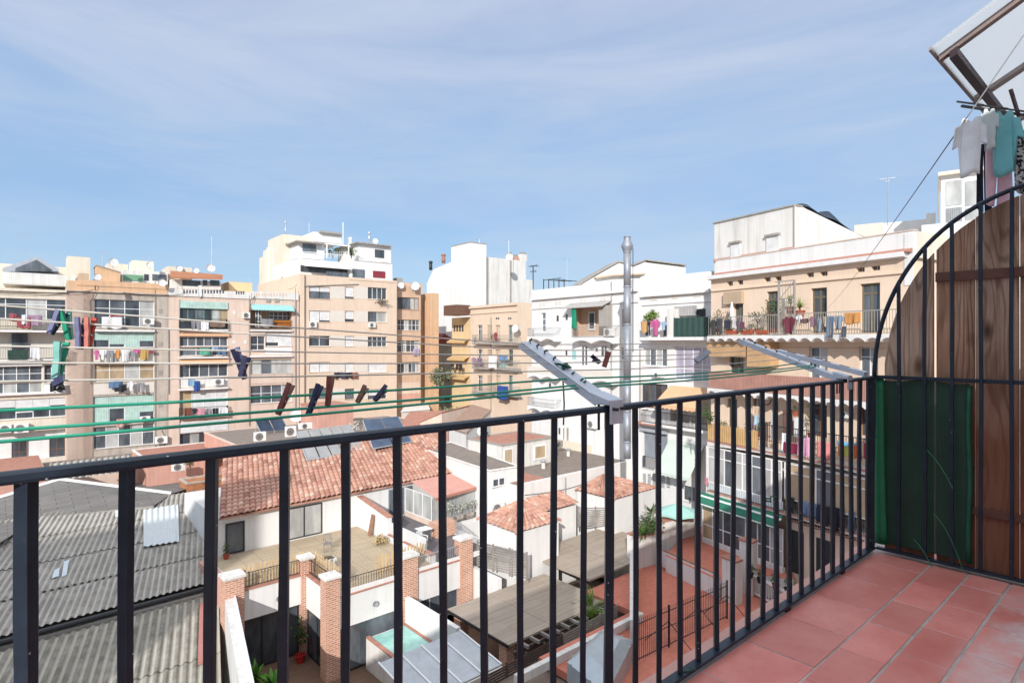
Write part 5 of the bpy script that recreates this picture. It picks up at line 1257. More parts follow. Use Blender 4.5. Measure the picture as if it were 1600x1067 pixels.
for (x0, y0, x1, y1) in ((1147, 474, 1161, 520), (1198, 456, 1217, 520), (1267, 451, 1292, 520), (1344, 444, 1375, 520)):
    w_ = b.win(x0, y0, x1, y1, 2, 2, DOORB, [GM, GD], kind='door', sill=False, split=[.80], bar=.09)
def scallop(y, px0, px1, m, out=WV, n=12, nm='balcony'):
    """slab with a row of brick vaults showing as scallops on its edge"""
    u0, z1 = MF.hit(px0, y, WV-out); u1 = MF.hit(px1, y, WV-out)[0]; w = (u1-u0)/n; K = 8
    mb = MB(MF).box(u0, u1, WV-out, WV-.003, z1-.14, z1)
    for k in range(n):
        top = z1-.143; arc = [(u0+w*(k+j/K), top-.20+.19*math.sin(math.pi*j/K)**.8) for j in range(K+1)]
        for j in range(K): mb.prism([(arc[j][0], top), arc[j], arc[j+1], (arc[j+1][0], top)], WV-out, WV-.003)
    return mb.build(nm, m, b.root), u0, u1, z1
s1, su0, su1, sz1 = scallop(525, 1105, 1425, WHITE, n=17)
b.rail(1107, 496, 1424, 524, WV-.05, GREYW, .13)
# level 2
b.panel(1118, 531, 1177, 556, TANBL, 'blind', .75); b.panel(1181, 531, 1217, 572, TANBL, 'blind', .74)
for (x0, x1) in ((1140, 1162), (1264, 1293), (1342, 1372)):
    b.win(x0, 541, x1, 600, 2, 2, UPVC if x0 > 1200 else DOORB, [GM, GC] if x0 > 1200 else GD, kind='door', sill=False, split=[.72])
b.panel(1112, 541, 1419, 542, TANW, 'moulding', .03)
u0, za = MF.hit(1111, 531, WV); u1 = MF.hit(1419, 531, WV)[0]; zb = MF.hit(1111, 603, WV)[1]
s2, _, _, _ = scallop(606, 1105, 1425, WHITE, n=17)
b.rail(1107, 580, 1424, 605, WV-.05, name='reed_screen', solid=REED)
# level 3
for (x0, x1, g) in ((1137, 1152, GD), (1176, 1190, GC), (1265, 1292, GD), (1344, 1370, GD)):
    b.win(x0, 622, x1, 680, 2, 2, WOODF if x0 > 1200 else DOORB, g, kind='door', sill=False, split=[.75])
b.panel(1263, 614, 1296, 628, mat('brown lintel', C(130, 88, 72), .8, .2, 4), 'shutter_box', .12); b.panel(1330, 614, 1385, 628, mat('brown lintel', C(130, 88, 72)), 'shutter_box', .12)
s3, _, _, sz3 = scallop(687, 1105, 1425, WHITE_OLD, n=1)
PICK2 = stripemat('tan wooden balcony boards', C(226, 186, 130), C(190, 145, 95), .16, 0, .7)
b.rail(1106, 661, 1184, 686, WV-.06, solid=PICK2, name='board_rail'); b.rail(1184, 661, 1424, 686, WV-.06, IRON, .12)
b.panel(1105, 686.5, 1425, 689, TERRA, 'ledge', v=.0, proud=.03)
# galleries
def gallery(px0, px1, y0, y1, nx, splits, gms, lower=None, fm=UPVC, v=.05):
    b.win(px0, y0, px1, y1, nx, 2, fm, gms, sill=False, hole=False, v=v, split=splits, bar=.05, kind='gallery_window')
gallery(1106, 1222, 697, 752, 8, [.72], [GC, GC, GM, GC, GC, GM, GC, GC])
u0, z1 = MF.hit(1106, 752, .05); u1 = MF.hit(1224, 752, .05)[0]; z0 = MF.hit(1106, 763, .05)[1]
MB(MF).box(u0, u1, 0.0, .06, z0, z1-.003).build('gallery_panel', stripemat('white ribbed panel', (.62, .66, .66), (.42, .46, .46), .16, 0, .6), b.root)
zt4 = MF.hit(1106, 697, .05)[1]; zs3 = sz3-.16
MB(MF).box(MF.hit(1104, 690, .04)[0], MF.hit(1425, 690, .04)[0], .04, .12, zt4+.003, zs3-.21).build('gallery_head', WHITE, b.root)
MB(MF).box(MF.hit(1104, 690, .04)[0], MF.hit(1107, 690, .04)[0], .0, WV-.003, zs3-3.3, zs3-.22).build('gallery_side', WHITE, b.root)
gallery(1226, 1425, 722, 778, 7, [.74], [GT, GT, GM, GT, GT, GM, GT], v=.06)
b.rail(1228, 780, 1424, 812, WV-.04, IRON, .13)
s4, _, _, sz4 = scallop(765, 1105, 1425, WHITE_OLD, n=1)
b.panel(1105, 764.6, 1425, 767, TERRA, 'ledge', v=.0, proud=.03)
# green striped awning strip and ground gallery
u0, z1 = MF.hit(1097, 768, .0); u1 = MF.hit(1224, 768, 0)[0]; z0 = MF.hit(1097, 785, -.35)[1]
MB(MF).hexa([(u0, -.5, z0), (u1, -.5, z0), (u1, -.02, z1-.05), (u0, -.02, z1-.05)], [(u0, -.5, z0+.05), (u1, -.5, z0+.05), (u1, -.02, z1), (u0, -.02, z1)]).box(u0, u1, -.52, -.503, z0-.12, z0+.05).build('awning', GRNSTR, b.root)
gallery(1098, 1224, 787, 839, 7, [.42], [GT, GM, GD, GM, GD, GM, GC], v=.05)
u0, z1 = MF.hit(1098, 839, .05); u1 = MF.hit(1224, 839, .05)[0]
MB(MF).box(u0, u1, 0., .2, ZG, z1-.003).build('gallery_base', WHITE_OLD, b.root)
u2 = MF.hit(1425, 839, .5)[0]
MB(MF).box(u1+.003, u2, .5, .7, ZG, MF.hit(1098, 839, .05)[1]+2.5).build('ground_wall', PEACH, b.root)
for x0, x1 in ((1236, 1256), (1276, 1300)): 
    a0 = MF.hit(x0, 850, .5)[0]; a1 = MF.hit(x1, 850, .5)[0]; MB(MF).box(a0, a1, .46, .497, z1-.2, z1+2.0).build('door', DARKF, b.root)
b.holes = [h for h in b.holes]
b.finish()
# end wall of the block seen past the corner
# set back attic
AT = thing('attic', MF.pt(MF.hit(1180, 410, 3.4)[0], 3.4, MF.hit(1111, 409, WV)[1]-1), 'white set back attic with two closed shutters above the salmon block', 'attic')
ua, zA = MF.hit(1116, 350, 3.2); ub_ = MF.hit(1241, 350, 3.2)[0]; zb_ = zp-1.0
gE = MF.hitu(1353, 372, ub_)
vE, zE = 3.2+7.5, MF.hitu(1353, 371, ub_)[1]
MB(MF).prism([(3.2, zb_), (3.2, zA), (3.9, zA+.02), (gE[0], gE[1]), (gE[0]+.6, zb_)], ua, ub_, 'u').build('wall', WHITE_OLD, AT)
MB(MF).box(ua-.08, ub_+.05, 3.12, 3.9, zA+.002, zA+.09).build('coping', GREYW, AT)
for x0, x1, y0, y1 in ((1143, 1158, 382, 404), (1199, 1218.5, 371, 394)):
    a0, c1 = MF.hit(x0, y0, 3.2); a1 = MF.hit(x1, y0, 3.2)[0]; c0 = MF.hit(x0, y1, 3.2)[1]
    w_ = MB(MF).box(a0, a1, 3.1, 3.197, c0, c1).build('shutter', SHUT, AT); MB(MF).box(a0-.06, a1+.06, 2.98, 3.197, c1+.003, c1+.13).build('shutter_box', GREYW, w_)
a0, c1 = MF.hit(1116, 405.5, 3.2); MB(MF).box(ua, ub_, 3.12, 3.197, c1-.2, c1).build('tile_strip', TERRA, AT)
MB(MF).tube([(ub_+.03, 3.15, zb_), (ub_+.03, 3.15, zA)], .04, 6).build('downpipe', GREYW, AT)
# dark net bundle on the attic roof
rgn = random.Random(4)
def netp(a, c): 
    vv = 3.6+(gE[0]-3.6)*a; zz = zA+(gE[1]-zA)*((vv-3.2)/(gE[0]-3.2))
    hh = 1.15*math.sin(min(1,a*1.25)*math.pi)**.6*(.7+.3*math.sin(a*13)); return (ub_-.05-1.6*c, vv, zz+.06+hh*math.sin(c*math.pi*.9+.35)*(.8+.2*math.sin(c*9+a*7)))
tag(MB(MF).grid(netp, 26, 8).build('roof_net', mat('dark blue netting', (.035, .05, .075), .8, .4, 5), smooth=True, solid=.02), 'dark blue netting bundled along the sloping edge of the white attic', 'netting')
# buildings behind its right end
RF = vp_frame(1400, 33, 2600)
def rb_(name, label, px0, px1, yt, yb, Y, d, m, cat='building', vp=-480, **k):
    f = vp_frame((px0+px1)/2, Y, vp); return rbox(name, label, px0, px1, yt, yb, 0, d, m, cat, fr=f, **k), f
rb_('roof_hut', 'beige sloping rooftop wall behind the salmon block', 1335, 1380, 352, 400, 44, 5, CREAM)
rb_('roof_hut', 'white rooftop room with antenna at its left corner', 1379, 1452, 349, 420, 38, 5, WHITE)
rb_('chimney', 'tapered white chimney pier on the white rooftop room', 1447, 1462, 334, 420, 37, 1.0, WHITE, 'chimney')
t, f = rb_('glazed_lift_room', 'tall glazed white rooftop cabin behind the drying washing', 1470, 1534, 276, 420, 33, 4, UPVC, 'cabin')
for x0, x1, y0, y1, m_ in ((1478, 1503, 284, 322, GC), (1508, 1530, 284, 322, GC), (1478, 1503, 326, 352, stripemat('grey ribbed panel', (.3, .31, .31), (.2, .21, .21), .1, 0, .5)), (1508, 1530, 326, 352, GC)):
    MB(f).box(f.hit(x0, y0, -.03)[0], f.hit(x1, y0, -.03)[0], -.05, -.004, f.hit(x0, y1, -.03)[1], f.hit(x0, y0, -.03)[1]).build('pane', m_, t)
MB(f).box(f.hit(1466, 274, -.3)[0], f.hit(1540, 274, -.3)[0], -.4, 4.2, f.hit(1466, 275.5, -.3)[1], f.hit(1466, 270, -.3)[1]).build('roof', CREAM, t)
MB(f).tube([(f.hit(1472, 330, -.15)[0]-.15, -.2, f.hit(1472, y, -.15)[1]) for y in (280, 300, 320, 345)], .05, 6).build('downpipe', GREYW, t)
rb_('apartment_building', 'pale block behind the plank screen at the right', 1440, 1600, 352, 700, 30, 6, WHITE_OLD)
antenna(P(1387, 352, 38), (352-278)/F*38, 'tall aerial mast above the white rooftop room', ((.985, .45, 4), (.93, .12, 3)), GALV, .035, 2.6)
# laundry and plants on the salmon block
v0 = -.06
for i, (x0, x1, y0, y1, m_, l_, kd) in enumerate((
    (1110, 1119, 499, 523, LC('dark olive', 70, 72, 66), 'dark olive shirt at the left end of the top line', 'shirt'), (1119, 1129, 498, 522, LC('slate', 78, 84, 90), 'slate trousers second on the top line', 'trousers'),
    (1131, 1142, 500, 514, LC('ink', 52, 58, 78), 'ink blue shirt third on the top line', 'shirt'), (1143, 1150, 499, 514, LC('pale stone', 205, 200, 195), 'pale stone cloth in the middle of the left group on the top line', 'cloth'),
    (1150, 1157, 498, 519, LC('grey violet', 120, 105, 120), 'grey violet shirt beside the white parasol', 'shirt'), (1156, 1163, 503, 514, LC('plum', 130, 60, 90), 'plum cloth right of the white parasol', 'cloth'),
    (1223, 1243, 495, 521, LC('burgundy', 140, 50, 70), 'burgundy sweater on the top line beside the trellis', 'shirt'), (1244, 1254, 492, 507, WHI_, 'white shirt beside the burgundy sweater', 'shirt'),
    (1250, 1263, 498, 505, LC('cocoa', 120, 80, 80), 'cocoa brown cloth right of the white shirt', 'cloth'), (1265, 1275, 494, 511, LC('plaid', 150, 110, 130), 'mauve plaid shirt on the top line', 'shirt'),
    (1276, 1284, 496, 519, LC('steel', 150, 160, 175), 'steel grey shirt on the top line', 'shirt'), (1292, 1303, 494, 528, LC('jeans', 110, 135, 160), 'long blue jeans hanging below the slab', 'trousers'),
    (1300, 1320, 493, 514, LC('pale denim', 150, 165, 180), 'pale denim shirt beside the orange towel', 'shirt'), (1285, 1292, 495, 510, LC('camel', 205, 175, 145), 'camel cloth left of the blue jeans', 'cloth'), (1316, 1322, 510, 527, LC('navy grey', 70, 80, 100), 'navy grey trousers hanging under the pale denim shirt', 'trousers'),
    (1320, 1345, 489, 506, ORA_, 'orange towel, brightest on the top line', 'towel'))):
    hang(MF, x0, y0, x1, y1, v0-.03*(i % 3), m_, l_, l_.split()[1] if False else {'shirt': 'shirt', 'trousers': 'trousers', 'cloth': 'cloth'}[kd] if 'towel' not in l_ else 'towel', kd, seed=i)
for i, (x0, x1, y0, y1, m_, l_) in enumerate(((1222, 1232, 676, 704, WHI_, 'white sheet draped over the third balcony beside the boards'), (1225, 1250, 690, 707, LC('raspberry', 165, 30, 70), 'raspberry blanket hanging low behind the white sheet'), (1247, 1262, 683, 712, LC('lavender pink', 240, 160, 205), 'lavender pink sheet on the third balcony'), (1260, 1271, 683, 712, LC('candy', 245, 165, 195), 'candy pink towel with orange edge'), (1276, 1302, 688, 715, LC('coral', 255, 135, 135), 'coral pink sheet in the middle of the third balcony'), (1308, 1318, 692, 712, LC('tangerine', 235, 130, 40), 'tangerine orange towel right of the coral sheet'), (1318, 1334, 692, 713, LC('lime', 205, 205, 60), 'lime yellow towel next to tangerine'), (1334, 1346, 694, 716, LC('vermilion', 245, 80, 30), 'vermilion towel right of the lime one'), (1350, 1362, 692, 716, LC('cherry', 200, 50, 80), 'cherry red cloth at the railing corner'))):
    hang(MF, x0, y0, x1, y1, -.08-.02*(i % 2), m_, l_, 'towel' if 'towel' in l_ else ('sheet' if 'sheet' in l_ else 'cloth'), seed=i)
hang(MF, 1308, 688, 1346, 695, -.13, LC('sky stripe', 110, 195, 240), 'sky blue folded cloth over the coloured towels', 'cloth')
for i, (x0, x1, y0, y1, m_, l_, kd) in enumerate(((1226, 1234, 774, 788, LC('lemon', 225, 235, 120), 'lemon green shirt at the left end of the lower line', 'shirt'), (1234, 1241, 776, 800, BLK_, 'black trousers beside the lemon green shirt', 'trousers'), (1246, 1262, 780, 800, LC('cornflower', 130, 170, 225), 'cornflower shirt on the lower line', 'shirt'), (1262, 1275, 784, 806, LC('light jeans', 110, 150, 200), 'light jeans on the lower line', 'trousers'), (1276, 1287, 787, 818, LC('dark jeans', 45, 60, 95), 'dark jeans in the middle of the lower line', 'trousers'), (1290, 1302, 790, 822, BLK_, 'black dress on the lower line', 'dress'), (1304, 1318, 792, 826, LC('midnight', 30, 32, 48), 'midnight blue coat near the end of the lower line', 'coat'), (1326, 1336, 797, 830, LC('denim end', 100, 135, 175), 'blue jeans at the right end of the lower line', 'trousers'))):
    hang(MF, x0, y0, x1, y1, -.06, m_, l_, {'shirt': 'shirt', 'trousers': 'trousers', 'dress': 'dress', 'coat': 'coat'}[kd], kd if kd in ('shirt', 'trousers') else 'cloth', seed=i+20)
def mp(px, py, v): u, z = MF.hit(px, py, v); return MF.pt(u, v, z)
for i, (px, py, v, rd, n_, sz, m_, l_, pot) in enumerate((
    (1184, 519, .35, (.55, .35, .55), 170, .13, LEAFD, 'leafy bush in a pot in the middle of the salmon top terrace', POTM), (1208, 520, .3, (.55, .35, .75), 220, .13, LEAF, 'tall mixed bush left of the trellis', POTM),
    (1174, 521, .15, (.3, .25, .2), 80, .09, LEAFY, 'low green plant in a terracotta box on the top terrace', POTM), (1140, 520, .3, (.45, .3, .5), 120, .11, mat('red green leaves', (.16, .08, .05), .6, .4, 4, island=.4), 'reddish bush at the left end of the top terrace', POTM), (1122, 519, .6, (.5, .3, .6), 110, .12, LEAF, 'thin green bush behind the olive shirt', POTM),
    (1130, 681, .5, (.35, .3, .4), 150, .10, LEAF, 'green plant at the left of the third floor balcony', POTM), (1168, 681, .3, (.4, .3, .25), 130, .10, mat('purple flowers', C(165, 110, 200), .7, .3, 5, island=.3), 'purple flowering plant above the board rail', POTM), (1183, 682, .3, (.35, .3, .22), 110, .09, LEAFD, 'dark green plant beside the purple flowers', POTM),
    (1267, 683, .5, (.3, .3, .75), 200, .11, LEAF, 'tall narrow bush by the third floor door', POTM), (1153, 682, .25, (.3, .25, .2), 90, .09, LEAFY, 'pale green trailing plant on the third floor balcony', POTM))):
    plant(mp(px, py, v), rd, n_, sz, l_, m_, pot, .18, .22, seed=20+i)
spiky(mp(1235, 490, .3), .62, 34, 'palm like plant behind the trellis on the top terrace', LEAFY, POTM, 3); spiky(mp(1250, 496, .3), .62, 34, 'second palm like plant right of the trellis', LEAFY, POTM, 9)
for i, (x, l_) in enumerate(((1142, 'leftmost terracotta flower box on the top terrace'), (1166, 'terracotta flower box under the low green plant'), (1190, 'terracotta flower box under the leafy bush'))):
    p = mp(x, 522, -.0); u, v_, z = MF.loc(p); t = thing('flower_box', p, l_, 'flower box'); MB(MF).prism([(u-.35, z), (u+.35, z), (u+.40, z+.2), (u-.40, z+.2)], .0, .22).build('box', POTM, t, bevel=.015)
    mb = MB(); leaves(mb, MF.pt(u, .11, z+.28), (.36, .14, .16), 70, .08, random.Random(i), clumps=6); mb.build('foliage', LEAF, t)
# parasol, trellis
p = mp(1143.5, 517, .5); t = thing('parasol', p, 'closed white parasol on the salmon top terrace', 'parasol')
MB().tube([p, p+Vector((0, 0, 1.2))], .03, 8).build('pole', GALV, t); MB().lathe(p+Vector((0, 0, .45)), [(.16, 0), (.20, .1), (.15, .6), (.06, 1.1), (.02, 1.25)], 12).build('canopy', CANVW, t)
t = thing('trellis', mp(1215, 522, 0), 'grey wooden trellis frame standing on the top terrace', 'trellis')
u0, z0 = MF.hit(1216, 523, 0); u1 = MF.hit(1241, 523, 0)[0]; z1 = MF.hit(1216, 441, 0)[1]; zm = MF.hit(1216, 467, 0)[1]
m = MB(MF); 
for u in (u0, u1): m.box(u-.035, u+.035, 0, .07, z0, z1)
m.box(u0-.2, u1+.02, .01, .06, z1+.002, z1+.06); m.box(u0, u1, .075, .10, zm-.02, zm+.02)
for k in range(6): c = u0+(u1-u0)*(k+.5)/6; m.box(c-.01, c+.01, .03, .05, zm, z1)
m.hexa([(u0+.04, .02, zm), (u0+.08, .02, zm), (u0+.08, .05, zm), (u0+.04, .05, zm)], [(u1-.08, .02, z1-.05), (u1-.04, .02, z1-.05), (u1-.04, .05, z1-.05), (u1-.08, .05, z1-.05)])
m.build('frame', GREYW, t)
m = MB(MF); n_ = 9
for k in range(n_):
    a = (u1-u0)*k/n_; 
    for s_ in (0, 1):
        m.box(u0+a+.02, u0+a+.05, .03+.012*s_, .04+.012*s_, z0+.02, zm) if s_ else m.box(u0+.035, u1-.035, .03, .04, z0+(zm-z0)*k/n_, z0+(zm-z0)*k/n_+.03)
m.build('lattice', GREYW, t)
# bicycle wheel and things stored on the third floor
p = mp(1197, 623, .95); t = thing('wall_bicycle_wheel', p-Vector((0, 0, .35)), 'bicycle wheel hanging high on the third floor wall', 'bicycle wheel')
c = MF.loc(p); K = 24; mb = MB(MF); mb.tube([(c[0]+.33*math.cos(2*math.pi*k/K), c[1], c[2]+.33*math.sin(2*math.pi*k/K)) for k in range(K+1)], .03, 6, caps=False); mb.build('tyre', BLACKP, t)
mb = MB(MF)
for k in range(8): mb.tube([(c[0], c[1], c[2]), (c[0]+.32*math.cos(k*.785), c[1], c[2]+.32*math.sin(k*.785))], .006, 4)
mb.build('spoke', GALV, t)
def stored(px0, px1, y0, y1, v, d, m_, label, cat, name):
    u0, z1 = MF.hit(px0, y0, v); u1 = MF.hit(px1, y0, v)[0]; z0 = MF.hit(px0, y1, v)[1]
    t = thing(name, MF.pt((u0+u1)/2, v, z0), label, cat); MB(MF).box(u0, u1, v, v+d, z0, z1).build('body', m_, t, bevel=.02); MB(MF).box(u0+.05, u1-.05, v-.02, v-.003, z0+.06, z1-.06).build('door', m_, t, bevel=.008); return t
stored(1223, 1231, 640, 680, .6, .4, mat('brown cupboard', C(130, 95, 85), .7, .2, 4), 'brown cupboard on the third floor balcony', 'cupboard', 'cupboard'); stored(1240, 1253, 652, 682, .6, .4, CASE, 'white cabinet with green side on the third floor balcony', 'cabinet', 'cabinet')
ac_unit(MF, 1310, 642, 1326, 652, WV, 'air conditioner high on the third floor wall behind the railing bars')
plant(mp(1243, 650, .5), (.2, .2, .15), 60, .08, 'small plant in an orange pot on the white cabinet', LEAF, POTM, .14, .24, seed=44)
hang(MF, 1176, 634, 1190, 650, .4, LC('apricot', 245, 205, 165), 'apricot cloth under the third floor vaults', 'cloth'); hang(MF, 1178, 648, 1189, 664, .35, LC('sea', 170, 205, 220), 'pale blue towel below the apricot cloth', 'towel'); hang(MF, 1205, 644, 1213, 688, .2, LC('white blue', 215, 228, 240), 'white and blue towel on the third floor line', 'towel')
plant(P(1105, 650, 34.5)-Vector((0, 0, .7)), (.5, .5, .7), 260, .14, 'green bush on the balcony between the white and salmon blocks', LEAF, seed=31)
hang(MF, 1100, 745, 1106, 757, -.3, LC('rose print', 220, 130, 150), 'rose printed cloth beside the pale green awning', 'cloth')
# the long cable
ca = at(1508, 188, 5.0); cb = mp(1296, 478, WV-.03)
K = 40; tag(MB().tube([ca.lerp(cb, k/K)-Vector((0, 0, .12*4*(k/K)*(1-k/K))) for k in range(K+1)]+[], .0045, 5).build('cable', mat('grey cable', (.12, .12, .13), .6, .1, 5), smooth=True), 'long thin cable from the drying rack to the salmon wall', 'cable')
cc = at(1600, 55, 4.8); tag(MB().tube([cc.lerp(ca, k/10) for k in range(11)], .004, 5).build('cord', mat('pale cord', (.45, .45, .45), .7, .1, 5)), 'pale cord from the canopy to the drying rack rod', 'cord')
# ================================================================== courtyard floor and houses (BF coordinates)
H = BF
def hb(name, m, par, *a, bevel=0.): return MB(H).box(*a).build(name, m, par, bevel=bevel)
GROUND = mat('courtyard ground', C(170, 150, 135, .6), .95, .2, .6, fine=.2)
struct(MB().face([Vector((-400, -60, -16.2)), Vector((400, -60, -16.2)), Vector((400, 700, -16.2)), Vector((-400, 700, -16.2))]).build('ground', GROUND))
PZ = -15.7; TZ = -11.72; V1 = 29.2; V2 = 26.1
struct(MB(H).box(8.9, 22, 15, 31.5, PZ-.3, PZ).build('patio_deck', DECK))
# ---------------- tiled house with brick pillars
th_ = thing('tiled_house', H.pt(16, 30, PZ), 'white house with terracotta tile roof, brick pillars and terraces', 'house')
hb('wall', WHITE, th_, 9.35, 25.4, 34.67, 42, TZ, -9.62)
EL, ER, RR, RL = (9.3, 34.25, -9.52), (25.9, 34.5, -9.42), (27.3, 41.0, -7.45), (11.75, 42.3, -7.08)
rp = [H.pt(*q) for q in (RL, RR, ER, EL)]
quad_patch(rp[0], rp[1], rp[2], rp[3], .31, .105, barrel, .40, .045, 8, .014).build('roof', ROOFT, th_, smooth=False)
mb = MB(H); mb.hexa([(9.3, 34.3, -9.62), (25.9, 34.55, -9.55), (27.3, 41, -7.6), (11.75, 42.3, -7.2)], [(9.3, 34.3, -9.54), (25.9, 34.55, -9.46), (27.3, 41, -7.5), (11.75, 42.3, -7.12)])
mb.hexa([(11.75, 42.32, -7.3), (27.3, 41.02, -7.6), (29, 48, -9.6), (13, 49, -9.6)], [(11.75, 42.32, -7.08), (27.3, 41.02, -7.45), (29, 48, -9.4), (13, 49, -9.4)]); mb.build('roof_deck', ROOFT, th_)
m = MB(H); 
for k in range(46): a = k/46; b_ = (k+.93)/46; A_, B_ = Vector(H.pt(*RL)).lerp(H.pt(*RR), a), Vector(H.pt(*RL)).lerp(H.pt(*RR), b_); m.tube([A_+Vector((0, 0, .03)), B_+Vector((0, 0, .05))], .13, 8)
m.build('ridge', ROOFT, th_)
hb('gable', PINKISH, th_, 25.45, 25.7, 34.75, 40, TZ, -9.75)
# doors of the first floor
def hwin(par, u0, u1, v, z0, z1, nx=2, ny=1, fm=DARKF, gm=GD, name='window', b=.05, face=-1):
    m = MB(H); a0, a1 = (v-.06, v-.003)
    m.box(u0, u0+b, a0, a1, z0, z1); m.box(u1-b, u1, a0, a1, z0, z1); m.box(u0+b, u1-b, a0, a1, z0, z0+b); m.box(u0+b, u1-b, a0, a1, z1-b, z1)
    for i in range(1, nx): c = u0+(u1-u0)*i/nx; m.box(c-b*.6, c+b*.6, a0+.004, a1-.002, z0+b, z1-b)
    for i in range(1, ny): c = z0+(z1-z0)*i/ny; m.box(u0+b, u1-b, a0+.008, a1-.004, c-b*.5, c+b*.5)
    w = m.build(name, fm, par); MB(H).box(u0+.01, u1-.01, v-.035, v-.02, z0+.01, z1-.01).build('pane', gm, w); return w
def hside(par, u, v0, v1, z0, z1, n=2, fm=DARKF, gm=GD, name='window', b=.05):
    m = MB(H); a0, a1 = u-.06, u-.003
    m.box(a0, a1, v0, v0+b, z0, z1); m.box(a0, a1, v1-b, v1, z0, z1); m.box(a0, a1, v0+b, v1-b, z0, z0+b); m.box(a0, a1, v0+b, v1-b, z1-b, z1)
    for i in range(1, n): c = v0+(v1-v0)*i/n; m.box(a0+.004, a1-.002, c-b*.6, c+b*.6, z0+b, z1-b)
    w = m.build(name, fm, par); MB(H).box(u-.035, u-.02, v0+.01, v1-.01, z0+.01, z1-.01).build('pane', gm, w); return w
hwin(th_, 9.72, 10.72, 34.67, TZ+.05, -9.98, 1, 1, DARKF, GM, 'door', .09)
hwin(th_, 13.0, 15.2, 34.67, TZ+.1, -9.78, 2, 1, DARKF, GC, 'sliding_door', .06)
hwin(th_, 19.75, 21.0, 34.67, TZ+.05, -9.75, 2, 1, ALU, GM, 'sliding_door', .06)
hb('door', GALV, th_, 21.05, 21.5, 34.55, 34.66, TZ, -9.75)
# upper terrace: slab, floors, dividing wall
hb('terrace_slab', WHITE, th_, 8.9, 12.2, V1+.02, 34.66, TZ-.28, TZ-.01); hb('terrace_slab', WHITE, th_, 12.203, 22, V2+.02, 34.66, TZ-.28, TZ-.01)
hb('terrace_floor', DECKL, th_, 8.95, 17.5, V1+.1, 34.65, TZ-.005, TZ+.01); hb('terrace_floor', DECKL, th_, 12.25, 17.5, V2+.1, V1+.097, TZ-.005, TZ+.01)
hb('terrace_floor', DARKTILE, th_, 17.9, 21.2, V2+.1, 34.65, TZ-.005, TZ+.012)
dv = MB(H).prism([(34.66, TZ+.012), (34.66, -9.85), (33.4, -9.95), (30.9, -10.35), (30.9, TZ+.012)], 17.55, 17.85, 'u').box(17.55, 17.85, 26.3, 30.897, TZ+.012, -11.35); dv.build('divider_wall', WHITE, th_)
MB(H).hexa([(17.50, 34.6, -9.84), (17.9, 34.6, -9.84), (17.9, 30.85, -10.34), (17.5, 30.85, -10.34)], [(17.50, 34.6, -9.78), (17.9, 34.6, -9.78), (17.9, 30.85, -10.28), (17.5, 30.85, -10.28)]).box(17.52, 17.88, 26.3, 30.84, -11.347, -11.30).build('coping', TERRA, th_)
hb('frosted_panel', mat('frosted panel', (.62, .63, .62), .4, .05, 3), th_, 17.68, 17.72, 27.0, 30.8, -11.29, -10.6)
for v in (29.2, 27.6): hb('post', UPVC, th_, 17.6, 17.7, v, v+.06, TZ+.02, -10.6)
# ground floor fronts
hb('front_band', WHITE, th_, 8.95, 11.72, V1, V1+.3, -13.13, TZ-.0); hb('front_band', WHITE, th_, 12.33, 15.7, V2, V2+.3, -13.47, -12.0); hb('front_band', WHITE, th_, 16.55, 19.3, V2, V2+.3, -13.44, -11.95)
hb('side_band', WHITE, th_, 11.95, 12.2, V2+.55, V1-.0, -13.35, TZ-.0)
hb('ledge', TERRA, th_, 8.95, 11.7, V1-.05, V1+.3, TZ+.002, TZ+.06); hb('ledge', TERRA, th_, 12.35, 15.68, V2-.05, V2+.28, -11.997, -11.93); hb('ledge', TERRA, th_, 16.57, 19.27, V2-.05, V2+.28, -11.947, -11.88); hb('ledge', TERRA, th_, 11.9, 12.25, V2+.6, V1-.05, TZ+.002, TZ+.06)
def pillar(u0, u1, v0, v1, z1, cap=True):
    p = hb('brick_pillar', BRICK, th_, u0, u1, v0, v1, PZ, z1)
    if cap: MB(H).box(u0-.07, u1+.07, v0-.07, v1+.07, z1+.003, z1+.14).build('cap', WHITE_OLD, p, bevel=.01)
pillar(8.1, 8.95, V1-.25, V1+.5, -10.95); pillar(11.72, 12.33, V1-.12, V1+.5, -10.95); pillar(11.62, 12.30, V2-.1, V2+.55, -11.0); pillar(15.7, 16.53, V2-.12, V2+.5, -11.0); pillar(19.28, 20.1, V2-.1, V2+.5, -10.9)
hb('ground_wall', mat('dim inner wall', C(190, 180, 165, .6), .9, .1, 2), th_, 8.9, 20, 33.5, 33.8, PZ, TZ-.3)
hb('ground_side', PINKW, th_, 8.4, 8.88, V1+.5, 34.66, PZ, TZ); hb('ground_side', WHITE, th_, 20.0, 20.3, V2+.5, 34.66, PZ, TZ-.28); hb('ground_side', BRICK, th_, 8.10, 8.4, 27, V1-.26, PZ, -13.2)
hwin(th_, 9.0, 11.7, V1+.28, PZ+.02, -13.14, 3, 1, BLACKP, GD, 'glass_door', .07)
hside(th_, 12.05, V2+.6, V1-.15, PZ+.02, -13.36, 2, BLACKP, GD, 'glass_door', .07)
hwin(th_, 12.33, 15.68, V2+.2, PZ+.05, -13.48, 1, 1, BLACKP, GM, 'picture_window', .05)
hwin(th_, 16.56, 19.27, V2+.25, PZ+.9, -13.45, 3, 1, ALU, GD, 'window', .05)
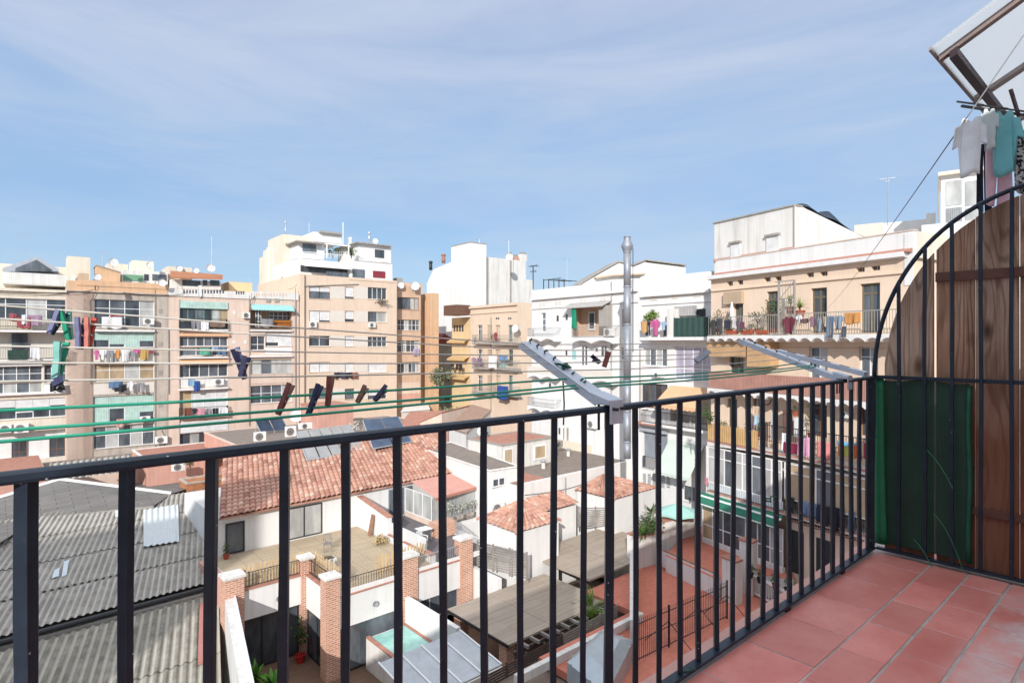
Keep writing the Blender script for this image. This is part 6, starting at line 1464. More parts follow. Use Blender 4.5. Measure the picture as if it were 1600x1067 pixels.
def iron_rail(par, p0, p1, h, step=.14, m=IRON, name='railing'):
    (u0, v0, z0), (u1, v1, z1) = p0, p1; L = math.hypot(u1-u0, v1-v0); n = max(2, round(L/step)); mb = MB(H)
    mb.tube([(u0, v0, z0+h), (u1, v1, z1+h)], .022, 5).tube([(u0, v0, z0+.08), (u1, v1, z1+.08)], .018, 5)
    for i in range(n+1):
        f = i/n; u, v, z = u0+(u1-u0)*f, v0+(v1-v0)*f, z0+(z1-z0)*f; mb.tube([(u, v, z+.02), (u, v, z+h)], .011, 4)
    return mb.build(name, m, par)
iron_rail(th_, (9.0, V1+.1, TZ+.06), (11.7, V1+.1, TZ+.06), .72); iron_rail(th_, (12.08, V2+.65, TZ+.06), (12.08, V1-.1, TZ+.06), .72); iron_rail(th_, (12.36, V2+.1, -11.93), (15.66, V2+.1, -11.93), .72); iron_rail(th_, (16.58, V2+.1, -11.88), (19.25, V2+.1, -11.88), .72, .13, GALV)
def pickets(par, p0, p1, h, step, m, name='picket_fence', w=.09):
    (u0, v0, z0), (u1, v1, z1) = p0, p1; L = math.hypot(u1-u0, v1-v0); n = max(2, round(L/step)); mb = MB(H); du, dvv = (u1-u0)/L, (v1-v0)/L; rg = random.Random(int(u0*10))
    for i in range(n+1):
        f = i/n; u, v = u0+(u1-u0)*f, v0+(v1-v0)*f; hh = h*rg.uniform(.93, 1.05)
        a = (u-du*w/2, v-dvv*w/2); b_ = (u+du*w/2, v+dvv*w/2)
        mb.hexa([(*a, z0), (*b_, z0), (b_[0]-dvv*.02, b_[1]+du*.02, z0), (a[0]-dvv*.02, a[1]+du*.02, z0)], [(*a, z0+hh), (*b_, z0+hh), (b_[0]-dvv*.02, b_[1]+du*.02, z0+hh), (a[0]-dvv*.02, a[1]+du*.02, z0+hh)])
    for zz in (.25, .75): mb.tube([(u0-dvv*.04, v0+du*.04, z0+h*zz), (u1-dvv*.04, v1+du*.04, z0+h*zz)], .022, 4)
    return mb.build(name, m, par)
for i, (p0, p1, l_) in enumerate((((9.0, V1+.45, TZ+.01), (12.2, V1+.45, TZ+.01), 'pale picket fence on the left terrace behind the iron railing'), ((12.5, V1+.45, TZ+.01), (12.5, V2+.5, TZ+.01), 'pale picket fence running forward beside the brick pillar cap'), ((14.6, V2+.7, TZ+.01), (17.4, V2+.7, TZ+.01), 'pale picket fence at the right end of the left terrace'))):
    t = thing('picket_fence', H.pt(*p0), l_, 'fence'); pickets(t, p0, p1, 1.0, .19, PICKET, 'pickets')
for k, (u, v) in enumerate(((10.6, V1-.05), (14.1, V2-.05))):
    p = H.pt(u, v, -12.5 if k == 0 else -12.75); t = thing('wall_lamp', p, ['round wall lamp on the left white band', 'round wall lamp above the large picture window'][k], 'wall lamp')
    MB().disc(p-H.n*.06, -H.n, .14, 16, .04, .02).build('shade', mat('grey lamp shade', (.3, .31, .32), .4, .1, 5), t); MB(H).box(u-.05, u+.05, v-.05, v+.045, (p.z-.05), p.z+.05).build('mount', GALV, t)
# solar and reflective panels on the tile roof
def solar(px_bl, px_br, zb, px_tl, px_tr, ztp, label, m, n=2, frame=ALU):
    A, B = onz(*px_bl, zb), onz(*px_br, zb); Tl, Tr = onz(*px_tl, ztp), onz(*px_tr, ztp)
    t = thing('solar_panel', (A+B)/2-Vector((0, 0, .3)), label, 'solar panel')
    nn = (B-A).cross(Tl-A).normalized()*.05
    for k in range(n):
        a, c = k/n+.012, (k+1)/n-.012
        q = [A.lerp(B, a), A.lerp(B, c), Tl.lerp(Tr, c), Tl.lerp(Tr, a)]
        MB().hexa(q, [p+nn for p in q]).build('collector', m, t)
    e = MB()
    for p, q in ((A, B), (Tl, Tr), (A, Tl), (B, Tr)): e.tube([p, q], .05, 4)
    for f in (.05, .5, .95): e.tube([Tl.lerp(Tr, f), Tl.lerp(Tr, f)-Vector((0, 0, 1.3))-H.n*-.4], .03, 4); e.tube([A.lerp(B, f), A.lerp(B, f)-Vector((0, 0, .35))], .03, 4)
    e.build('frame', frame, t); return t
PVB = glassmat('blue solar glass', (.05, .075, .12), .12); PVG = glassmat('grey collector glass', (.30, .30, .29), .25, .12)
solar((480, 719), (572, 703), -7.95, (463, 675), (546, 664), -6.5, 'large pale grey collector panel on the left of the tiled roof', PVG, 5)
solar((583, 701), (643, 690), -7.75, (567, 657), (622, 651), -6.35, 'blue solar panel pair near the ridge of the tiled roof', PVB, 2)
# pink rooftop house with panels and air conditioners behind
RFz = -8.0
p4 = [H.hitz(x, y, RFz) for x, y in ((365, 692), (640, 676))]
pk = simple_box('rooftop_house', 'low pink rooftop building behind the tiled roof', H, 14.5, 33, 46.5, 58, PZ, -8.2, PINKW, 'house', GRAVEL, PINKISH)
solar((407, 674), (450, 671), -7.9, (399, 657), (441, 654), -6.9, 'small blue solar panel on the pink rooftop near the left', PVB, 2)
u0, v0 = H.hitz(400, 688, -8.1)
for (px0, px1, y0, y1, l_) in ((398, 416, 676, 690, 'air conditioner lying behind the tiled roof on the pink rooftop'), (447, 463, 667, 683, 'white ventilation unit on the pink rooftop'), (468, 488, 662, 671, 'grey grilled unit on the pink rooftop')):
    ac_unit(H, px0, y0, px1, y1, 47.5, l_)
t = thing('pink_stair_hut', H.pt(20, 50, -8.2), 'pink stair hut with rounded dish on the rooftop', 'roof hut')
a = H.hit(497, 664, 52); b_ = H.hit(552, 664, 52)[0]; hb('wall', PINKW, t, a[0], b_, 52, 56, -8.2, H.hit(497, 637, 52)[1]); hb('roof', TERRA, t, a[0]-.1, b_+.1, 51.9, 56.1, H.hit(497, 637, 52)[1]+.002, H.hit(497, 637, 52)[1]+.1)
dish(P(528, 645, 61), Vector((.1, -.8, .5)), .9, 'rust coloured dish in front of the pink stair hut', mat('rust dish', C(190, 130, 110), .7, .15, 4)); dish(P(463, 648, 61), Vector((.2, -.9, .3)), .75, 'white octagonal dish left of the dark navy peg')
plant(P(556, 668, 55)-Vector((0, 0, .9)), (.7, .6, .7), 240, .2, 'wrapped white bush behind the collector panel', mat('pale leaves', (.55, .55, .5), .8, .1, 4), seed=8)
# far tiled roofs in the gap, left of the white row
def gable_house(label, px_a, px_b, px_c, z, zr, wall, roofm, dz=2.5):
    pass
def roofquad(label, pts, zs, rm, wm, drop=3.0, name='low_house'):
    P4 = [onz(x, y, z) for (x, y), z in zip(pts, zs)]; c = sum(P4, Vector())/4
    t = thing(name, Vector((c.x, c.y, min(zs)-drop)), label, 'house')
    up = Vector((0, 0, .1)); MB().hexa(P4, [p+up for p in P4]).build('roof', rm, t)
    q = [p.lerp(c, .04) for p in P4]; MB().hexa([Vector((p.x, p.y, min(zs)-drop)) for p in q], [p-Vector((0, 0, .05)) for p in q]).build('wall', wm, t); return t
roofquad('terracotta flat roof just behind the solar panel pair', ((622, 668), (690, 661), (720, 641), (640, 645)), (-8.2, -8.2, -7.6, -7.6), TERRA, PINKISH)
roofquad('orange sheet roof wedge above the handrail in the gap', ((655, 660), (712, 655), (735, 634), (690, 645)), (-7.9, -7.9, -6.6, -6.8), TERRA, PINKISH)
roofquad('brown sheet roof tilted towards the white house', ((700, 669), (728, 678), (768, 642), (737, 633)), (-7.6, -7.6, -6.4, -6.4), mat('brown sheet', C(172, 140, 120), .7, .15, 2), WHITE)
roofquad('long white canopy roof in front of the recessed tan bay', ((626, 644), (672, 640), (668, 629), (640, 629)), (-8.6, -8.6, -8.3, -8.3), WHITE, PANELW)
# ---------------- glass terrace with red sheet roof
gt = thing('glass_veranda', H.pt(22.5, 32.5, TZ), 'glazed veranda with red corrugated sheet roof', 'veranda')
q = [H.pt(*a) for a in ((21.4, 35.2, -9.35), (25.2, 35.4, -9.35), (24.55, 31.2, -9.72), (20.75, 30.6, -9.72))]
quad_patch(q[0], q[1], q[2], q[3], .22, .04, wave, None, 0, 6).build('roof', mat('red sheet roof', C(222, 166, 150, .78), .6, .12, 1.2, fine=.12), gt)
MB(H).hexa([(20.75, 30.55, -9.86), (24.6, 31.15, -9.86), (24.6, 31.23, -9.86), (20.75, 30.63, -9.86)], [(20.75, 30.55, -9.70), (24.6, 31.15, -9.70), (24.6, 31.23, -9.70), (20.75, 30.63, -9.70)]).build('gutter', mat('red gutter', C(206, 140, 120, .75), .5, .1, 3), gt)
hb('base_wall', PINKISH, gt, 21.0, 24.4, 31.3, 34.6, TZ, TZ+.35)
hwin(gt, 21.05, 24.4, 31.35, TZ+.36, -9.9, 4, 1, ALU, GC, 'glazing', .05); hside(gt, 21.05, 31.4, 34.6, TZ+.36, -9.8, 3, UPVC, GC, 'glazing', .05)
iron_rail(gt, (21.6, 31.0, TZ+.1), (24.4, 31.2, TZ+.1), .85, .13, GALV); hb('brick_base', BRICK, gt, 20.0, 21.4, 29.3, 30.2, TZ, -10.9)
for i, (x, y, l_) in enumerate(((706, 800, 'white flowering plant behind the veranda glass at the left'), (722, 795, 'big white flowering plant behind the veranda glass'), (738, 790, 'tall pale plant at the right end of the veranda'))):
    plant(H.pt(*H.hit(x, y, 30.95)[:1], 30.95, TZ+.3), (.32, .18, .42), 130, .16, l_, mat('pale flower heads', (.5, .52, .45), .8, .25, 5, island=.3), GREYW, .15, .25, seed=50+i)
hb('wall', WHITE, gt, 21.6, 24.4, 30.2, 30.9, PZ, TZ+.1)
hb('brick_pier', BRICK, gt, 24.42, 24.9, 30.6, 31.3, PZ, -10.6)
iron_rail(gt, (20.2, 26.4, -11.7), (21.5, 30.0, -11.6), .8, .14, GALV)
# ---------------- flat roofed white house
fh_ = thing('flat_roof_house', H.pt(26, 34, PZ), 'white house with grey flat roof and one small double window', 'house')
poly = [(24.2, 29.5), (26.5, 29.25), (28.6, 39.9), (25.4, 40.2)]
MB(H).prism(poly, PZ, -8.36, 'z').build('wall', WHITE, fh_)
MB(H).prism([(u+(.1 if u < 25.5 else -.1), v+(.1 if v < 35 else -.1)) for u, v in poly], -8.357, -8.30, 'z').build('roof', GRAVEL, fh_)
e = MB(H)
for (a, b_) in zip(poly, poly[1:]+poly[:1]): e.tube([(*a, -8.33), (*b_, -8.33)], .07, 4)
e.build('coping', WHITE_OLD, fh_)
a = H.hit(769, 748, 29.35); b_ = H.hit(789, 748, 29.35)[0]; hwin(fh_, a[0], b_, 29.38, H.hit(769, 762, 29.35)[1], a[1], 2, 1, UPVC, GD, 'window', .08)
ac_unit(H, 768, 788, 789, 807, 29.4, 'white air conditioner on the flat roofed house above the hipped tile roof', .4)
# ---------------- long white house with roof terrace and hut
wh = thing('white_house', H.pt(31, 31, PZ), 'long white house with dark roof terrace behind the hipped tile roofs', 'house')
hb('wall', WHITE, wh, 25.7, 37.8, 28.0, 36.8, PZ, -9.35); hb('parapet', WHITE, wh, 25.7, 37.8, 28.0, 28.25, -9.347, -9.15); hb('parapet', CREAM, wh, 37.5, 37.8, 28.253, 36.8, -9.347, -8.6); hb('parapet', CREAM, wh, 33.3, 37.497, 36.5, 36.8, -9.347, -8.5)
hb('roof', GRAVEL, wh, 25.75, 37.45, 28.26, 36.45, -9.345, -9.30); hb('roof_strip', TERRA, wh, 26.0, 28.4, 28.3, 31.9, -9.297, -9.27)
hut = simple_box('roof_hut', 'white roof hut with blind window and door on the long white house', H, 27.6, 33.1, 32.3, 36.4, -9.3, -7.5, WHITE_OLD, 'roof hut', TERRA, GREYW)
a = H.hit(787, 702, 32.3); hwin(hut, a[0], H.hit(801, 702, 32.3)[0], 32.3, -9.25, a[1], 1, 1, UPVC, mat('wooden door leaf', C(200, 180, 150), .8, .1, 3), 'door', .07)
a = H.hit(834, 696, 32.3); hwin(hut, a[0], H.hit(853, 696, 32.3)[0], 32.3, H.hit(834, 719, 32.3)[1], a[1], 1, 1, UPVC, GT, 'window', .12)
ac_unit(H, 868, 690, 880, 700, 34.5, 'dark rooftop condenser beside the roof hut', .7, GREYW)
plant(H.pt(31, 38.5, -8.9), (.5, .5, .7), 160, .2, 'dark dry shrub behind the roof hut', mat('dry dark leaves', (.09, .06, .05), .8, .3, 4), seed=9)
# hipped tile roofs
def hip(label, u0, u1, v0, v1, ze, za, apex, wallz, rm=ROOFT):
    t = thing('tiled_hut', H.pt((u0+u1)/2, (v0+v1)/2, wallz), label, 'house')
    hb('wall', WHITE, t, u0+.12, u1-.12, v0+.12, v1-.12, wallz, ze-.05)
    A = H.pt(*apex, za); c = [H.pt(u0, v0, ze), H.pt(u1, v0, ze), H.pt(u1, v1, ze), H.pt(u0, v1, ze)]
    ro = MB()
    for k in range(4):
        p, q = c[k], c[(k+1) % 4]; s = quad_patch(A+(p-A)*.02, A+(q-A)*.02, q, p, .21, .085, barrel, .4, .03, 8, .012); ro.raw(s.v, s.fc)
        for i, uvx in s.uv.items(): ro.uv[len(ro.fc)-len(s.fc)+i] = uvx
    ro.build('roof', rm, t)
    r = MB()
    for p in c: r.tube([A, p], .08, 6)
    r.build('hip_ridge', rm, t); return t
hip('white hut with hipped orange tile roof in the courtyard middle', 21.7, 25.3, 24.2, 27.75, -10.55, -9.55, (24.0, 26.3), PZ)
hip('white hut with low tile roof against the long white wall', 30.6, 35.5, 24.5, 27.95, -10.35, -9.6, (33.2, 27.6), PZ)
t = thing('tiled_annex', H.pt(27, 26.5, PZ), 'small white annex with tile strip between the two hipped roofs', 'house')
hb('wall', WHITE, t, 25.6, 29.0, 26.4, 27.95, PZ, -10.75); q = [H.pt(*a) for a in ((25.5, 27.95, -10.1), (29.1, 27.95, -10.1), (29.1, 26.2, -10.6), (25.5, 26.2, -10.6))]
quad_patch(*q, .2, .06, barrel, .4, .02, 6).build('roof', ROOFT, t)
# slatted fences
def slats(label, p0, p1, h, m, n, post=1.6, name='slat_fence'):
    (u0, v0, z), (u1, v1, _) = p0, p1; L = math.hypot(u1-u0, v1-v0); du, dvv = (u1-u0)/L, (v1-v0)/L
    t = thing(name, H.pt((u0+u1)/2, (v0+v1)/2, z), label, 'fence'); rg = random.Random(n); mb = MB(H)
    for k in range(n):
        zz = z+h*(k+.15)/n; th = h/n*.62
        mb.hexa([(u0, v0, zz), (u1, v1, zz), (u1-dvv*.025, v1+du*.025, zz), (u0-dvv*.025, v0+du*.025, zz)], [(u0, v0, zz+th), (u1, v1, zz+th), (u1-dvv*.025, v1+du*.025, zz+th), (u0-dvv*.025, v0+du*.025, zz+th)])
    mb.build('slats', m, t); k = max(1, round(L/post))
    for i in range(k+1):
        u, v = u0+(u1-u0)*i/k-dvv*.03, v0+(v1-v0)*i/k+du*.03; MB(H).box(u-.04, u+.04, v+.001, v+.07, z-.1, z+h+.03).build('post', m, t)
    return t
slats('grey slat fence in front of the hipped tile hut', (20.6, 26.2, -12.6), (21.4, 23.0, -12.6), 1.4, GWOOD, 10, 1.2); slats('long grey slat fence beside the upper pergola', (28.8, 26.0, -12.0), (30.6, 24.6, -12.0), 1.2, GWOOD, 9, 1.2)
hb('terrace_wall', WHITE, fh_, 20.2, 20.5, 24, 29.8, PZ, -12.6)
# ---------------- pergola roofs
def deckroof(label, u0, u1, v0, v1, z, m, posts):
    t = thing('pergola', H.pt((u0+u1)/2, (v0+v1)/2, PZ), label, 'pergola')
    um = u0+(u1-u0)*.40
    hb('roof', m, t, u0, um-.008, v0, v1, z-.10, z); hb('roof', m, t, um+.008, u1, v0, v1, z-.10, z+.004)
    for (a, b_) in posts: hb('post', BRICK, t, a-.25, a+.25, b_-.25, b_+.25, PZ, z-.103)
    return t
pg = deckroof('lower wooden pergola roof of weathered planks', 16.9, 23.6, 19.35, 23.95, -13.15, PLANKS, ((17.3, 23.3), (17.3, 19.9)))
for k in range(10): hb('rafter_end', GWOOD, pg, 17.5+k*.65, 17.6+k*.65, 18.75, 19.345, -13.32, -13.18)
hb('beam', DWOOD, pg, 16.9, 23.9, 18.95, 19.05, -13.45, -13.325); hb('edge_trim', BLACKP, pg, 16.84, 16.897, 19.3, 24, -13.27, -13.14)
deckroof('upper wooden pergola roof below the white wall', 23.85, 31.5, 20.75, 26.0, -12.6, PLANKS, ((30.8, 25.5),))
slats('dark timber slat fence under the lower pergola edge', (14.4, 17.75, -14.6), (18.9, 18.0, -14.6), 1.75, DWOOD, 16, 1.1); slats('greyer slat fence continuing right to the spiky plants', (18.95, 18.0, -14.5), (23.0, 18.2, -14.5), 1.65, GWOOD, 15, 1.4)
TR = -13.0
struct(MB(H).box(15, 29.0, 3, 18.0, TR-.4, TR-.7+.0).build('terrace_base', GROUND))
struct(MB(H).box(17.0, 29.6, 2, 17.55, TR-.3, TR).build('red_terrace', REDFLOOR)); struct(MB(H).box(23.3, 31.5, 17.55, 20.6, TR-.3, TR-.002).build('red_terrace', REDFLOOR))
hb_ = thing('low_kerb_wall', H.pt(19, 16.7, TR), 'low white kerb wall in front of the dark slat fence', 'wall'); hb('body', WHITE_OLD, hb_, 15.0, 22.9, 16.6, 16.85, TR, TR+.35, bevel=.01)
cw = thing('thin_party_wall', H.pt(23, 17, TR), 'narrow weathered white wall stub beside the spiky plants', 'wall'); wa, wb = H.hitz(984, 893, TR), H.hitz(984, 1010, TR); MB(H).prism([wa, wb, (wb[0]+.12, wb[1]-.14), (wa[0]+.12, wa[1]-.14)], TR, TR+1.15, 'z').build('body', WHITE_OLD, cw)
for i, (u, v, l_, s_) in enumerate(((21.9, 18.9, 'spiky yellow green plant behind the slat fence', 3), (22.5, 19.6, 'larger spiky yellow green plant nearest the wall stub', 5), (22.2, 18.6, 'low spiky plant in front of the larger one', 7))):
    spiky(H.pt(u, v, -14.2), (1.0, 1.35, .8)[i], 70, l_, LEAFY, POTM, s_, .3, .4, .10)
# steel box skylight
sk = thing('skylight_box', H.pt(19.5, 14.8, TR), 'faceted metal skylight box on the red terrace', 'skylight')
SKM = mat('pale blue grey metal sheet', (.42, .47, .5), .35, .12, 2.5, metal=.35, fine=.1)
a0 = [H.hitz(x, y, TR+.75) for x, y in ((948, 1085), (990, 1000), (940, 984), (886, 1034))]; cu_, cv_ = sum(p[0] for p in a0)/4, sum(p[1] for p in a0)/4
bt = [(u, v, TR) for u, v in a0]; tp = [(u, v, TR+.75) for u, v in a0]; MB(H).hexa(bt, tp).build('casing', SKM, sk)
t2 = [(cu_+(u-cu_)*.55, cv_+(v-cv_)*.55, TR+1.05) for u, v in a0]; MB(H).hexa([(u, v, TR+.753) for u, v in a0], t2).build('lid', SKM, sk)
r = MB(H)
for k in range(4):
    for f in (.1, .35, .6, .85): p = H.pt(*tp[k]).lerp(H.pt(*tp[(k+1) % 4]), f); r.lathe(p+Vector((0, 0, .02)), [(.035, 0), (.03, .03), (.01, .045)], 8)
r.build('bolt', GALV, sk)
# ---------------- iron fence across the red terrace
fc = thing('iron_fence', H.pt(24, 15, TR), 'black iron picket fence across the red terrace', 'fence')
f0 = H.hitz(992, 1036, TR); f1 = H.hitz(1136, 966, TR)
def fence_run(p0, p1, h=1.75, step=.13):
    (u0, v0), (u1, v1) = p0, p1; L = math.hypot(u1-u0, v1-v0); n = round(L/step); mb = MB(H)
    for z in (.12, h*.5, h*.88): mb.tube([(u0, v0, TR+z), (u1, v1, TR+z)], .02, 5)
    for i in range(n+1):
        f = i/n; u, v = u0+(u1-u0)*f, v0+(v1-v0)*f; mb.tube([(u, v, TR+.05), (u, v, TR+h)], .011, 4)
    mb.build('pickets', IRON, fc)
    k = 3
    for i in range(k+1):
        f = i/k; u, v = u0+(u1-u0)*f, v0+(v1-v0)*f; MB(H).box(u-.03, u+.03, v-.03, v+.03, TR, TR+h+.05).build('post', IRON, fc)
        if 0 < i < k or i == k: MB(H).tube([(u, v, TR+1.1), (u+.3, v-1.0, TR+.02)], .018, 5).tube([(u, v, TR+1.1), (u-.3, v+1.0, TR+.02)], .018, 5).build('brace', IRON, fc)
fence_run(f0, f1)
# ---------------- walls and planters of the right terraces
def wallp(name, label, pts, z0, z1, th, m, cat='wall', cop=None):
    """wall through pixels on level z0 (base), thickness away"""
    a, b_ = [H.hitz(x, y, z0) for x, y in pts]; L = math.hypot(b_[0]-a[0], b_[1]-a[1]); du, dv_ = (b_[0]-a[0])/L, (b_[1]-a[1])/L
    q = [a, b_, (b_[0]-dv_*th, b_[1]+du*th), (a[0]-dv_*th, a[1]+du*th)]
    t = thing(name, H.pt((a[0]+b_[0])/2, (a[1]+b_[1])/2, z0), label, cat); MB(H).prism(q, z0, z1, 'z').build('body', m, t)
    if cop: MB(H).prism([(a[0]-du*.04+dv_*.04, a[1]-dv_*.04-du*.04), (b_[0]+du*.04+dv_*.04, b_[1]+dv_*.04-du*.04), (b_[0]-dv_*(th+.04), b_[1]+du*(th+.04)), (a[0]-dv_*(th+.04), a[1]+du*(th+.04))], z1+.003, z1+.09, 'z').build('coping', cop, t)
    return t
wallp('planter_wall', 'white planter wall with brick coping behind the red terrace', ((997, 889), (1036, 878)), TR, TR+1.75, .9, WHITE_OLD, 'planter', TERRA)
wallp('terrace_pier', 'white pier with tile cap between planter and umbrella', ((1036, 872), (1058, 866)), TR+.2, TR+2.3, .6, WHITE_OLD, 'pier', TERRA)
wallp('terrace_wall', 'low white wall in front of the turquoise umbrella', ((1058, 846), (1092, 836)), TR+.85, TR+2.0, .25, WHITE_OLD, 'wall', TERRA)
up_ = [H.hitz(x, y, TR+.9) for x, y in ((1040, 868), (1122, 906), (1152, 893), (1240, 905), (1240, 838), (1100, 820), (1058, 846))]
struct(MB(H).prism(up_, TR-.2, TR+.895, 'z').build('upper_terrace_base', WHITE)); struct(MB(H).prism(up_, TR+.897, TR+.91, 'z').build('upper_red_terrace', REDFLOOR))
wallp('step_wall', 'white step wall below the upper red terrace', ((1038, 884), (1124, 925)), TR+.1, TR+.98, -.18, WHITE, 'wall', TERRA)
for i, (pts, h, l_) in enumerate((( ((1128, 936), (1150, 946)), 2.1, 'white pier box with grey front beside the iron fence'), (((1155, 925), (1176, 932)), 2.7, 'taller white pier with red tile cap behind the fence'))):
    wallp('terrace_pier', l_, pts, TR, TR+h, .5, WHITE_OLD, 'pier', TERRA)
bl = thing('balustrade', H.pt(*H.hitz(1200, 935, TR), TR), 'white balustrade with slim balusters at the right terrace', 'balustrade')
a, b_ = H.hitz(1170, 925, TR), H.hitz(1236, 962, TR); m = MB(H); K = 16
m.tube([(*a, TR+.12), (*b_, TR+.12)], .07, 4); 
for k in range(K+1): u, v = a[0]+(b_[0]-a[0])*k/K, a[1]+(b_[1]-a[1])*k/K; m.tube([(u, v, TR+.1), (u, v, TR+.95)], .035, 6)
m.build('baluster', WHITE, bl); MB(H).tube([(*a, TR+1.0), (*b_, TR+1.0)], .10, 4).build('rail', WHITE, bl)
for i, (x, y, l_, pm) in enumerate(((1172, 896, 'leafy plant in a dark pot left on the balustrade', BLACKP), (1188, 904, 'second leafy plant on the balustrade', BLACKP), (1212, 914, 'plant in a red pot on the balustrade', REDPOT), (1231, 920, 'plant in a dark pot at the right of the balustrade', BLACKP))):
    plant(H.pt(*H.hitz(x, y+6, TR+1.05), TR+1.05), (.3, .3, .25), 110, .11, l_, LEAF, pm, .17, .25, seed=60+i)
# umbrella and planter bushes
p = H.pt(*H.hitz(1058, 790, TR+3.0), TR+.9); uc = p+Vector((0, 0, 2.25)); t = thing('garden_umbrella', p, 'open turquoise garden umbrella behind the low white wall', 'umbrella')
mb = MB(); K = 6; rr = 1.35
for k in range(K):
    a0_, a1_ = 2*math.pi*k/K+.3, 2*math.pi*(k+1)/K+.3; q0, q1 = uc+Vector((rr*math.cos(a0_), rr*math.sin(a0_), -.5)), uc+Vector((rr*math.cos(a1_), rr*math.sin(a1_), -.5)); mid = (q0+q1)/2+Vector((0, 0, .04)); mid2 = uc.lerp(mid, .5)-Vector((0, 0, .03))
    mb.face([uc, q0, mid]); mb.face([uc, mid, q1]); d = Vector((0, 0, -.14)); mb.face([q0, q0+d, mid+d, mid]); mb.face([mid, mid+d, q1+d, q1])
mb.build('canopy', mat('turquoise umbrella cloth', C(178, 224, 212), .8, .06, 3), t); MB().tube([p, uc], .03, 8).build('pole', GALV, t)
r = MB()
for k in range(K): a0_ = 2*math.pi*k/K+.3; r.tube([uc-Vector((0, 0, .03)), uc+Vector((rr*math.cos(a0_), rr*math.sin(a0_), -.53))], .012, 4)
r.build('rib', GALV, t)
for i, (x, y, r_, l_) in enumerate(((1008, 832, .8, 'dense green bush in the planter at its left end'), (1022, 824, .7, 'dense green bush in the planter at its right end'))):
    plant(H.pt(*H.hitz(x, y+8, TR+1.75), TR+1.7), (r_, r_*.8, r_*.75), 420, .16, l_, LEAF if i else LEAFD, seed=70+i)
spiky(H.pt(*H.hitz(1003, 842, TR+1.75), TR+1.75), .9, 50, 'agave like spiky plant at the front of the planter', LEAF, None, 6, wid=.09); spiky(H.pt(*H.hitz(1020, 808, TR+2.2), TR+2.2), .9, 26, 'banana leaf plant beside the umbrella', LEAF, None, 12, wid=.22)
t = thing('bare_branch', H.pt(*H.hitz(1010, 800, TR+2.4), TR+2), 'bare pale branches in front of the louvre wall', 'branches'); m = MB(); rgb_ = random.Random(3); o = H.pt(*H.hitz(1008, 815, TR+2.4), TR+2.0)
for k in range(9):
    d = Vector((rgb_.uniform(-.6, 1.2), rgb_.uniform(-.4, .4), rgb_.uniform(.6, 1.6))); m.tube([o, o+d*.5+Vector((.1, 0, 0)), o+d*rgb_.uniform(.9, 1.3)], .03, 5, .008)
m.build('twigs', mat('pale bark', (.38, .34, .3), .9, .2, 5), t)
# chairs
def chair(p, ang, m, label):
    t = thing('garden_chair', p, label, 'chair'); f = Frame((p.x, p.y), ang); z = p.z
    hb2 = lambda n, *a: MB(f).box(*a).build(n, m, t, bevel=.008)
    hb2('seat', -.24, .24, -.24, .24, z+.40, z+.44)
    for u in (-.22, .18):
        for v in (-.22, .18): hb2('leg', u, u+.04, v, v+.04, z, z+.40)
    b_ = MB(f)
    for k in range(5): b_.box(-.22+k*.095, -.17+k*.095, .21, .24, z+.44, z+.86)
    b_.box(-.24, .24, .205, .245, z+.863, z+.92); b_.build('backrest', m, t)
    for u in (-.25, .21): MB(f).box(u, u+.04, -.2, .2, z+.62, z+.65).box(u, u+.04, -.2, -.16, z+.443, z+.617).build('armrest', m, t)
chair(H.pt(*H.hitz(1272, 888, TR+.9), TR+.9), 2.2, UPVC, 'white plastic garden chair by the salmon block wall'); chair(H.pt(*H.hitz(1250, 880, TR+.9), TR+.9), 2.6, BLACKP, 'black garden chair left of the white plastic one')
struct(MB(MF).box(MF.hit(1224, 839, -3)[0], MF.hit(1440, 839, -3)[0], -4.2, .49, TR+.6, TR+.895).build('ground_terrace', REDFLOOR))
# ---------------- pool, glass canopy, patio things
pl = thing('plunge_pool', H.pt(14.9, 24.3, PZ), 'raised plunge pool with turquoise water beside the white wall', 'pool')
hb('basin', WHITE_OLD, pl, 13.6, 15.75, 21.8, 25.95, PZ, -14.25)
WAT = NT('pool water')
def _wt():
    t = WAT; t.b.inputs['Roughness'].default_value = .04; n = t.noise(2.2, 3); f = t.ramp(n, 0, .35, .65); t.base(t.mix((f, 0), (.26, .52, .47), (.38, .64, .58))); t.bump(t.noise(6, 2), 0, .08)
_wt()
hb('water', WAT.m, pl, 13.8, 15.6, 22, 25.8, -14.247, -14.2); hb('rim', TERRA, pl, 13.6, 13.797, 21.8, 25.95, -14.247, -14.17); hb('rim', TERRA, pl, 15.603, 15.75, 21.8, 25.95, -14.247, -14.17)
pw = thing('pool_wall', H.pt(15.9, 24, PZ), 'tall white wall beside the plunge pool', 'wall'); hb('body', WHITE, pw, 15.76, 16.0, 21.6, 25.95, PZ, -12.9)
gc = thing('patio_canopy', H.pt(13.7, 19.7, PZ), 'ribbed translucent canopy at the bottom of the patio', 'canopy')
RIB = stripemat('ribbed polycarbonate', (.52, .55, .57), (.38, .41, .43), .09, 1, .6, .35)
q = [(11.6, 21.1, -12.75), (15.6, 21.1, -12.75), (15.6, 18.3, -13.1), (11.6, 18.3, -13.1)]; MB(H).hexa([(a, b_, c-.05) for a, b_, c in q], q).build('sheet', RIB, gc)
for u in (11.6, 12.6, 13.6, 14.6, 15.6): MB(H).hexa([(u-.035, 21.12, -12.74), (u+.035, 21.12, -12.74), (u+.035, 18.28, -13.09), (u-.035, 18.28, -13.09)], [(u-.035, 21.12, -12.70), (u+.035, 21.12, -12.70), (u+.035, 18.28, -13.05), (u-.035, 18.28, -13.05)]).build('rib', UPVC, gc)
hb('front', PANELW, gc, 11.6, 15.6, 18.2, 18.27, PZ, -13.15); hb('post', UPVC, gc, 15.5, 15.6, 20.9, 21.0, PZ, -12.85)
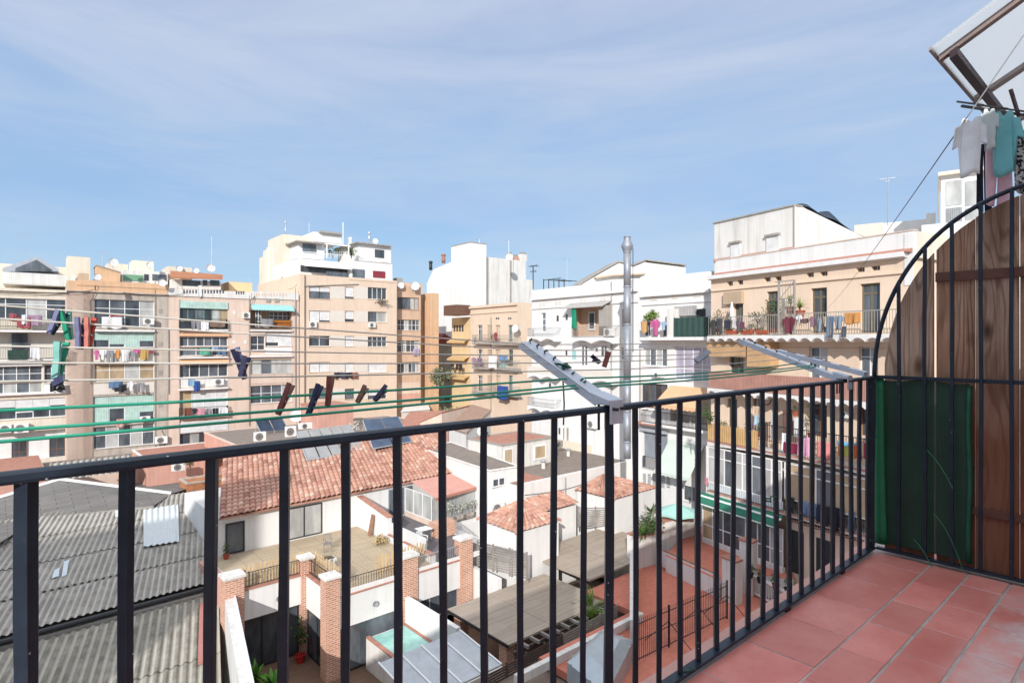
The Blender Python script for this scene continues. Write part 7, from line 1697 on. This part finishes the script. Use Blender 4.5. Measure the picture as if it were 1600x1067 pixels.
sp_ = H.pt(*H.hitz(469, 1034, PZ), PZ); plant(sp_, (.42, .38, .85), 150, .22, 'tall potted rubber plant in a red pot by the brick pillar', LEAFD, REDPOT, .24, .38, seed=81, clumps=10)
spiky(H.pt(*H.hitz(399, 1064, PZ), PZ), .9, 30, 'bright green plant at the lower left of the patio', mat('bright green leaves', (.12, .32, .05), .5, .25, 4), None, 15, wid=.2); spiky(H.pt(*H.hitz(425, 1075, PZ), PZ), .8, 26, 'bright green plant at the bottom edge of the patio', mat('bright green leaves', (.12, .32, .05)), None, 18, wid=.2)
tb = thing('patio_table', H.pt(14.2, 25.0, PZ), 'white table in front of the picture window', 'table')
MB(H).box(13.6, 14.6, 24.6, 25.3, -14.98, -14.94).build('top', UPVC, tb)
for u in (13.65, 14.5): 
    for v in (24.65, 25.2): hb('leg', GALV, tb, u, u+.05, v, v+.05, PZ, -14.983)
tb.location = tb.location
# white boundary wall between sheds and patio
bw = thing('boundary_wall', H.pt(7.5, 26, PZ), 'white boundary wall between the corrugated sheds and the patio', 'wall')
MB(H).prism([(8.95, 32.9), (6.25, 20.4), (5.6, 17.0), (5.95, 17.0), (6.62, 20.4), (9.35, 32.9)], PZ, -11.8, 'z').build('body', WHITE_OLD, bw)
MB(H).prism([(9.353, 32.9), (6.623, 20.4), (5.953, 17.0), (6.03, 17.0), (6.70, 20.4), (9.43, 32.9)], -12.3, -11.72, 'z').build('flashing', mat('lilac white flashing', (.7, .7, .76), .5, .05, 3), bw)
# ---------------- corrugated sheds
sh = thing('corrugated_shed', H.pt(2, 36, PZ), 'long shed with weathered corrugated fibre cement roofs', 'shed')
A, B, Cc, D = [H.pt(*p) for p in ((-2.3, 45.5, -10.45), (12.0, 45.6, -10.45), (8.75, 32.75, -12.3), (-6, 32.2, -12.3))]
NR = 4
for k in range(NR):
    f0_, f1_ = k/NR, (k+1.06)/NR if k < NR-1 else 1; lift = Vector((0, 0, .02*(k % 2)+.012*(NR-k)))
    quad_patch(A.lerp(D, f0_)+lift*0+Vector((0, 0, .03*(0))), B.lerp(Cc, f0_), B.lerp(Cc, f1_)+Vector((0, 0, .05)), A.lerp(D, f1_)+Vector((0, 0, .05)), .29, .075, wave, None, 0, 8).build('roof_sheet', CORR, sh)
A2, B2_, C2, D2 = [H.pt(*p) for p in ((-6.2, 31.9, -12.75), (8.75, 32.35, -12.75), (5.2, 18.5, -14.7), (-10, 18.5, -14.7))]
for k in range(3):
    f0_, f1_ = k/3, (k+1.06)/3 if k < 2 else 1
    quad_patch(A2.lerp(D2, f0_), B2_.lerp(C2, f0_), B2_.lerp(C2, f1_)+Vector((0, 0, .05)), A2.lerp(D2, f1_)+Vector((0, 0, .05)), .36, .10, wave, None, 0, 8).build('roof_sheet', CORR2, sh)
MB(H).tube([(-6, 32.15, -12.42), (8.8, 32.6, -12.42)], .11, 8).build('gutter', DARKF, sh)
hb('wall', GREYW, sh, -8, 8.2, 32.35, 32.6, PZ, -12.6); 
MB(H).prism([(8.2, 33), (11.2, 45), (11.0, 45.4), (-2, 45.4), (-5.5, 33)], PZ, -12.5, 'z').build('wall', GREYW, sh)
MB(H).hexa([(7.7, 31.6, -12.84), (7.95, 31.6, -12.84), (6.75, 27.0, -13.4), (6.5, 27.0, -13.4)], [(7.7, 31.6, -12.70), (7.95, 31.6, -12.70), (6.75, 27.0, -13.26), (6.5, 27.0, -13.26)]).build('flashing', mat('faded pink flashing', C(200, 140, 130, .7), .8, .1, 3), sh)
def onroof(px, py):
    n_ = (B-A).cross(D-A).normalized(); d = ray(px, py); return d*(A.dot(n_)/d.dot(n_))
rn = (D-A).cross(B-A).normalized(); rn = rn if rn.z > 0 else -rn
q = [onroof(x, y)+rn*.12 for x, y in ((224, 800), (278, 791), (280, 849), (224, 858))]
tag(quad_patch(*q, .30, .07, wave, None, 0, 8).build('plastic_roof_sheet', mat('white translucent sheet', C(232, 240, 242, .75), .4, .05, 2)), 'clean white corrugated sheet patched onto the grey shed roof', 'roof sheet')
for i, (pp, l_) in enumerate(((((100, 880), (108, 876), (104, 900), (96, 904)), 'larger pale broken sheet piece on the grey shed roof'), (((85, 893), (93, 889), (92, 902), (81, 906)), 'smaller pale broken sheet piece on the grey shed roof'), (((180, 790), (190, 788), (190, 808), (180, 810)), 'square white patch at the top of the grey shed roof'))):
    q = [onroof(x, y)+rn*.10 for x, y in pp]; tag(MB().hexa([p-rn*.015 for p in q], q).build('roof_patch', mat('pale blue sheet', (.6, .68, .72), .4, .05, 3)), l_, 'roof patch')
# hipped shingle roof above the shed
sr = thing('shingle_roof', H.pt(4, 48, -12), 'grey shingle hip roof with white ridge caps behind the sheds', 'roof')
ap = onz(94, 749, -9.4); lf = onz(-60, 795, -10.3); rt = onz(268, 771, -10.4); b0 = onz(62, 808, -10.5); b1_ = onz(240, 790, -10.5)
SHG = brickmat('grey shingles', C(150, 146, 140, .7), C(136, 132, 128, .7), C(90, 86, 84, .7), 1.6, .35, .02, .5, .9, .4, .35)
MB(H).face([ap, rt, b1_, b0]).build('roof', SHG, sr); MB(H).face([lf, ap, b0, onz(-20, 860, -10.6)]).build('roof', SHG, sr)
MB(H).face([ap, lf, lf-Vector((0, -12, 1.6)), rt-Vector((0, -12, 1.0)), rt]).build('roof', SHG, sr)
MB().tube([lf, ap], .14, 6).tube([ap, rt], .14, 6).build('ridge_cap', WHITE, sr)
wl = MB(); wl.face([b0, b1_, b1_-Vector((0, 0, 5)), b0-Vector((0, 0, 5))]); wl.build('wall', GREYW, sr)
t = simple_box('low_pink_house', 'pink walled low house behind the grey shingle roof', H, 9.3, 16.0, 53, 60, PZ, -9.4, PINKW, 'house', TERRA, WHITE_OLD)
for x0, x1, y0, y1 in ((222, 240, 722, 730), (168, 184, 730, 738)):
    a = H.hit(x0, y0, 52.95); MB(H).box(a[0], H.hit(x1, y0, 52.95)[0], 52.92, 52.997, H.hit(x0, y1, 52.95)[1], a[1]).build('window', GD, t)
simple_box('brick_ruin', 'crumbling orange brick wall top right of the shed', H, 10.6, 14.6, 47, 49, PZ, -10.2, mat('crumbling brick', C(205, 140, 100, .75), .95, .35, 2.5, fine=.4, bump=.5), 'wall', None, STONE)
ac_unit(H, 269, 725, 290, 737, 52, 'white air conditioner on the ruin behind the shed'); plant(H.pt(H.hit(297, 725, 51)[0], 51, -10.2), (.5, .5, .7), 200, .2, 'small green shrub beside the brick ruin', LEAF, seed=90)
t = simple_box('low_house', 'low house with reddish eave at the far left', H, -8, 3.2, 56, 64, PZ, -9.6, PINKW, 'house', TERRA)
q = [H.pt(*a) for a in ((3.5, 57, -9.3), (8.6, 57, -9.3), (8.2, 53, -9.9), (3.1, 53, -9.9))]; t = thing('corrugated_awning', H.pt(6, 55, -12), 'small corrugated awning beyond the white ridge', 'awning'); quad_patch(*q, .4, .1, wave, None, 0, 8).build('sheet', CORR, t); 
for u in (3.5, 8.2): hb('post', GREYW, t, u, u+.1, 53.2, 53.3, -12, -9.95)
simple_box('low_house', 'plain low house filling the yard behind the tiled roof', H, -6, 14, 61, 66, PZ, -10.6, PINKISH, 'house', GRAVEL)
# ---------------- our own house, behind the camera: it shades the balcony and the near yards
own = thing('own_house', H.pt(0, -1.3, FZ), 'facade of the house the balcony belongs to, behind the viewer', 'house')
OWN = mat('own facade render', C(250, 244, 236), .9, .08, 1)
hb('wall', OWN, own, -2.83, 60, -1.6, -1.2, -16, 3.0); hb('wall', OWN, own, -42, -3.95, -1.6, -1.2, -16, 3.0); hb('wall', OWN, own, -3.947, -2.833, -1.6, -1.2, -16, -1.3)  # slit between the walls is added to let sun onto the railing end
hb('roof', GRAVEL, own, -34, 60, -9, -1.603, 2.8, 3.0) if False else None
nb = thing('neighbour_shade_slab', H.pt(-52, -8, -16), 'tall neighbour slab, unseen behind the viewer at left, added for its shade', 'house')
hb('wall', OWN, nb, -64, -32.6, -2.3, -1.7, -16, 18.3)  # thin unseen slab, added and sized to shade the sheds
# ---------------- small things on the terraces
p = H.pt(16.9, 30.6, TZ+.012); plant(p, (.38, .38, .26), 260, .22, 'straw coloured ornamental grass ball against the dividing wall', mat('straw grass', (.50, .38, .20), .8, .25, 5, island=.3), None, seed=91, stem=False)
t = thing('leaning_board', H.pt(17.3, 32.4, TZ), 'brown board leaning on the white dividing wall', 'board'); MB(H).hexa([(17.2, 32.3, TZ+.012), (17.26, 32.3, TZ+.012), (17.26, 32.65, TZ+.012), (17.2, 32.65, TZ+.012)], [(17.46, 32.3, -10.5), (17.53, 32.3, -10.5), (17.53, 32.65, -10.5), (17.46, 32.65, -10.5)]).build('board', mat('brown board', (.28, .14, .09), .8, .2, 5), t)
t = thing('planter_box', H.pt(12.9, 28.4, TZ), 'grey stone planter on the left terrace corner', 'planter'); MB(H).box(12.7, 13.5, 28.9, 29.5, TZ+.012, TZ+.55).build('box', WHITE_OLD, t, bevel=.02); MB(H).box(12.78, 13.42, 28.98, 29.42, TZ+.553, TZ+.57).build('soil', BARK, t)
for i, (u, v, l_) in enumerate(((18.2, 33.9, 'small potted plant by the veranda door'), (20.6, 27.2, 'potted bush at the railing of the dark terrace'), (9.6, 34.1, 'potted plant beside the dark terrace door'))):
    plant(H.pt(u, v, TZ+.012), (.25, .25, .28), 110, .11, l_, LEAF, POTM, .17, .26, seed=95+i)
def wpipe(label, pts, r=.045, m=GREYW):
    tag(MB(H).tube(pts, r, 6).build('drain_pipe', m), label, 'drain pipe')
wpipe('drain pipe on the long white wall behind the hipped roofs', [(29.6, 27.92, -9.3), (29.6, 27.92, -11.5)]); wpipe('second drain pipe near the right end of the long white wall', [(34.2, 27.92, -9.3), (34.2, 27.92, -10.2)]); wpipe('drain pipe at the corner of the flat roofed house', [(26.3, 29.2, -8.5), (26.3, 29.2, -12.5)], .05, UPVC)
tag(MB(H).tube([(25.8+k*.55, 27.93-.0, -9.85-.25*math.sin(k/14*math.pi)) for k in range(15)], .02, 5).build('cable', CAB), 'cable sagging along the long white wall', 'cable')
tag(MB(H).tube([(24.3+k*.2, 29.3, -11.0-.18*math.sin(k/10*math.pi)) for k in range(11)], .02, 5).build('cable', CAB), 'cable on the front of the flat roofed house', 'cable')
for i, (u, v, l_) in enumerate(((30.5, 31.0, 'white vent cowl on the dark roof terrace'), (35.3, 33.0, 'second white vent cowl near the back parapet'))):
    t = thing('roof_vent', H.pt(u, v, -9.3), l_, 'roof vent'); MB(H).lathe((u, v, -9.3), [(.14, 0), (.14, .45), (.09, .46)], 10).build('pipe', WHITE_OLD, t); MB(H).lathe((u, v, -8.84), [(.22, 0), (.24, .1), (.05, .2)], 10).build('cowl', GALV, t)
antenna(H.pt(27.2, 36, -8.3), 1.6, 'small aerial on the flat roofed white house', ((.95, .35, 4),), r=.02); antenna(H.pt(32.5, 36, -7.5), 1.5, 'small aerial on the roof hut of the long white house', ((.95, .35, 4),), r=.02)
dish(H.pt(28.6, 35.8, -6.9), Vector((-.3, -.8, .4)), .4, 'white dish on the roof hut of the long white house')
t = thing('sun_lounger', H.pt(19.2, 29.5, TZ), 'white folding table on the dark tiled terrace', 'table'); MB(H).box(18.8, 19.6, 29.2, 29.9, TZ+.70, TZ+.73).build('top', UPVC, t, bevel=.005)
for u in (18.85, 19.5):
    for v in (29.25, 29.8): hb('leg', GALV, t, u, u+.04, v, v+.04, TZ+.013, TZ+.697)
t.name = 'folding_table'
chair(H.pt(18.5, 28.6, TZ+.013), .6, UPVC, 'white garden chair on the dark tiled terrace'); chair(H.pt(14.2, 31.6, TZ+.013), 1.2, GWOOD, 'wooden garden chair on the pale deck terrace')
# ================================================================== light, sky, camera
EL = math.radians(23.5); LX, LY = .15, .989
sd = bpy.data.lights.new('sun', 'SUN'); sd.energy = 2.95; sd.angle = math.radians(.5); sd.color = (1, .97, .94)
so = bpy.data.objects.new('sun', sd); COL.objects.link(so)
d = Vector((LX*math.cos(EL), LY*math.cos(EL), -math.sin(EL))); so.rotation_euler = d.to_track_quat('-Z', 'Y').to_euler(); so.location = (-5, -20, 30)
w = bpy.data.worlds.new('World'); SC.world = w; w.use_nodes = True
nt = w.node_tree; nt.nodes.clear()
def N(k): return nt.nodes.new(k)
out, bg, sky = N('ShaderNodeOutputWorld'), N('ShaderNodeBackground'), N('ShaderNodeTexSky')
sky.sky_type = 'NISHITA'; sky.sun_disc = False; sky.sun_elevation = EL; sky.sun_rotation = math.atan2(-LX, -LY); sky.altitude = 50; sky.air_density = 1.0; sky.dust_density = 1.0; sky.ozone_density = 1.2
tc = N('ShaderNodeTexCoord'); mp_ = N('ShaderNodeMapping'); mp_.inputs['Scale'].default_value = (1.1, 1.5, 6.5); mp_.inputs['Rotation'].default_value = (.12, .22, .5)
n1 = N('ShaderNodeTexNoise'); n1.inputs['Scale'].default_value = 1.5; n1.inputs['Detail'].default_value = 9; n1.inputs['Roughness'].default_value = .58; n1.inputs['Distortion'].default_value = .5
r1 = N('ShaderNodeMapRange'); r1.inputs[1].default_value = .39; r1.inputs[2].default_value = .74; r1.inputs[4].default_value = .62
mx = N('ShaderNodeMix'); mx.data_type = 'RGBA'
L = nt.links.new
sp = N('ShaderNodeSeparateXYZ'); L(tc.outputs['Generated'], sp.inputs[0])
L(tc.outputs['Generated'], mp_.inputs[0]); L(mp_.outputs[0], n1.inputs['Vector']); L(n1.outputs[0], r1.inputs[0])
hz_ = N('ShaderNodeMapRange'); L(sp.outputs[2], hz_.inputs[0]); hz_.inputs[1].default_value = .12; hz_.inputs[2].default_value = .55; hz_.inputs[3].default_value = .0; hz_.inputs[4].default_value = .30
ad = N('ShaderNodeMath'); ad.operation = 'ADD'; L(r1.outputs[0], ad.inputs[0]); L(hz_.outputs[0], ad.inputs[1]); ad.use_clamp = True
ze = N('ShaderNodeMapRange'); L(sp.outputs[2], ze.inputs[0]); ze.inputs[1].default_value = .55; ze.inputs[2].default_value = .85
m9 = N('ShaderNodeMix'); m9.data_type = 'RGBA'; L(ze.outputs[0], m9.inputs[0]); m9.inputs[7].default_value = (6.0, 6.2, 6.6, 1)  # unseen sky overhead brightened as added fill light
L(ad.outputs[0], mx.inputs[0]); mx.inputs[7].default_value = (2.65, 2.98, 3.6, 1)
m0 = N('ShaderNodeMix'); m0.data_type = 'RGBA'; m0.inputs[0].default_value = .88
L(sky.outputs[0], m0.inputs[6])
def mixc(z0, z1, a, b_):
    r_ = N('ShaderNodeMapRange'); r_.interpolation_type = 'SMOOTHSTEP'; L(sp.outputs[2], r_.inputs[0]); r_.inputs[1].default_value = z0; r_.inputs[2].default_value = z1
    q_ = N('ShaderNodeMix'); q_.data_type = 'RGBA'; L(r_.outputs[0], q_.inputs[0])
    for i_, c_ in ((6, a), (7, b_)):
        if isinstance(c_, tuple): q_.inputs[i_].default_value = (*c_, 1)
        else: L(c_.outputs[2], q_.inputs[i_])
    return q_
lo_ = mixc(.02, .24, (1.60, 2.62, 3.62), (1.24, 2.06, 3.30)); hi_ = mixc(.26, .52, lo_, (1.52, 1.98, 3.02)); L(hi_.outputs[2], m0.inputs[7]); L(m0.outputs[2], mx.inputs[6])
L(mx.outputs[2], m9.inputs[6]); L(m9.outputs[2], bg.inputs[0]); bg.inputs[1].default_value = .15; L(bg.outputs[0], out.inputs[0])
cam = bpy.data.cameras.new('camera'); cam.sensor_width = 36; cam.lens = 36*F/1600; cam.clip_start = .05; cam.clip_end = 2000
co = bpy.data.objects.new('camera', cam); COL.objects.link(co); co.location = (0, 0, 0); co.rotation_euler = (math.pi/2, 0, 0); SC.camera = co
SC.view_settings.view_transform = 'Standard'; SC.view_settings.look = 'None'; SC.view_settings.exposure = .63; SC.view_settings.gamma = 1
